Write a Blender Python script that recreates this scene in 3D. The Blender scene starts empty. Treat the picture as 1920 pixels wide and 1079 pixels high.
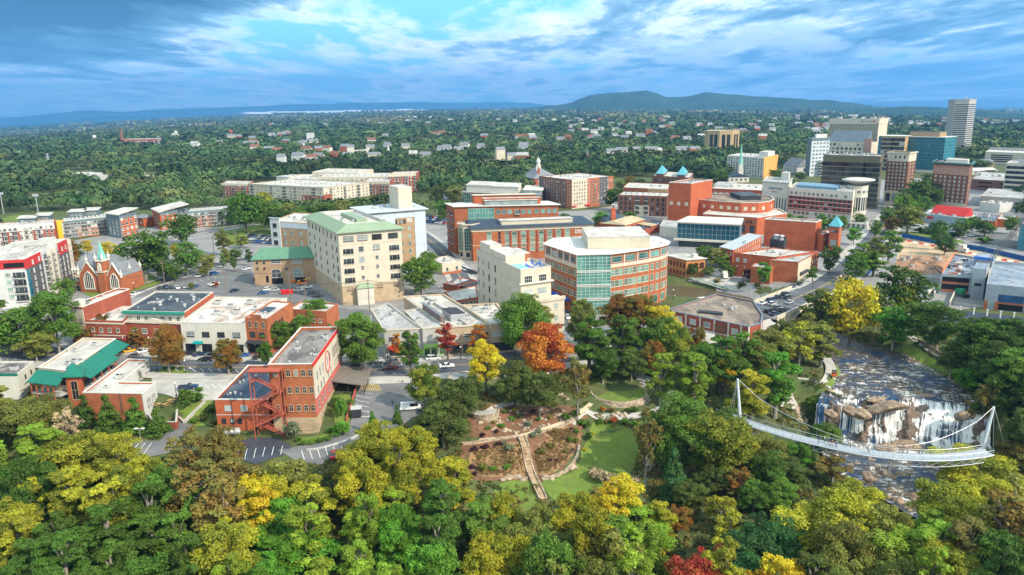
import bpy,bmesh,math,random
import numpy as np
from mathutils import Vector,Matrix
for _c in(bpy.data.objects,bpy.data.meshes,bpy.data.materials):
 for _o in list(_c):_c.remove(_o)
sc=bpy.context.scene
COL=sc.collection
rad=math.radians
# camera
FPX,HC,YH=1400.0,80.0,200.0
TH=math.atan((540-YH)/FPX);RL=rad(1.0)
FW=Vector((0,math.cos(TH),-math.sin(TH)));U0=Vector((0,math.sin(TH),math.cos(TH)));X0=Vector((1,0,0))
RT=X0*math.cos(RL)-U0*math.sin(RL);UP=X0*math.sin(RL)+U0*math.cos(RL)
CAM=Vector((0,0,HC))
cd=bpy.data.cameras.new('camera');cam=bpy.data.objects.new('camera',cd);COL.objects.link(cam)
cd.sensor_width=36;cd.lens=FPX/1920*36;cd.clip_start=1;cd.clip_end=90000
m=Matrix.Identity(4)
for i in range(3):
 m[i][0]=RT[i];m[i][1]=UP[i];m[i][2]=-FW[i];m[i][3]=CAM[i]
cam.matrix_world=m
sc.camera=cam
sc.view_settings.view_transform='Standard';sc.view_settings.look='None'
sc.view_settings.exposure=0.80;sc.view_settings.gamma=1
sc.cycles.use_denoising=True
sc.cycles.max_bounces=5;sc.cycles.diffuse_bounces=2;sc.cycles.glossy_bounces=2
sc.cycles.transmission_bounces=2;sc.cycles.transparent_max_bounces=4;sc.cycles.volume_bounces=0
sc.cycles.caustics_reflective=False;sc.cycles.caustics_refractive=False
# sun and sky
SUN_EL,SUN_DIR=38.0,Vector((0.80,-0.60,0)).normalized()
sdir=Vector((SUN_DIR.x*math.cos(rad(SUN_EL)),SUN_DIR.y*math.cos(rad(SUN_EL)),math.sin(rad(SUN_EL))))
ld=bpy.data.lights.new('sun','SUN');sun=bpy.data.objects.new('sun',ld);COL.objects.link(sun)
ld.energy=3.7;ld.angle=rad(0.6);ld.color=(1.0,0.90,0.76)
sun.rotation_euler=sdir.to_track_quat('Z','Y').to_euler();sun.location=(200,-100,400)
class NT:
 """small node-tree helper"""
 def __init__(s,nt):s.nt=nt;s.nt.nodes.clear()
 def n(s,t,**kw):
  o=s.nt.nodes.new(t)
  for k,v in kw.items():
   if k.startswith('i_'):
    k=k[2:];k=int(k) if k.isdigit() else k.replace('_',' ')
    if hasattr(v,'bl_rna') and isinstance(v,bpy.types.NodeSocket):s.nt.links.new(v,o.inputs[k])
    else:o.inputs[k].default_value=v
   else:setattr(o,k,v)
  return o
 def l(s,a,b):s.nt.links.new(a,b)
 def math(s,op,a,b=0.0,c=None,clamp=False):
  o=s.n('ShaderNodeMath',operation=op,use_clamp=clamp)
  for i,v in enumerate((a,b,c)):
   if v is None:continue
   if isinstance(v,bpy.types.NodeSocket):s.l(v,o.inputs[i])
   else:o.inputs[i].default_value=v
  return o.outputs[0]
 def mix(s,fac,a,b,blend='MIX'):
  o=s.n('ShaderNodeMix',data_type='RGBA',blend_type=blend)
  for i,v in((0,fac),(6,a),(7,b)):
   if isinstance(v,bpy.types.NodeSocket):s.l(v,o.inputs[i])
   else:o.inputs[i].default_value=v if i==0 else(tuple(v)+(1,))[:4]
  return o.outputs[2]
 def ramp(s,fac,stops,interp='LINEAR'):
  o=s.n('ShaderNodeValToRGB');s.l(fac,o.inputs[0]);cr=o.color_ramp;cr.interpolation=interp
  while len(cr.elements)<len(stops):cr.elements.new(0.5)
  for e,(p,c) in zip(cr.elements,stops):
   e.position=p;e.color=(tuple(c)+(1,))[:4] if hasattr(c,'__len__') else(c,c,c,1)
  return o.outputs[0]
 def noise(s,vec,scale,detail=4,rough=0.55,dist=0.0):
  o=s.n('ShaderNodeTexNoise');o.inputs['Scale'].default_value=scale;o.inputs['Detail'].default_value=detail
  o.inputs['Roughness'].default_value=rough;o.inputs['Distortion'].default_value=dist
  if vec is not None:s.l(vec,o.inputs['Vector'])
  return o.outputs['Fac']
 def mapping(s,vec,loc=(0,0,0),rot=(0,0,0),scale=(1,1,1)):
  o=s.n('ShaderNodeMapping');s.l(vec,o.inputs[0]);o.inputs[1].default_value=loc;o.inputs[2].default_value=rot;o.inputs[3].default_value=scale
  return o.outputs[0]
w=bpy.data.worlds.new('World');sc.world=w;w.use_nodes=True
t=NT(w.node_tree)
sky=t.n('ShaderNodeTexSky',sky_type='NISHITA',sun_disc=False)
sky.sun_elevation=rad(SUN_EL);sky.sun_rotation=math.atan2(SUN_DIR.x,SUN_DIR.y);sky.altitude=300
tc=t.n('ShaderNodeTexCoord');sx=t.n('ShaderNodeSeparateXYZ');t.l(tc.outputs['Generated'],sx.inputs[0])
zz=t.math('ADD',t.math('MAXIMUM',sx.outputs[2],0.0),0.055)
cx=t.n('ShaderNodeCombineXYZ');t.l(t.math('DIVIDE',sx.outputs[0],zz),cx.inputs[0]);t.l(t.math('DIVIDE',sx.outputs[1],zz),cx.inputs[1])
uvp=cx.outputs[0]
n1=t.noise(t.mapping(uvp,loc=(3.1,1.7,0),rot=(0,0,0.2),scale=(0.92,0.38,1)),1.0,12,0.63,0.25)
n2=t.noise(t.mapping(uvp,loc=(7.3,2.2,0),rot=(0,0,-0.15),scale=(0.30,0.17,1)),1.0,5,0.55,0.3)
n3=t.noise(t.mapping(uvp,loc=(1.3,9.2,0),rot=(0,0,0.1),scale=(2.0,0.85,1)),1.0,10,0.68,0.3)
az=t.math('DIVIDE',sx.outputs[0],t.math('MAXIMUM',sx.outputs[1],0.05))
bump=lambda c,w_,k:t.math('MULTIPLY',t.math('POWER',2.718,t.math('MULTIPLY',t.math('POWER',t.math('DIVIDE',t.math('SUBTRACT',az,c),w_),2.0),-1.0)),k)
up_=t.math('MULTIPLY',t.math('MINIMUM',t.math('MAXIMUM',sx.outputs[2],0.0),0.14),1/0.14)
heavy=t.math('ADD',t.math('MULTIPLY',bump(-0.62,0.27,0.66),t.math('POWER',up_,1.5)),t.math('ADD',bump(0.62,0.36,0.08),t.math('MULTIPLY',bump(0.12,0.3,0.05),up_)))
gap=bump(-0.25,0.13,-0.07)
cov=t.math('ADD',t.math('ADD',t.math('MULTIPLY',n1,0.72),t.math('MULTIPLY',n2,0.30)),t.math('ADD',gap,t.math('MULTIPLY',heavy,0.5)))
cover=t.ramp(cov,((0.425,0.0),(0.52,1.0)))
dens=t.math('SUBTRACT',cov,0.42)
shade=t.math('ADD',t.math('ADD',t.math('MULTIPLY',dens,1.5),t.math('MULTIPLY',n3,0.55)),t.math('ADD',t.math('MULTIPLY',heavy,0.66),0.052))
ccol=t.ramp(shade,((0.45,(8.8,9.0,9.1)),(0.53,(5.6,6.5,7.1)),(0.60,(2.3,3.7,4.6)),(0.70,(0.85,1.85,2.5)),(0.88,(0.20,0.50,0.80))))
pv=t.n('ShaderNodeCombineXYZ');t.l(t.math('MULTIPLY',az,9.0),pv.inputs[0]);t.l(t.math('MULTIPLY',sx.outputs[2],30.0),pv.inputs[1])
pn=t.noise(pv.outputs[0],1.0,8,0.58,0.2);pz=t.math('POWER',2.718,t.math('MULTIPLY',t.math('POWER',t.math('DIVIDE',t.math('SUBTRACT',sx.outputs[2],0.066),0.026),2.0),-1.0))
puff=t.math('MULTIPLY',t.ramp(t.math('ADD',pn,t.math('MULTIPLY',t.math('MULTIPLY',bump(0.34,0.16,1.0),pz),0.17)),((0.56,0),(0.66,1))),t.math('MINIMUM',t.math('MULTIPLY',t.math('MULTIPLY',bump(0.34,0.22,1.0),pz),2.2),1.0))
blue=t.mix(0.85,sky.outputs[0],(1.7,5.4,7.1))
col=t.mix(cover,blue,ccol);col=t.mix(t.math('MULTIPLY',puff,0.85),col,t.mix(t.ramp(pn,((.55,1),(.72,0))),(8.0,8.2,8.3),(4.9,5.8,6.4)))
band=t.math('POWER',t.math('SUBTRACT',1.0,t.math('MINIMUM',t.math('MAXIMUM',sx.outputs[2],0.0),1.0)),34.0)
col=t.mix(t.math('MULTIPLY',band,0.25),col,(2.6,4.9,6.6))
col=t.mix(t.math('LESS_THAN',sx.outputs[2],-0.002),col,(0.9,1.1,0.9))
bg=t.n('ShaderNodeBackground',i_Strength=0.14);t.l(col,bg.inputs[0])
t.l(bg.outputs[0],t.n('ShaderNodeOutputWorld').inputs[0])
# pixel <-> place
def ray(px,py):
 return(FW*FPX+RT*(px-960)-UP*(py-540)).normalized()
def G(px,py,z=0.0):
 d=ray(px,py);return CAM+d*((z-HC)/d.z)
def proj(P):
 d=Vector(P)-CAM;k=d.dot(FW);return(960+FPX*d.dot(RT)/k,540-FPX*d.dot(UP)/k)
def hgt(P,py):
 lo,hi=-30.0,200.0
 for _ in range(40):
  mi=(lo+hi)/2
  if proj((P[0],P[1],mi))[1]>py:lo=mi
  else:hi=mi
 return lo
def at_dist(px,py,D):
 d=ray(px,py);return CAM+d*(D/math.hypot(d.x,d.y))
def sstep(x,a,b):
 q=np.clip((np.asarray(x,float)-a)/(b-a),0,1);return q*q*(3-2*q)
# terrain height
CTRL=[(-120,660,0),(0,640,0),(150,655,0),(300,684,0),(430,690,0),(560,690,0),(640,690,0),(720,690,0),(850,690,0),(950,672,0),(1000,650,0),(1080,640,0),(1180,630,0),(1270,620,0),(340,735,0),(420,720,0),(640,745,-1),(700,750,-1.5),(770,765,-1.5),(840,720,-0.5),(0,780,-5),(110,790,-5),(200,810,-5),(290,800,-5),(360,810,-5),(450,830,-5),(540,835,-5),(640,845,-4.5),(690,810,-3.5),(600,880,-6),(0,900,-9),(150,950,-11),(300,930,-10),(450,960,-12),(0,1079,-15),(300,1079,-16),(600,1079,-17),(960,1079,-19),(1300,1079,-20),(1500,1079,-20),(1920,1079,-14),(750,940,-12),(850,900,-12),(700,1000,-14),(900,745,-3),(880,790,-6),(1000,770,-6.5),(1060,770,-7),(960,825,-9),(880,840,-10),(1000,900,-14.5),(920,880,-13),(1050,850,-11.5),(1130,830,-13),(1140,880,-14),(960,930,-15),(1080,900,-15),(1100,970,-17),(1160,738,-8),(1110,740,-7.5),(1220,740,-8),(1160,715,-6),(1100,690,-3),(1160,765,-8.5),(1250,700,-6),(1250,760,-10),(1300,840,-15),(1200,900,-16),(1290,900,-16),(1400,860,-15),(1400,780,-11),(1330,700,-7),(1400,690,-7),(1260,660,-3),(1340,670,-4),(1430,650,-5),(1470,700,-7),(1540,720,-8),(1500,750,-8.5),(1560,690,-8),(1500,800,-13),(1450,830,-15),(1450,900,-17),(1500,960,-18),(1620,1000,-18),(1720,690,-7),(1660,625,-6),(1790,700,-6),(1860,690,-3),(1920,690,-2),(1850,760,-6),(1920,760,-5),(1900,830,-9),(1920,900,-12),(1830,820,-9),(1880,980,-13),(1560,590,-4),(1620,570,-2),(1700,600,-3),(1800,600,-2.5),(1920,600,-2),(1640,530,0),(1560,520,0),(1430,530,-2),(1360,530,-3),(1300,515,-3),(1250,530,-3),(1240,570,-2),(1450,470,0),(1330,480,-1),(1400,600,0),(1350,612,0),(1420,590,0),(1520,548,0),(1545,535,0),(1580,512,0),(200,500,0),(400,520,0),(600,540,0),(800,520,0),(1000,520,0),(1150,500,0),(1700,480,0),(1850,480,0),(1700,420,0),(1920,420,0),(100,450,0),(600,420,0),(1100,420,0),(1500,400,0),(0,560,0),(300,600,0),(500,620,0),(800,600,0)]
_c=np.array([tuple(G(a,b,z)) for a,b,z in CTRL])
RIV=[(1150,532,-6,9),(1225,546,-6,13),(1300,553,-6,13),(1390,566,-6.3,9),(1470,597,-6.8,9),(1548,640,-7.8,10),(1622,668,-8.6,12.5),(1672,705,-9,16),(1692,745,-9.3,20),(1690,772,-10.5,21),(1690,838,-20,21),(1686,880,-20.3,17),(1722,920,-20.6,12),(1775,957,-21,10),(1850,980,-21,10),(2010,990,-21,10)]
_r=[tuple(G(a,b,z))+(hw,) for a,b,z,hw in RIV]
def _resample(pts,step):
 out=[];P=[np.array(p) for p in pts]
 P=[2*P[0]-P[1]]+P+[2*P[-1]-P[-2]]
 for i in range(1,len(P)-2):
  n=max(2,int(np.linalg.norm(P[i+1][:2]-P[i][:2])/step))
  for k in range(n):
   q=k/n;a,b,c,d=P[i-1],P[i],P[i+1],P[i+2]
   v=0.5*(2*b+(c-a)*q+(2*a-5*b+4*c-d)*q*q+(3*b-a-3*c+d)*q**3)
   v[2]=b[2]+(c[2]-b[2])*q;out.append(v)
 out.append(P[-2]);return np.array(out)
RC=_resample(_r,1.0)
_rc=RC[::3];CREST_Y=G(1690,748,-9.3).y
def hterr(x,y):
 x=np.atleast_1d(np.asarray(x,float));y=np.atleast_1d(np.asarray(y,float))
 out=np.empty_like(x)
 for s in range(0,len(x),4000):
  xs,ys=x[s:s+4000,None],y[s:s+4000,None]
  d2=(xs-_c[None,:,0])**2+(ys-_c[None,:,1])**2
  wt=1/(d2+12.0)**2
  h=(wt*_c[None,:,2]).sum(1)/(wt.sum(1)+1e-8)
  dr=np.hypot(xs-_rc[None,:,0],ys-_rc[None,:,1]);k=dr.argmin(1)
  e=dr[np.arange(len(k)),k]-_rc[k,3]
  bed=np.where(_rc[k,1]<CREST_Y,-22.5,_rc[k,2])-1.6+np.maximum(e+1.0,0)*0.75+np.maximum(e-7,0)*1.2
  h=np.minimum(h,bed)
  D=np.hypot(xs[:,0],ys[:,0]);a=xs[:,0]/np.maximum(ys[:,0],1)
  h=h-135*np.clip(np.abs(a)/0.69,0,1.3)**2*sstep(D,700,9000)
  out[s:s+4000]=h
 return out
def ht(x,y):return float(hterr(x,y)[0])
def GT(px,py,up=0.0):
 """the place where the sight line of this pixel comes down to the terrain (+up)"""
 d=ray(px,py);t0=(12+up-HC)/d.z;t1=(-30+up-HC)/d.z
 ts=np.linspace(t0,t1,160);X=CAM.x+d.x*ts;Y=CAM.y+d.y*ts;Z=HC+d.z*ts
 b=np.nonzero(Z<=hterr(X,Y)+up)[0]
 i=b[0] if len(b) else len(ts)-1
 tt=ts[i] if i==0 else 0.5*(ts[i-1]+ts[i])
 if i>0:
  lo,hi=ts[i-1],ts[i]
  for _ in range(7):
   tt=(lo+hi)/2
   if HC+d.z*tt<=ht(CAM.x+d.x*tt,CAM.y+d.y*tt)+up:hi=tt
   else:lo=tt
 P=CAM+d*tt
 return Vector((P.x,P.y,ht(P.x,P.y)))
# object helpers
CHILDREN={}
def link(o,parent=None):
 COL.objects.link(o)
 if parent is not None:
  o.parent=parent;CHILDREN.setdefault(parent.name,[]).append(o)
 return o
LABELS={}
def tag(o,label=None,cat=None,group=None,kind=None):
 if label:
  o['label']=label;LABELS.setdefault(label,[]).append(o.name)
 if cat:o['category']=cat
 if group:o['group']=group
 if kind:o['kind']=kind
 return o
def empty(name,loc,rz=0.0,label=None,cat=None,group=None):
 o=bpy.data.objects.new(name,None);o.location=loc;o.rotation_euler=(0,0,rz);o.empty_display_size=0.5
 link(o);return tag(o,label,cat,group)
class MB:
 """collects geometry for ONE mesh"""
 def __init__(s):s.v=[];s.f=[];s.m=[];s.mi=0
 def face(s,pts,mi=None):
  b=len(s.v);s.v+=[tuple(p) for p in pts];s.f.append(tuple(range(b,b+len(pts))));s.m.append(s.mi if mi is None else mi);return s
 def box(s,x0,y0,z0,x1,y1,z1,mi=None,bottom=True):
  P=[(x0,y0,z0),(x1,y0,z0),(x1,y1,z0),(x0,y1,z0),(x0,y0,z1),(x1,y0,z1),(x1,y1,z1),(x0,y1,z1)]
  F=[(4,5,6,7),(0,1,5,4),(1,2,6,5),(2,3,7,6),(3,0,4,7)]+([(3,2,1,0)] if bottom else[])
  b=len(s.v);s.v+=P
  for q in F:s.f.append(tuple(b+i for i in q));s.m.append(s.mi if mi is None else mi)
  return s
 def hexa(s,P,mi=None):
  F=[(4,5,6,7),(0,1,5,4),(1,2,6,5),(2,3,7,6),(3,0,4,7),(3,2,1,0)]
  b=len(s.v);s.v+=[tuple(p) for p in P]
  for q in F:s.f.append(tuple(b+i for i in q));s.m.append(s.mi if mi is None else mi)
  return s
 def prism(s,poly,z0,z1,mi=None,top=True,bottom=False,sides=True):
  n=len(poly);b=len(s.v)
  s.v+=[(p[0],p[1],z0) for p in poly]+[(p[0],p[1],z1) for p in poly];k=s.mi if mi is None else mi
  if sides:
   for i in range(n):s.f.append((b+i,b+(i+1)%n,b+n+(i+1)%n,b+n+i));s.m.append(k)
  if top:s.f.append(tuple(b+n+i for i in range(n)));s.m.append(k)
  if bottom:s.f.append(tuple(b+i for i in reversed(range(n))));s.m.append(k)
  return s
 def tube(s,pts,r,n=6,mi=None,cap=True):
  pts=[Vector(p) for p in pts];rr=r if hasattr(r,'__len__') else[r]*len(pts);b=len(s.v);k=s.mi if mi is None else mi
  for i,p in enumerate(pts):
   d=(pts[min(i+1,len(pts)-1)]-pts[max(i-1,0)]).normalized()
   a=d.cross(Vector((0,0,1)) if abs(d.z)<0.95 else Vector((1,0,0))).normalized();c=d.cross(a)
   for j in range(n):
    an=2*math.pi*j/n;s.v.append(tuple(p+(a*math.cos(an)+c*math.sin(an))*rr[i]))
  for i in range(len(pts)-1):
   for j in range(n):
    q=(j+1)%n;s.f.append((b+i*n+q,b+i*n+j,b+(i+1)*n+j,b+(i+1)*n+q));s.m.append(k)
  if cap:
   s.f.append(tuple(b+j for j in range(n)));s.m.append(k)
   e=b+(len(pts)-1)*n;s.f.append(tuple(e+j for j in reversed(range(n))));s.m.append(k)
  return s
 def lathe(s,prof,n=12,c=(0,0),mi=None):
  b=len(s.v);k=s.mi if mi is None else mi
  for r,z in prof:
   for j in range(n):an=2*math.pi*j/n;s.v.append((c[0]+r*math.cos(an),c[1]+r*math.sin(an),z))
  for i in range(len(prof)-1):
   for j in range(n):
    q=(j+1)%n;s.f.append((b+i*n+j,b+i*n+q,b+(i+1)*n+q,b+(i+1)*n+j));s.m.append(k)
  s.f.append(tuple(b+(len(prof)-1)*n+j for j in range(n)));s.m.append(k)
  return s
 def mesh(s,name,mats):
  me=bpy.data.meshes.new(name);me.from_pydata(s.v,[],s.f)
  for mm in(mats if isinstance(mats,(list,tuple)) else[mats]):me.materials.append(mm)
  me.polygons.foreach_set('material_index',s.m);me.update();return me
 def build(s,name,mats,parent=None,smooth=False):
  me=s.mesh(name,mats)
  if smooth:me.polygons.foreach_set('use_smooth',[True]*len(me.polygons))
  return link(bpy.data.objects.new(name,me),parent)
def inst(name,me,parent=None,loc=(0,0,0),rz=0.0,scale=None):
 o=bpy.data.objects.new(name,me);o.location=loc;o.rotation_euler=(0,0,rz)
 if scale:o.scale=scale
 return link(o,parent)
def copy_tree(o,parent=None):
 c=o.copy();link(c,parent)
 for ch in CHILDREN.get(o.name,[]):copy_tree(ch,c)
 return c
# materials
MATS={}
def M(name,col,rough=0.8,var=0.18,scale=0.25,spec=0.3,metal=0.0,kind=None,col2=None):
 if name in MATS:return MATS[name]
 ma=bpy.data.materials.new(name);MATS[name]=ma;ma.use_nodes=True;t=NT(ma.node_tree)
 p=t.n('ShaderNodeBsdfPrincipled');p.inputs['Roughness'].default_value=rough;p.inputs['Specular IOR Level'].default_value=spec;p.inputs['Metallic'].default_value=metal
 t.l(p.outputs[0],t.n('ShaderNodeOutputMaterial').inputs[0])
 geo=t.n('ShaderNodeNewGeometry');pos=geo.outputs['Position'];tcn=t.n('ShaderNodeTexCoord');ob=tcn.outputs['Object']
 a=tuple(c*(1-var) for c in col);b=tuple(min(1,c*(1+var)) for c in col)
 n=t.noise(pos,scale,6,0.6);base=t.mix(t.ramp(n,((0.3,0),(0.7,1))),a,b)
 if kind=='brick':
  sp=t.n('ShaderNodeSeparateXYZ');t.l(pos,sp.inputs[0]);cb=t.n('ShaderNodeCombineXYZ')
  t.l(t.math('ADD',sp.outputs[0],t.math('MULTIPLY',sp.outputs[1],0.83)),cb.inputs[0]);t.l(sp.outputs[2],cb.inputs[1])
  br=t.n('ShaderNodeTexBrick',i_Scale=1.0);t.l(cb.outputs[0],br.inputs['Vector'])
  br.inputs['Brick Width'].default_value=0.42;br.inputs['Row Height'].default_value=0.16;br.inputs['Mortar Size'].default_value=0.012
  br.inputs['Color1'].default_value=(0.72,0.72,0.72,1);br.inputs['Color2'].default_value=(1.15,1.1,1.05,1);br.inputs['Mortar'].default_value=(1.25,1.3,1.35,1)
  base=t.mix(0.85,base,br.outputs[0],'MULTIPLY')
  st=t.noise(t.mapping(pos,scale=(0.5,0.5,0.07)),1.0,5,0.6);base=t.mix(t.ramp(st,((0.5,0),(0.8,0.35))),base,tuple(c*0.6 for c in col))
 elif kind=='roof':
  st=t.noise(t.mapping(pos,scale=(0.16,0.07,0.1)),1.0,8,0.7,0.9);c2=col2 or tuple(c*0.45 for c in col)
  base=t.mix(t.ramp(st,((0.42,0),(0.62,0.95))),base,c2)
  wv=t.n('ShaderNodeTexWave',wave_type='BANDS',bands_direction='X');wv.inputs['Scale'].default_value=0.16;wv.inputs['Distortion'].default_value=0.3;t.l(ob,wv.inputs[0])
  base=t.mix(t.ramp(wv.outputs['Fac'],((0.94,0),(0.99,0.35))),base,tuple(c*0.6 for c in col))
 elif kind=='seam':
  wv=t.n('ShaderNodeTexWave',wave_type='BANDS',bands_direction='X');wv.inputs['Scale'].default_value=0.7;t.l(ob,wv.inputs[0])
  base=t.mix(t.ramp(wv.outputs['Fac'],((0.8,0),(0.95,0.55))),base,tuple(c*0.5 for c in col))
 elif kind=='asphalt':
  st=t.noise(t.mapping(pos,scale=(0.06,0.2,0.1)),1.0,6,0.7,0.4);base=t.mix(t.ramp(st,((0.4,0),(0.75,0.6))),base,tuple(c*1.9 for c in col))
  fine=t.noise(pos,3.0,3,0.6);base=t.mix(0.35,base,t.ramp(fine,((0.3,0.5),(0.7,1.4))),'MULTIPLY')
 elif kind=='concrete':
  vo=t.n('ShaderNodeTexBrick',i_Scale=1.0);t.l(t.mapping(pos,rot=(0,0,0.1)),vo.inputs['Vector']);vo.offset=0
  vo.inputs['Brick Width'].default_value=3.0;vo.inputs['Row Height'].default_value=3.0;vo.inputs['Mortar Size'].default_value=0.04
  vo.inputs['Color1'].default_value=(0.9,0.9,0.9,1);vo.inputs['Color2'].default_value=(1.1,1.1,1.1,1);vo.inputs['Mortar'].default_value=(0.6,0.6,0.6,1)
  base=t.mix(0.8,base,vo.outputs[0],'MULTIPLY')
  st=t.noise(pos,0.12,6,0.7,0.8);base=t.mix(t.ramp(st,((0.5,0),(0.75,0.5))),base,tuple(c*0.55 for c in col))
 elif kind=='rock':
  cr=t.noise(t.mapping(pos,scale=(.35,.35,1.1)),1.0,6,.65,.5);base=t.mix(t.ramp(t.math('ABSOLUTE',t.math('SUBTRACT',cr,.5)),((0.0,.9),(.035,0))),base,tuple(c*.25 for c in col));st=t.noise(pos,.9,5,.65);base=t.mix(t.ramp(st,((.5,0),(.72,.6))),base,tuple(c*.5 for c in col))
 elif kind=='wall':
  st=t.noise(t.mapping(pos,scale=(0.9,0.9,0.05)),1.0,5,0.6);base=t.mix(t.ramp(st,((0.5,0),(0.8,0.3))),base,tuple(c*0.62 for c in col))
 elif kind=='glass':
  ri=t.noise(t.mapping(pos,scale=(0.35,0.35,0.3)),1.0,3,0.6);c2=col2 or tuple(min(1,c*2.6+0.02) for c in col)
  oi=t.n('ShaderNodeObjectInfo');k=t.math('ADD',t.math('MULTIPLY',ri,0.7),t.math('MULTIPLY',oi.outputs['Random'],0.45))
  base=t.mix(t.ramp(k,((0.4,0),(0.8,1))),tuple(col),c2)
 elif kind=='objcol':
  oi=t.n('ShaderNodeObjectInfo');base=t.mix(1.0,oi.outputs['Color'],t.ramp(n,((0.3,0.85),(0.7,1.1))),'MULTIPLY')
 elif kind=='grass':
  f2=t.noise(pos,1.6,5,0.7);base=t.mix(t.ramp(f2,((0.35,0),(0.7,0.7))),base,col2 or(col[0]*1.5,col[1]*1.15,col[2]*0.9))
  f3=t.noise(pos,0.16,5,0.65,0.6);base=t.mix(t.ramp(f3,((0.45,0),(0.7,0.5))),base,(0.16,0.15,0.05))
 t.l(base,p.inputs['Base Color'])
 if kind in('brick','grass','asphalt','rock'):
  bp=t.n('ShaderNodeBump',i_Strength=0.4 if kind!='rock' else 0.9,i_Distance=0.1 if kind!='rock' else 0.5)
  t.l(t.noise(pos,4.0 if kind!='rock' else 0.9,6,0.65),bp.inputs['Height']);t.l(bp.outputs[0],p.inputs['Normal'])
 return ma
def leafmat(name):
 ma=bpy.data.materials.new(name);MATS[name]=ma;ma.use_nodes=True;t=NT(ma.node_tree)
 oi=t.n('ShaderNodeObjectInfo');at=t.n('ShaderNodeAttribute',attribute_name='tint');at2=t.n('ShaderNodeAttribute',attribute_name='tone',attribute_type='OBJECT')
 has=t.math('MULTIPLY',t.ramp(t.math('ADD',at.outputs['Fac'],t.math('MULTIPLY',t.noise(t.n('ShaderNodeNewGeometry').outputs['Position'],0.22,3,0.6),0.8)),((0.72,0),(1.0,1))),at2.outputs['Alpha'])
 c0=t.mix(t.math('MULTIPLY',has,t.math('GREATER_THAN',at2.outputs['Fac'],0.001)),oi.outputs['Color'],at2.outputs['Color'])
 hs=t.n('ShaderNodeHueSaturation');t.l(c0,hs.inputs['Color'])
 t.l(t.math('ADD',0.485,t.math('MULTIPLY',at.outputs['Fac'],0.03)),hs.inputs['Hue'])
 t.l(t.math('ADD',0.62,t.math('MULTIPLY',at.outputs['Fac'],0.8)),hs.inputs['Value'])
 d=t.n('ShaderNodeBsdfPrincipled');d.inputs['Roughness'].default_value=0.62;d.inputs['Specular IOR Level'].default_value=0.25;t.l(hs.outputs[0],d.inputs['Base Color'])
 tr=t.n('ShaderNodeBsdfTranslucent');t.l(hs.outputs[0],tr.inputs[0])
 mx=t.n('ShaderNodeMixShader',i_0=0.34);t.l(d.outputs[0],mx.inputs[1]);t.l(tr.outputs[0],mx.inputs[2])
 t.l(mx.outputs[0],t.n('ShaderNodeOutputMaterial').inputs[0]);return ma
LEAF=leafmat('leaves')
BARK=M('bark',(0.13,0.10,0.075),0.9,0.3,2.0)
BARKP=M('pale_bark',(0.27,0.235,0.19),0.9,0.3,2.0)
# ground sheet
def grid_obj(name,V,nr,ncol,mat,attrs=None,smooth=True):
 idx=np.arange(nr*ncol).reshape(nr,ncol)
 Fc=np.stack([idx[:-1,:-1],idx[:-1,1:],idx[1:,1:],idx[1:,:-1]],-1).reshape(-1,4)
 me=bpy.data.meshes.new(name);me.vertices.add(len(V));me.vertices.foreach_set('co',V.astype(np.float32).ravel())
 me.loops.add(Fc.size);me.loops.foreach_set('vertex_index',Fc.astype(np.int32).ravel())
 me.polygons.add(len(Fc));me.polygons.foreach_set('loop_start',np.arange(0,Fc.size,4,dtype=np.int32));me.polygons.foreach_set('loop_total',np.full(len(Fc),4,dtype=np.int32))
 if smooth:me.polygons.foreach_set('use_smooth',np.ones(len(Fc),bool))
 for an,av in(attrs or{}).items():
  a=me.attributes.new(an,'FLOAT','POINT');a.data.foreach_set('value',av.astype(np.float32).ravel())
 me.materials.append(mat);me.update();me.validate()
 return link(bpy.data.objects.new(name,me))
GRASS=M('park_grass',(0.085,0.17,0.02),0.9,0.2,0.3,kind='grass')
LAWN=M('mown_lawn',(0.105,0.175,0.022),0.95,0.25,0.4,kind='grass',col2=(0.16,0.19,0.035))
FLOOR=M('forest_floor',(0.045,0.085,0.022),0.95,0.4,0.35,kind='grass',col2=(0.12,0.10,0.035))
rows=470;azs=np.radians(np.linspace(-72,72,350));ds=np.exp(np.linspace(math.log(18),math.log(15000),rows))
DD,AA=np.meshgrid(ds,azs,indexing='ij');X=(DD*np.sin(AA)).ravel();Y=(DD*np.cos(AA)).ravel();Z=hterr(X,Y)
tag(grid_obj('ground',np.stack([X,Y,Z],1),rows,350,FLOOR),kind='structure')
R9=random.Random(8)
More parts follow.
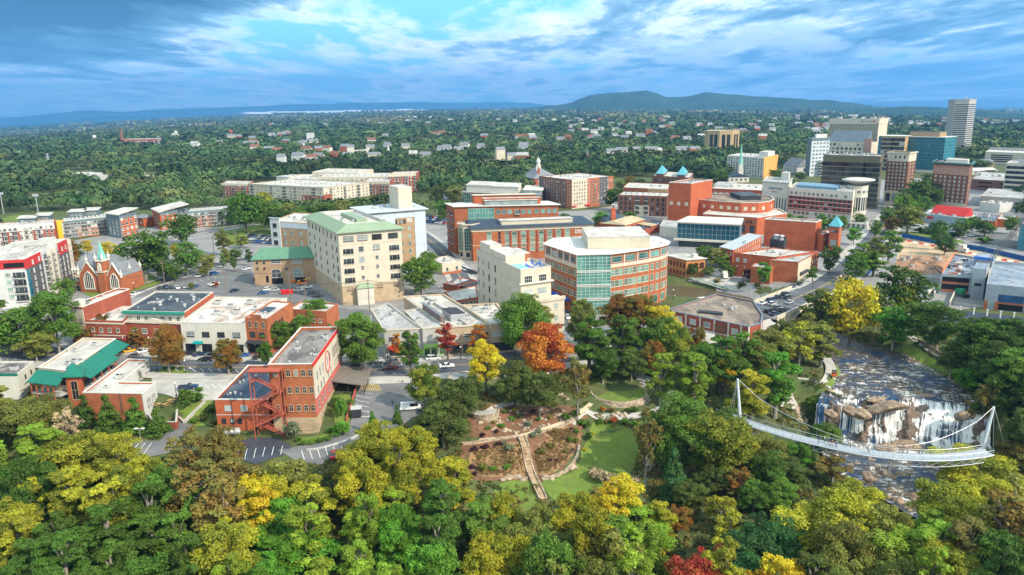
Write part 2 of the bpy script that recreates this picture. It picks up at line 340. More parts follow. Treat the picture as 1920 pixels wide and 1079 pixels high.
def drape(name,poly,mat,off=0.06,cell=2.0,kind='structure',round_=False):
 P=[GT(*p) for p in poly]
 if round_:
  n=len(P);Q=[]
  for i in range(n):
   p0,p1,p2,p3=P[i-1],P[i],P[(i+1)%n],P[(i+2)%n]
   for k in range(5):q=k/5;v=0.5*(2*p1+(p2-p0)*q+(2*p0-5*p1+4*p2-p3)*q*q+(3*p1-p0-3*p2+p3)*q**3);Q.append(v+Vector((R9.uniform(-.25,.25),R9.uniform(-.25,.25),0)))
  P=Q
 bm=bmesh.new();bm.faces.new([bm.verts.new((p.x,p.y,0)) for p in P])
 xs=[p.x for p in P];ys=[p.y for p in P]
 for ax,lo,hi in((0,min(xs),max(xs)),(1,min(ys),max(ys))):
  k=math.ceil(lo/cell)*cell
  while k<hi:
   co=(k,0,0) if ax==0 else(0,k,0);no=(1,0,0) if ax==0 else(0,1,0)
   bmesh.ops.bisect_plane(bm,geom=bm.verts[:]+bm.edges[:]+bm.faces[:],plane_co=co,plane_no=no);k+=cell
 bmesh.ops.triangulate(bm,faces=bm.faces[:])
 bm.verts.ensure_lookup_table();hs=hterr([v.co.x for v in bm.verts],[v.co.y for v in bm.verts])
 for v,h in zip(bm.verts,hs):v.co.z=h+off
 bmesh.ops.recalc_face_normals(bm,faces=bm.faces[:])
 if sum(fc.normal.z for fc in bm.faces)<0:bmesh.ops.reverse_faces(bm,faces=bm.faces[:])
 me=bpy.data.meshes.new(name);bm.to_mesh(me);bm.free();me.materials.append(mat)
 return tag(link(bpy.data.objects.new(name,me)),kind=kind)
def smooth_line(P,step=2.0):
 A=_resample([np.array([p[0],p[1],0.0]) for p in P],step);return A[:,:2]
def ribbon(name,line,width,mat,off,mb=None,z=None,dash=None,shift=0.0,flat=None):
 """strip along a ground line (x, y pairs); dash = (on, gap) in metres"""
 L=np.array(line);d=np.gradient(L,axis=0);d/=np.linalg.norm(d,axis=1)[:,None]+1e-9;nrm=np.stack([-d[:,1],d[:,0]],1)
 nx=max(2,int(width/2.5)+1);own=mb is None;mb=mb or MB();V=[]
 for j in range(nx):
  q=L+nrm*(shift+width*(j/(nx-1)-0.5));zz=hterr(q[:,0],q[:,1])+off if z is None else np.full(len(q),z) if flat is None else flat+off
  V.append(np.column_stack([q,zz]))
 s=np.concatenate([[0],np.cumsum(np.linalg.norm(np.diff(L,axis=0),axis=1))])
 for i in range(len(L)-1):
  if dash and(s[i]%(dash[0]+dash[1]))>dash[0]:continue
  for j in range(nx-1):mb.face([V[j+1][i],V[j][i],V[j][i+1],V[j+1][i+1]])
 if own:return tag(mb.build(name,mat),kind='structure')
ASPH=M('asphalt',(0.085,0.088,0.095),0.9,0.15,0.2,kind='asphalt')
LOT=M('worn_asphalt',(0.13,0.128,0.125),0.9,0.15,0.2,kind='asphalt')
PAVE=M('pale_paving',(0.40,0.375,0.33),0.9,0.12,0.2,kind='concrete')
CITY=M('city_paving',(0.25,0.24,0.225),0.9,0.2,0.08,kind='concrete')
PAINT=M('road_paint',(0.72,0.72,0.68),0.8,0.15,1.0)
YELL=M('yellow_road_paint',(0.60,0.40,0.07),0.8,0.15,1.0)
KERB=M('kerb_stone',(0.46,0.44,0.40),0.9,0.15,0.6)
DIRT=M('red_dirt',(0.30,0.17,0.10),0.95,0.25,0.3)
SANDY=M('sandy_earth',(0.46,0.33,0.20),0.95,0.25,0.12)
MULCH=M('mulch',(0.17,0.085,0.045),0.95,0.3,0.6)
ROCK=M('river_rock',(0.33,0.235,0.155),0.85,0.35,0.5,kind='rock')
PROCK=M('pale_rock',(0.46,0.36,0.25),0.9,0.3,0.8,kind='rock')
drape('city_pavement',[(-150,668),(-150,440),(120,455),(300,425),(480,428),(800,410),(1100,395),(1300,360),(1700,335),(2010,335),(2010,560),(1770,585),(1690,585),(1600,560),(1500,545),(1455,572),(1400,572),(1350,560),(1330,520),(1250,500),(1240,560),(1180,590),(1240,628),(1160,660),(1040,672),(900,712),(640,715),(430,705),(280,702),(60,690)],CITY,0.05,8)
# river with its falls
def water_mat():
 ma=bpy.data.materials.new('river_water');ma.use_nodes=True;t=NT(ma.node_tree);MATS['river_water']=ma
 at=t.n('ShaderNodeAttribute',attribute_name='foam').outputs['Fac'];s=t.n('ShaderNodeAttribute',attribute_name='along').outputs['Fac'];q=t.n('ShaderNodeAttribute',attribute_name='across').outputs['Fac']
 cb=t.n('ShaderNodeCombineXYZ');t.l(s,cb.inputs[0]);t.l(q,cb.inputs[1]);v=cb.outputs[0]
 fine=t.noise(t.mapping(v,scale=(0.35,1.5,1)),1.0,7,0.68,1.4);streak=t.noise(t.mapping(v,scale=(0.07,1.1,1)),1.0,6,0.72,0.9);crest=t.noise(t.mapping(v,scale=(0.62,0.17,1)),1.0,6,0.7,1.6);big=t.noise(t.mapping(v,scale=(0.10,0.13,1)),1.0,4,0.6,1.0)
 fa=t.ramp(at,((.36,0),(.6,1)));MIXS=t.math('ADD',t.math('MULTIPLY',t.math('MULTIPLY',crest,.83),t.math('SUBTRACT',1.0,fa)),t.math('MULTIPLY',t.math('MULTIPLY',streak,.83),fa))
 k=t.math('ADD',t.math('MULTIPLY',at,0.29),t.math('ADD',t.math('MULTIPLY',fine,0.42),MIXS))
 k=t.math('ADD',k,t.math('MULTIPLY',t.math('SUBTRACT',big,0.5),0.35))
 k=t.math('SUBTRACT',k,t.math('MULTIPLY',t.math('SUBTRACT',1.0,at),0.065));fm=t.ramp(k,((0.715,0),(0.83,1)))
 deep=t.mix(t.ramp(big,((0.35,0),(0.62,1))),(0.018,0.052,0.115),(0.10,0.068,0.030))
 deep=t.mix(t.ramp(t.math('DIVIDE',s,260.0),((BRN_0,.85),(BRN_1,0))),deep,(0.115,0.078,0.034));c=t.mix(fm,deep,(0.78,0.76,0.70))
 p=t.n('ShaderNodeBsdfPrincipled');t.l(c,p.inputs['Base Color']);t.l(t.math('ADD',0.16,t.math('MULTIPLY',fm,0.6)),p.inputs['Roughness']);p.inputs['IOR'].default_value=1.33
 bp=t.n('ShaderNodeBump',i_Strength=0.55,i_Distance=0.25);t.l(t.math('ADD',fine,streak),bp.inputs['Height']);t.l(bp.outputs[0],p.inputs['Normal'])
 t.l(p.outputs[0],t.n('ShaderNodeOutputMaterial').inputs[0]);return ma
def vnoise(x,y,seed=0):
 xi,yi=np.floor(x).astype(int),np.floor(y).astype(int);fx,fy=x-xi,y-yi;fx=fx*fx*(3-2*fx);fy=fy*fy*(3-2*fy)
 hsh=lambda a,b:(np.sin(a*127.1+b*311.7+seed*74.7)*43758.5453)%1.0
 return(hsh(xi,yi)*(1-fx)+hsh(xi+1,yi)*fx)*(1-fy)+(hsh(xi,yi+1)*(1-fx)+hsh(xi+1,yi+1)*fx)*fy
def fbm(x,y,o=4,seed=0):
 r,a,n=0,0.5,0
 for i in range(o):r=r+a*vnoise(x*2**i,y*2**i,seed+i);n+=a;a*=0.55
 return r/n
RW=_resample(_r,0.5);_d=np.gradient(RW[:,:2],axis=0);_d=np.array([np.convolve(np.pad(_d[:,k],12,'edge'),np.ones(25)/25,'valid') for k in(0,1)]).T
_d/=np.linalg.norm(_d,axis=1)[:,None];_nn=np.stack([-_d[:,1],_d[:,0]],1)
NCW=120;tt_=np.linspace(-1.12,1.12,NCW);S_=np.arange(len(RW))*0.5
icr=int(np.argmin(np.hypot(RW[:,0]-G(1690,745,-9.3).x,RW[:,1]-G(1690,745,-9.3).y)))
ifo=int(np.argmin(np.hypot(RW[:,0]-G(1690,838,-20).x,RW[:,1]-G(1690,838,-20).y)))
SG,TG=np.meshgrid(S_,tt_,indexing='ij');hw=RW[:,3][:,None]
WX=RW[:,0][:,None]+_nn[:,0][:,None]*TG*hw;WY=RW[:,1][:,None]+_nn[:,1][:,None]*TG*hw
ac=TG*hw
sc0,sc1=S_[icr],S_[ifo];Lf=sc1-sc0
wob=lambda o,k=.5:(fbm(ac*.22+o,SG*.1+o,4,int(o*7))-.5)*k
PR={'l':((.02,.10),(.22,.08),(.40,.10),(.62,.62),(.92,.10)),'m':((.12,.10),(.30,.14),(.48,.20),(.62,.22),(.76,.18),(.92,.16)),'r':((.02,.14),(.15,.12),(.30,.16),(.46,.14),(.62,.18),(.78,.14),(.93,.12))}
def stair(st,o):
 p=np.zeros_like(SG)
 for n_,(fr,hh) in enumerate(st):q=np.clip(((SG-sc0)/Lf-fr-wob(o+n_*3.1,.26))/.10+.5,0,1);p+=hh*q*q*(3-2*q)
 return p
wl=1-sstep(ac,-13,-10.5);wr=sstep(ac,1.5,4);prog=stair(PR['l'],2)*wl+stair(PR['r'],50)*wr+stair(PR['m'],21)*(1-wl)*(1-wr);prog/=np.maximum(prog.max(0,keepdims=True),.98)
zup=np.where(SG<sc0,RW[:,2][:,None],-9.3);zdn=-20.2
WZ=np.where(SG<sc0-3,RW[:,2][:,None]+0*ac,zup+(zdn-zup)*np.clip(prog,0,1))
WZ=WZ+(fbm(WX*0.45,WY*0.45,4,9)-0.5)*0.55*sstep(SG,sc0-75,sc0-40)
gz=np.abs(np.gradient(WZ,0.5,axis=0))
foam=np.clip(gz*1.15,0,1);foam=np.array([np.convolve(np.pad(foam[:,k],3,'edge'),np.ones(7)/7,'valid') for k in range(foam.shape[1])]).T
foam=np.maximum(foam,0.62*np.exp(-((SG-sc1-3)/6.0)**2));foam=np.maximum(foam,0.34*sstep(SG,sc0-58,sc0-22));foam=np.maximum(foam,np.where(SG>sc1,0.12,0))
sel=slice(max(0,icr-30),ifo+24);rk=np.zeros_like(SG);WETR=M('wet_rock',(0.15,0.105,0.072),0.5,0.45,0.7,0.4,kind='rock')
for c_,w_,k_ in((-19.5,2.2,1.9),(-10.2,1.5,1.7),(1.8,1.8,1.7),(20.5,1.8,2.0),(9,.8,.7),(-5,.9,.7)):rk+=k_*(.45+1.1*fbm(SG*.3+c_,ac*.3,4,61))*np.exp(-((ac+1.2*(fbm(SG*.25,ac*0+c_,3,40)-.5)*4-c_)/w_)**2)
RZ=WZ-1.0+rk*np.clip((SG-sc0-.5)/5,0,1)*np.clip((sc1+7-SG)/7,0,1)+(fbm(WX*.6,WY*.6,5,77)-.5)*3.2+(fbm(WX*.17,WY*.17,3,7)-.5)*2.4
RZ=.35*RZ+.65*(np.round(RZ/.75+.3*fbm(WX*.2,WY*.2,2,5))*.75)
tag(grid_obj('falls_rock_bed',np.stack([WX[sel].ravel(),WY[sel].ravel(),RZ[sel].ravel()],1),WX[sel].shape[0],NCW,WETR,smooth=False),kind='structure')
BRN_0,BRN_1=(sc0-62)/260,(sc0-40)/260
tag(grid_obj('river',np.stack([WX.ravel(),WY.ravel(),WZ.ravel()],1),len(RW),NCW,water_mat(),{'foam':foam,'along':SG,'across':ac}),kind='structure')
def wz_at(P):
 i=np.argmin((WX-P[0])**2+(WY-P[1])**2);return WZ.flat[i]
# hills
def hill_mat(name,c1,c2,sc_):
 ma=bpy.data.materials.new(name);ma.use_nodes=True;t=NT(ma.node_tree);pos=t.n('ShaderNodeNewGeometry').outputs['Position']
 n=t.noise(pos,sc_,8,0.7);n2=t.noise(pos,sc_*0.12,5,0.6)
 c=t.mix(t.ramp(n,((0.35,0),(0.65,1))),c1,c2);c=t.mix(t.ramp(n2,((0.4,0),(0.7,0.5))),c,tuple(v*0.5 for v in c1))
 p=t.n('ShaderNodeBsdfPrincipled');p.inputs['Roughness'].default_value=1;p.inputs['Specular IOR Level'].default_value=0;t.l(c,p.inputs[0])
 bp=t.n('ShaderNodeBump',i_Strength=1.0,i_Distance=14.0);t.l(n,bp.inputs['Height']);t.l(bp.outputs[0],p.inputs['Normal'])
 t.l(p.outputs[0],t.n('ShaderNodeOutputMaterial').inputs[0]);return ma
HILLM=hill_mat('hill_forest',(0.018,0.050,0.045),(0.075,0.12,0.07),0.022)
RIDGEM=hill_mat('ridge_forest_haze_tint',(0.02,0.08,0.12),(0.045,0.12,0.16),0.006)  # bluish ridge colour has distance haze painted in
def hills(name,prof,D,depth,foot_z,mat,amp,seed,nd=46,na=240):
 px=np.array([p[0] for p in prof]);py=np.array([p[1] for p in prof]);xs=np.linspace(px[0],px[-1],na);V=[]
 for i in range(nd):
  q=i/(nd-1);Dq=D+depth*(q-0.75)
  sh=math.sin(math.pi*min(q/0.75,1)/2)**1.3 if q<0.75 else math.cos((q-0.75)/0.25*math.pi/2)
  for x in xs:
   top=at_dist(x,float(np.interp(x,px,py)),D);a=math.atan2(top.x,top.y)
   wx,wy=math.sin(a)*Dq,math.cos(a)*Dq
   e=min(1,(x-px[0])/60,(px[-1]-x)/60)
   sp=float(fbm(np.array([wx/(D*0.05)]),np.array([wy/(D*0.05)]),5,seed)[0])-0.5
   V.append((wx,wy,foot_z+(top.z-foot_z)*sh*(1 if e>0 else 1)+sp*amp*sh*(1.0 if q<0.7 else 0.25)))
 return tag(grid_obj(name,np.array(V),nd,na,mat),kind='structure')
hills('hills',[(860,214),(930,210),(985,205),(1030,199),(1070,195),(1092,185),(1110,179),(1135,178),(1160,177),(1190,175),(1212,174),(1232,177),(1250,183),(1275,183),(1300,180),(1325,176),(1350,178),(1400,183),(1450,186),(1500,188),(1560,193),(1600,199),(1640,204),(1700,208),(1760,214),(1860,226)],8800,3600,-60,HILLM,90,4)
hills('far_hills',[(1590,206),(1660,204),(1700,200),(1740,203),(1790,205),(1830,208),(1860,209),(1890,213),(1930,217),(1990,224)],6200,2200,-75,HILLM,50,14,30,120)
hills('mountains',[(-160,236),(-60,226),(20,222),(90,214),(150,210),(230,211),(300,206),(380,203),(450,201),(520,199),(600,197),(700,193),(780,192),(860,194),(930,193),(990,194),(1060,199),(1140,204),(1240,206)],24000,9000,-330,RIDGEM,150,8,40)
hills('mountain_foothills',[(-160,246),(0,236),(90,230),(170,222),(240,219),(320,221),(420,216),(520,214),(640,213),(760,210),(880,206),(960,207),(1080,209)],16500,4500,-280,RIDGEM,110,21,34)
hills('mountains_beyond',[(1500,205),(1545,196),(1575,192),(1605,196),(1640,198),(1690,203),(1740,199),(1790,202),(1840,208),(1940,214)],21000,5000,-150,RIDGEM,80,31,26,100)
def low_cloud():
 mb=MB();g=random.Random(12);um=bmesh.new();bmesh.ops.create_icosphere(um,subdivisions=2,radius=1);vs=[tuple(v.co) for v in um.verts];fs=[tuple(v.index for v in f.verts) for f in um.faces];um.free()
 for i in range(110):
  q=g.random();px=480+560*q;py=214-5.5*q+g.gauss(0,1.5)-1.5*math.sin(q*17);P=at_dist(px,py,13200+g.uniform(-300,300));sx_,sz_=g.uniform(120,420),g.uniform(12,40)*(1-.5*abs(2*q-1));b0=len(mb.v)
  mb.v+=[(P.x+x*sx_,P.y+y*sx_*.7,P.z+z*sz_*(1+.3*math.sin(5*x+i))) for x,y,z in vs];mb.f+=[tuple(k+b0 for k in f) for f in fs];mb.m+=[0]*len(fs)
 tag(mb.build('low_cloud',M('cloud_white',(0.50,0.54,0.58),1,0.02,.001,0),smooth=True),kind='stuff')
low_cloud()
# trees
LOOK={'g':((0.105,0.190,0.022),None,'green'),'dg':((0.072,0.133,0.015),None,'dark green'),'lg':((0.205,0.300,0.024),None,'bright yellow-green'),'bg':((0.105,0.245,0.020),None,'vivid green'),'ol':((0.194,0.210,0.036),None,'olive green'),'do':((0.103,0.136,0.026),None,'dark olive'),'yo':((0.24,0.28,0.028),(0.40,0.35,0.02,0.7),'olive-gold'),'yg':((0.244,0.285,0.020),(0.34,0.26,0.015,0.7),'yellow-green'),'y':((0.58,0.42,0.018),(0.36,0.34,0.02,0.5),'golden yellow'),'o':((0.516,0.163,0.022),(0.30,0.19,0.03,0.6),'orange'),'ob':((0.344,0.156,0.022),(0.13,0.115,0.022,0.9),'russet brown'),'r':((0.430,0.061,0.030),(0.26,0.10,0.03,0.6),'red'),'or':((0.52,0.115,0.03),(0.58,0.24,0.03,0.9),'orange-red'),'br':((0.287,0.210,0.042),(0.14,0.15,0.035,0.8),'brownish'),'gy':((0.108,0.204,0.022),(0.30,0.24,0.02,0.6),'green and gold'),'bl':((0.055,0.145,0.035),None,'blue-green'),'sg':((0.186,0.224,0.120),None,'silvery green'),'bare':((0.473,0.367,0.210),None,'nearly bare grey'),'pu':((0.072,0.028,0.040),None,'dark purple')}
rg=np.random.default_rng(11)
def quads(C,N,S,tint,name):
 """leaf clusters: one bent quad each, centre C, facing N, half size S"""
 n=len(C);r=rg.normal(size=(n,3));A=np.cross(N,r);A/=np.linalg.norm(A,axis=1)[:,None]+1e-9;B=np.cross(N,A);B/=np.linalg.norm(B,axis=1)[:,None]+1e-9
 s=S[:,None];e=rg.uniform(0.6,1.3,(n,4,1));q=np.stack([C-A*s*e[:,0],C-B*s*0.8*e[:,1],C+A*s*e[:,2]+N*s*0.3,C+B*s*0.8*e[:,3]],1)
 me=bpy.data.meshes.new(name);me.vertices.add(n*4);me.vertices.foreach_set('co',q.astype(np.float32).ravel())
 me.loops.add(n*4);me.loops.foreach_set('vertex_index',np.arange(n*4,dtype=np.int32));me.polygons.add(n)
 me.polygons.foreach_set('loop_start',np.arange(0,n*4,4,dtype=np.int32));me.polygons.foreach_set('loop_total',np.full(n,4,dtype=np.int32))
 a=me.attributes.new('tint','FLOAT','FACE');a.data.foreach_set('value',np.clip(tint,0,1).astype(np.float32));me.materials.append(LEAF);me.update();return me
def crown(sp,W,Hh,nleaf,leaf,seed):
 """limb lobes spread through the envelope, each a bunch of leaf clumps, so that dark gaps open between the lobes"""
 g=np.random.default_rng(seed);rx=W/2;unit=lambda n:(lambda v:v/np.linalg.norm(v,axis=1)[:,None])(g.normal(size=(n,3)))
 z0={'r':0.16,'t':0.14,'c':0.03,'o':0.28,'w':0.20,'b':0.0}[sp]*Hh;cz,hz=(z0+Hh)/2,(Hh-z0)/2;C,Rr,Tn,L=[],[],[],[]
 if sp=='c':
  for i in range(70):
   zz=g.random()**1.2;an=g.random()*6.283;q=(1-zz)**0.9*(0.6+0.4*g.random());C.append((rx*q*math.cos(an)*.85,rx*q*math.sin(an)*.85,z0+zz*(Hh-z0)*.95));Rr.append(rx*(.14+.20*(1-zz)));Tn.append(g.uniform(-.2,.2))
  L=C
 else:
  nl={'r':17,'t':16,'o':13,'w':22,'b':9}[sp]
  for i in range(nl):
   zf=1-2*(i+.5)/nl if sp!='b' else 1-(i+.5)/nl;zf=min(1,zf*.97+g.uniform(-.1,.1));an=i*2.399+g.uniform(-.5,.5);rr=math.sqrt(max(.03,1-zf*zf))*g.uniform(.62,.98)
   if sp=='t':rr*=1-.38*max(zf,0)
   lz=cz+zf*hz*.80*(1+g.uniform(-.12,.12));c=np.array([rx*.76*rr*math.cos(an),rx*.76*rr*math.sin(an),lz]);lr=rx*g.uniform(.24,.40)*(.8 if sp in 'ot' else 1);L.append(tuple(c));tn=g.uniform(-.28,.28)
   for u in unit(int(g.integers(6,10))):
    C.append(tuple(c+u*np.array([1,1,.8])*lr*g.uniform(.45,1.0)));Rr.append(lr*g.uniform(.34,.58));Tn.append(tn+g.uniform(-.12,.12))
  for u in unit(10):C.append((u[0]*rx*.4,u[1]*rx*.4,cz+u[2]*hz*.45));Rr.append(rx*.22);Tn.append(-.3)  # inner clumps tinted darker: crown-interior shade put into the leaf colour
 C=np.array(C);Rr=np.array(Rr);Tn=np.array(Tn);k=g.choice(len(C),nleaf,p=Rr**2/(Rr**2).sum());u=unit(nleaf);u[:,2]=np.where(u[:,2]<-.5,-u[:,2],u[:,2])
 P=C[k]+u*(Rr[k]*(.5+.7*g.random(nleaf)**.7))[:,None]*np.array([1.1,1.1,.8]);P[:,2]=np.maximum(P[:,2],.05)
 N=u+g.normal(size=(nleaf,3))*.6+np.array([0,0,.35]);N/=np.linalg.norm(N,axis=1)[:,None]
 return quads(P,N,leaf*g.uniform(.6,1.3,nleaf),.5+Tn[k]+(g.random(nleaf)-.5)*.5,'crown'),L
def trunk(sp,W,Hh,C,seed,mat):
 g=random.Random(seed);mb=MB();r=0.019*Hh;top=Hh*{'r':0.62,'t':0.82,'c':0.9,'o':0.8,'w':0.55,'b':0.3}[sp]
 pts=[(0,0,-0.6)]+[(g.uniform(-.02,.02)*W*i/3,g.uniform(-.02,.02)*W*i/3,top*i/6) for i in range(1,7)]
 mb.tube(pts,[r*1.25]+[r*(1-0.13*i) for i in range(6)],6)
 if sp!='c':
  for i in g.sample(range(len(C)),min(13,len(C))):
   c=Vector(C[i]);s=Vector(pts[g.choice((3,4,5))]);
   if c.z<s.z:s=Vector(pts[2])
   mid=s.lerp(c,0.5)+Vector((0,0,0.04*Hh));mb.tube([s,mid,s.lerp(c,0.97)],[r*0.6,r*0.42,r*0.16],4)
 return mb.mesh('trunk',mat)
PROTO={}
def mkproto(sp,W,Hh,hi,mid,nvar,leaf):
 for v in range(nvar):
  sd={'r':10,'t':20,'c':30,'o':40,'w':50,'b':60}[sp]+v
  for lod,n,lf in((0,hi,leaf),(1,mid,leaf*2.1)):
   me,C=crown(sp,W,Hh,n,lf,sd);PROTO[(sp,v,lod)]=(me,trunk(sp,W,Hh,C,sd,BARKP if sp=='o' or v%2 else BARK),W,Hh)
 PROTO[sp]=nvar
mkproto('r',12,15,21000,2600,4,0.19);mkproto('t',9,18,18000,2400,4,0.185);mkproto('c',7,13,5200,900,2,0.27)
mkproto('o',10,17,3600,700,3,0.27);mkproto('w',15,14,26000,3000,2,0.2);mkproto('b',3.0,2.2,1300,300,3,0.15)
TREES=[];ORD=['leftmost','second','third','fourth','fifth','sixth','seventh','eighth','ninth','tenth','eleventh','twelfth','thirteenth','fourteenth','fifteenth','sixteenth','seventeenth','eighteenth','nineteenth','twentieth']
def ordn(i):
 if i<20:return ORD[i]
 u={1:'twenty-',2:'thirty-',3:'forty-',4:'fifty-',5:'sixty-',6:'seventy-'}[(i)//10-1]
 return u+['first','second','third','fourth','fifth','sixth','seventh','eighth','ninth','tenth'][i%10]
SPW={'r':'round tree','t':'tall tree','c':'cone-shaped tree','o':'thin-crowned tree','w':'broad tree','b':'shrub'}
def tree(px,pt,wpx,look,sp,place,base=None,Hm=None,P=None,group=None,cat='tree',name=None):
 """px, pt: top of the crown in the photo; wpx: crown width; base: row of the foot, or Hm: height in metres"""
 if P is None:
  if base:P=GT(px,base);Hm=max(0.5,hgt(P,pt)-P.z)
  else:Hm=Hm or 15.0;Q=GT(px,pt,Hm);P=Q
 D=(Vector((P.x,P.y,P.z+Hm*0.6))-CAM).length;wm=wpx*D/FPX
 v=R0.randrange(PROTO[sp]);lod=0 if D<300 else 1;cm,tm,W,Hh=PROTO[(sp,v,lod)]
 nm=name or{'c':'evergreen_tree','b':'shrub'}.get(sp,'autumn_tree' if look in('y','o','r','or','ob') else 'leafy_tree')
 e=empty(nm,P,R0.uniform(0,6.28));s=(wm/W,wm/W,Hm/Hh);e.scale=s
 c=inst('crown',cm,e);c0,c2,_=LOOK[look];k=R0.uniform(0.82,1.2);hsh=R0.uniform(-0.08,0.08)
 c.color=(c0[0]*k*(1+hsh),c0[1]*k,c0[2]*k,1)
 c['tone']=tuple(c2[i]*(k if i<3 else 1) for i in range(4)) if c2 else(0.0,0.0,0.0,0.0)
 if sp!='b':inst('trunk',tm,e)
 TREES.append((e,look,sp,place,px,group or('shrubs ' if sp=='b' else 'trees ')+place,cat));return e
R0=random.Random(5)
def finish_trees():
 by={}
 for tr in TREES:by.setdefault((tr[1],tr[2],tr[3]),[]).append(tr)
 for(look,sp,place),L in by.items():
  L.sort(key=lambda q:q[4])
  for i,(e,_,_,_,_,g,cat) in enumerate(L):
   s='%s %s %s'%(LOOK[look][2],SPW[sp],place)
   if len(L)>1:s+=', %s from left'%ordn(i) if i else ', leftmost'
   tag(e,s,cat,g)
def inpoly(x,y,poly):
 c=False;j=len(poly)-1
 for i in range(len(poly)):
  xi,yi=poly[i][:2];xj,yj=poly[j][:2]
  if(yi>y)!=(yj>y) and x<(xj-xi)*(y-yi)/(yj-yi)+xi:c=not c
  j=i
 return c
def trees(place,txt,group=None,cat='tree'):
 for it in txt.split(';'):
  q=it.strip().split(',')
  if len(q)<6:continue
  px,pt,w_,lk,sp,b=q[:6];b=b.strip()
  kw=dict(Hm=float(b[1:])) if b[0]=='h' else dict(base=float(b))
  tree(float(px),float(pt),float(w_),lk.strip(),sp.strip(),place,group=group,cat=cat,**kw)
SEEDS="30,715,ol;60,765,lg;20,860,dg;120,770,ol;150,850,yo;60,910,yo;230,860,yo;300,900,g;120,970,dg;250,960,dg;200,1040,dg;320,1000,dg;370,830,br;430,850,br;480,900,y;560,890,yo;520,990,bg;450,960,yo;420,1050,lg;540,850,ol;610,950,lg;650,870,yg;700,800,yg;760,830,yg;720,900,lg;820,860,yg;650,1010,lg;850,910,g;790,980,bg;700,1050,lg;900,1000,yg;630,1080,y;1000,960,g;1050,950,ol;1100,920,yg;1160,905,y;1200,960,lg;1080,1020,ol;1200,1040,lg;1290,970,r;1320,1030,r;1360,960,yo;1440,960,bl;1430,1030,y;1520,900,br;1580,920,yo;1650,940,ol;1560,1000,ol;1700,1010,lg;1760,990,lg;1820,880,yo;1850,940,br;1900,1000,dg;1880,1060,yo;1500,1060,do;1650,1060,ol"
SEEDS=[q.split(',') for q in SEEDS.split(';')];SEEDS=[(float(a),float(b),c) for a,b,c in SEEDS]
WOOD=[(-70,700),(40,705),(90,740),(120,765),(165,800),(190,850),(290,868),(305,815),(430,805),(445,862),(520,870),(545,842),(590,905),(640,865),(640,815),(690,790),(800,795),(850,850),(870,890),(900,930),(960,975),(1080,930),(1180,910),(1235,935),(1255,1005),(1345,1005),(1400,945),(1450,935),(1500,892),(1600,890),(1690,930),(1700,985),(1745,975),(1760,880),(1820,850),(1990,850),(1990,1150),(-70,1150)]
def wood_place(x):return 'in the front wood left of the warehouse' if x<400 else 'in the front wood below the warehouse' if x<760 else 'in the front wood below the garden' if x<1300 else 'in the front wood below the bridge'
yy=712.0
_pts=[]
while yy<1120:
 xx=-60+R0.uniform(0,50)
 while xx<1985:
  x,y=xx+R0.uniform(-22,22),yy+R0.uniform(-18,18)
  if inpoly(x,y,WOOD):_pts.append((x,y))
  xx+=78
 yy+=47
for x,y in _pts:
 lk=min(SEEDS,key=lambda s:(s[0]-x)**2+1.6*(s[1]-y)**2+R0.uniform(0,2500))[2]
 sp=R0.choice({'br':'oot','ol':'rot','dg':'rtt','lg':'ttt','yo':'rtt','y':'rt','r':'r','bl':'r'}.get(lk,'rtt'))
 Hm=R0.uniform(13,23);Q=GT(x,y,Hm);dr_=np.hypot(_rc[:,0]-Q.x,_rc[:,1]-Q.y)-_rc[:,3]
 if dr_.min()<2.5:continue
 tree(x,y,R0.uniform(92,146)*(0.8 if sp=='t' else 1),lk,sp,wood_place(x),Hm=Hm,group='trees filling the wood in front')
trees('on the park slope beside the round lawn',"1022,612,118,or,w,722;912,638,76,y,r,738;965,676,84,do,r,768;1012,700,88,do,r,782;1083,668,62,br,o,792;1238,655,70,lg,t,762;1300,655,84,lg,t,776;1130,648,66,dg,r,720;1184,655,62,do,r,716;1225,636,48,ob,r,715")
trees('on the slope between street and park',"1105,585,92,g,t,700;1168,582,84,g,t,695;1235,590,84,g,r,690;1160,550,84,ob,r,640;1205,550,66,ob,r,640;1090,560,60,ol,r,650;1240,570,70,y,r,660;1262,605,70,gy,r,700;1350,622,86,g,t,735;1392,618,76,g,t,720;1358,650,46,y,t,740;1320,640,70,g,r,740;1404,688,92,yg,t,800;1452,648,92,bg,t,785;1300,610,40,ob,r,690")
trees('beside the footbridge',"1272,745,140,g,r,890;1340,760,140,gy,r,905;1236,770,90,g,r,890;1385,800,84,yg,t,905;1210,770,62,br,o,915;1262,838,58,bl,c,935;1436,812,84,ol,r,890;1500,830,60,bg,r,890;1545,795,60,g,r,850;1475,860,80,do,r,930;1560,858,80,br,o,905;1440,850,80,dg,r,935;1520,740,30,g,r,790")
trees('on the near bank above the falls',"1496,606,78,yo,o,700;1538,604,76,ol,t,690;1448,614,92,ol,r,700;1480,602,76,do,r,672;1415,640,70,ol,r,715;1512,590,74,ol,o,668")
trees('across the river by the arch bridge',"1592,524,112,y,w,648;1536,542,84,do,r,640;1672,568,82,bg,r,658;1692,498,96,dg,r,598;1690,530,50,yo,r,600;1640,540,60,do,r,620")
trees('on the far bank right of the falls',"1755,562,92,dg,r,662;1830,592,96,dg,r,690;1885,598,90,dg,r,690;1800,640,70,do,r,700;1860,640,92,dg,r,730;1900,655,100,g,r,745;1812,688,54,bg,r,735;1780,660,60,do,o,715;1845,715,50,br,o,770;1905,705,70,dg,r,790;1925,770,80,do,r,850;1815,775,40,dg,r,815;1945,640,90,dg,r,720;1910,830,80,br,r,880")
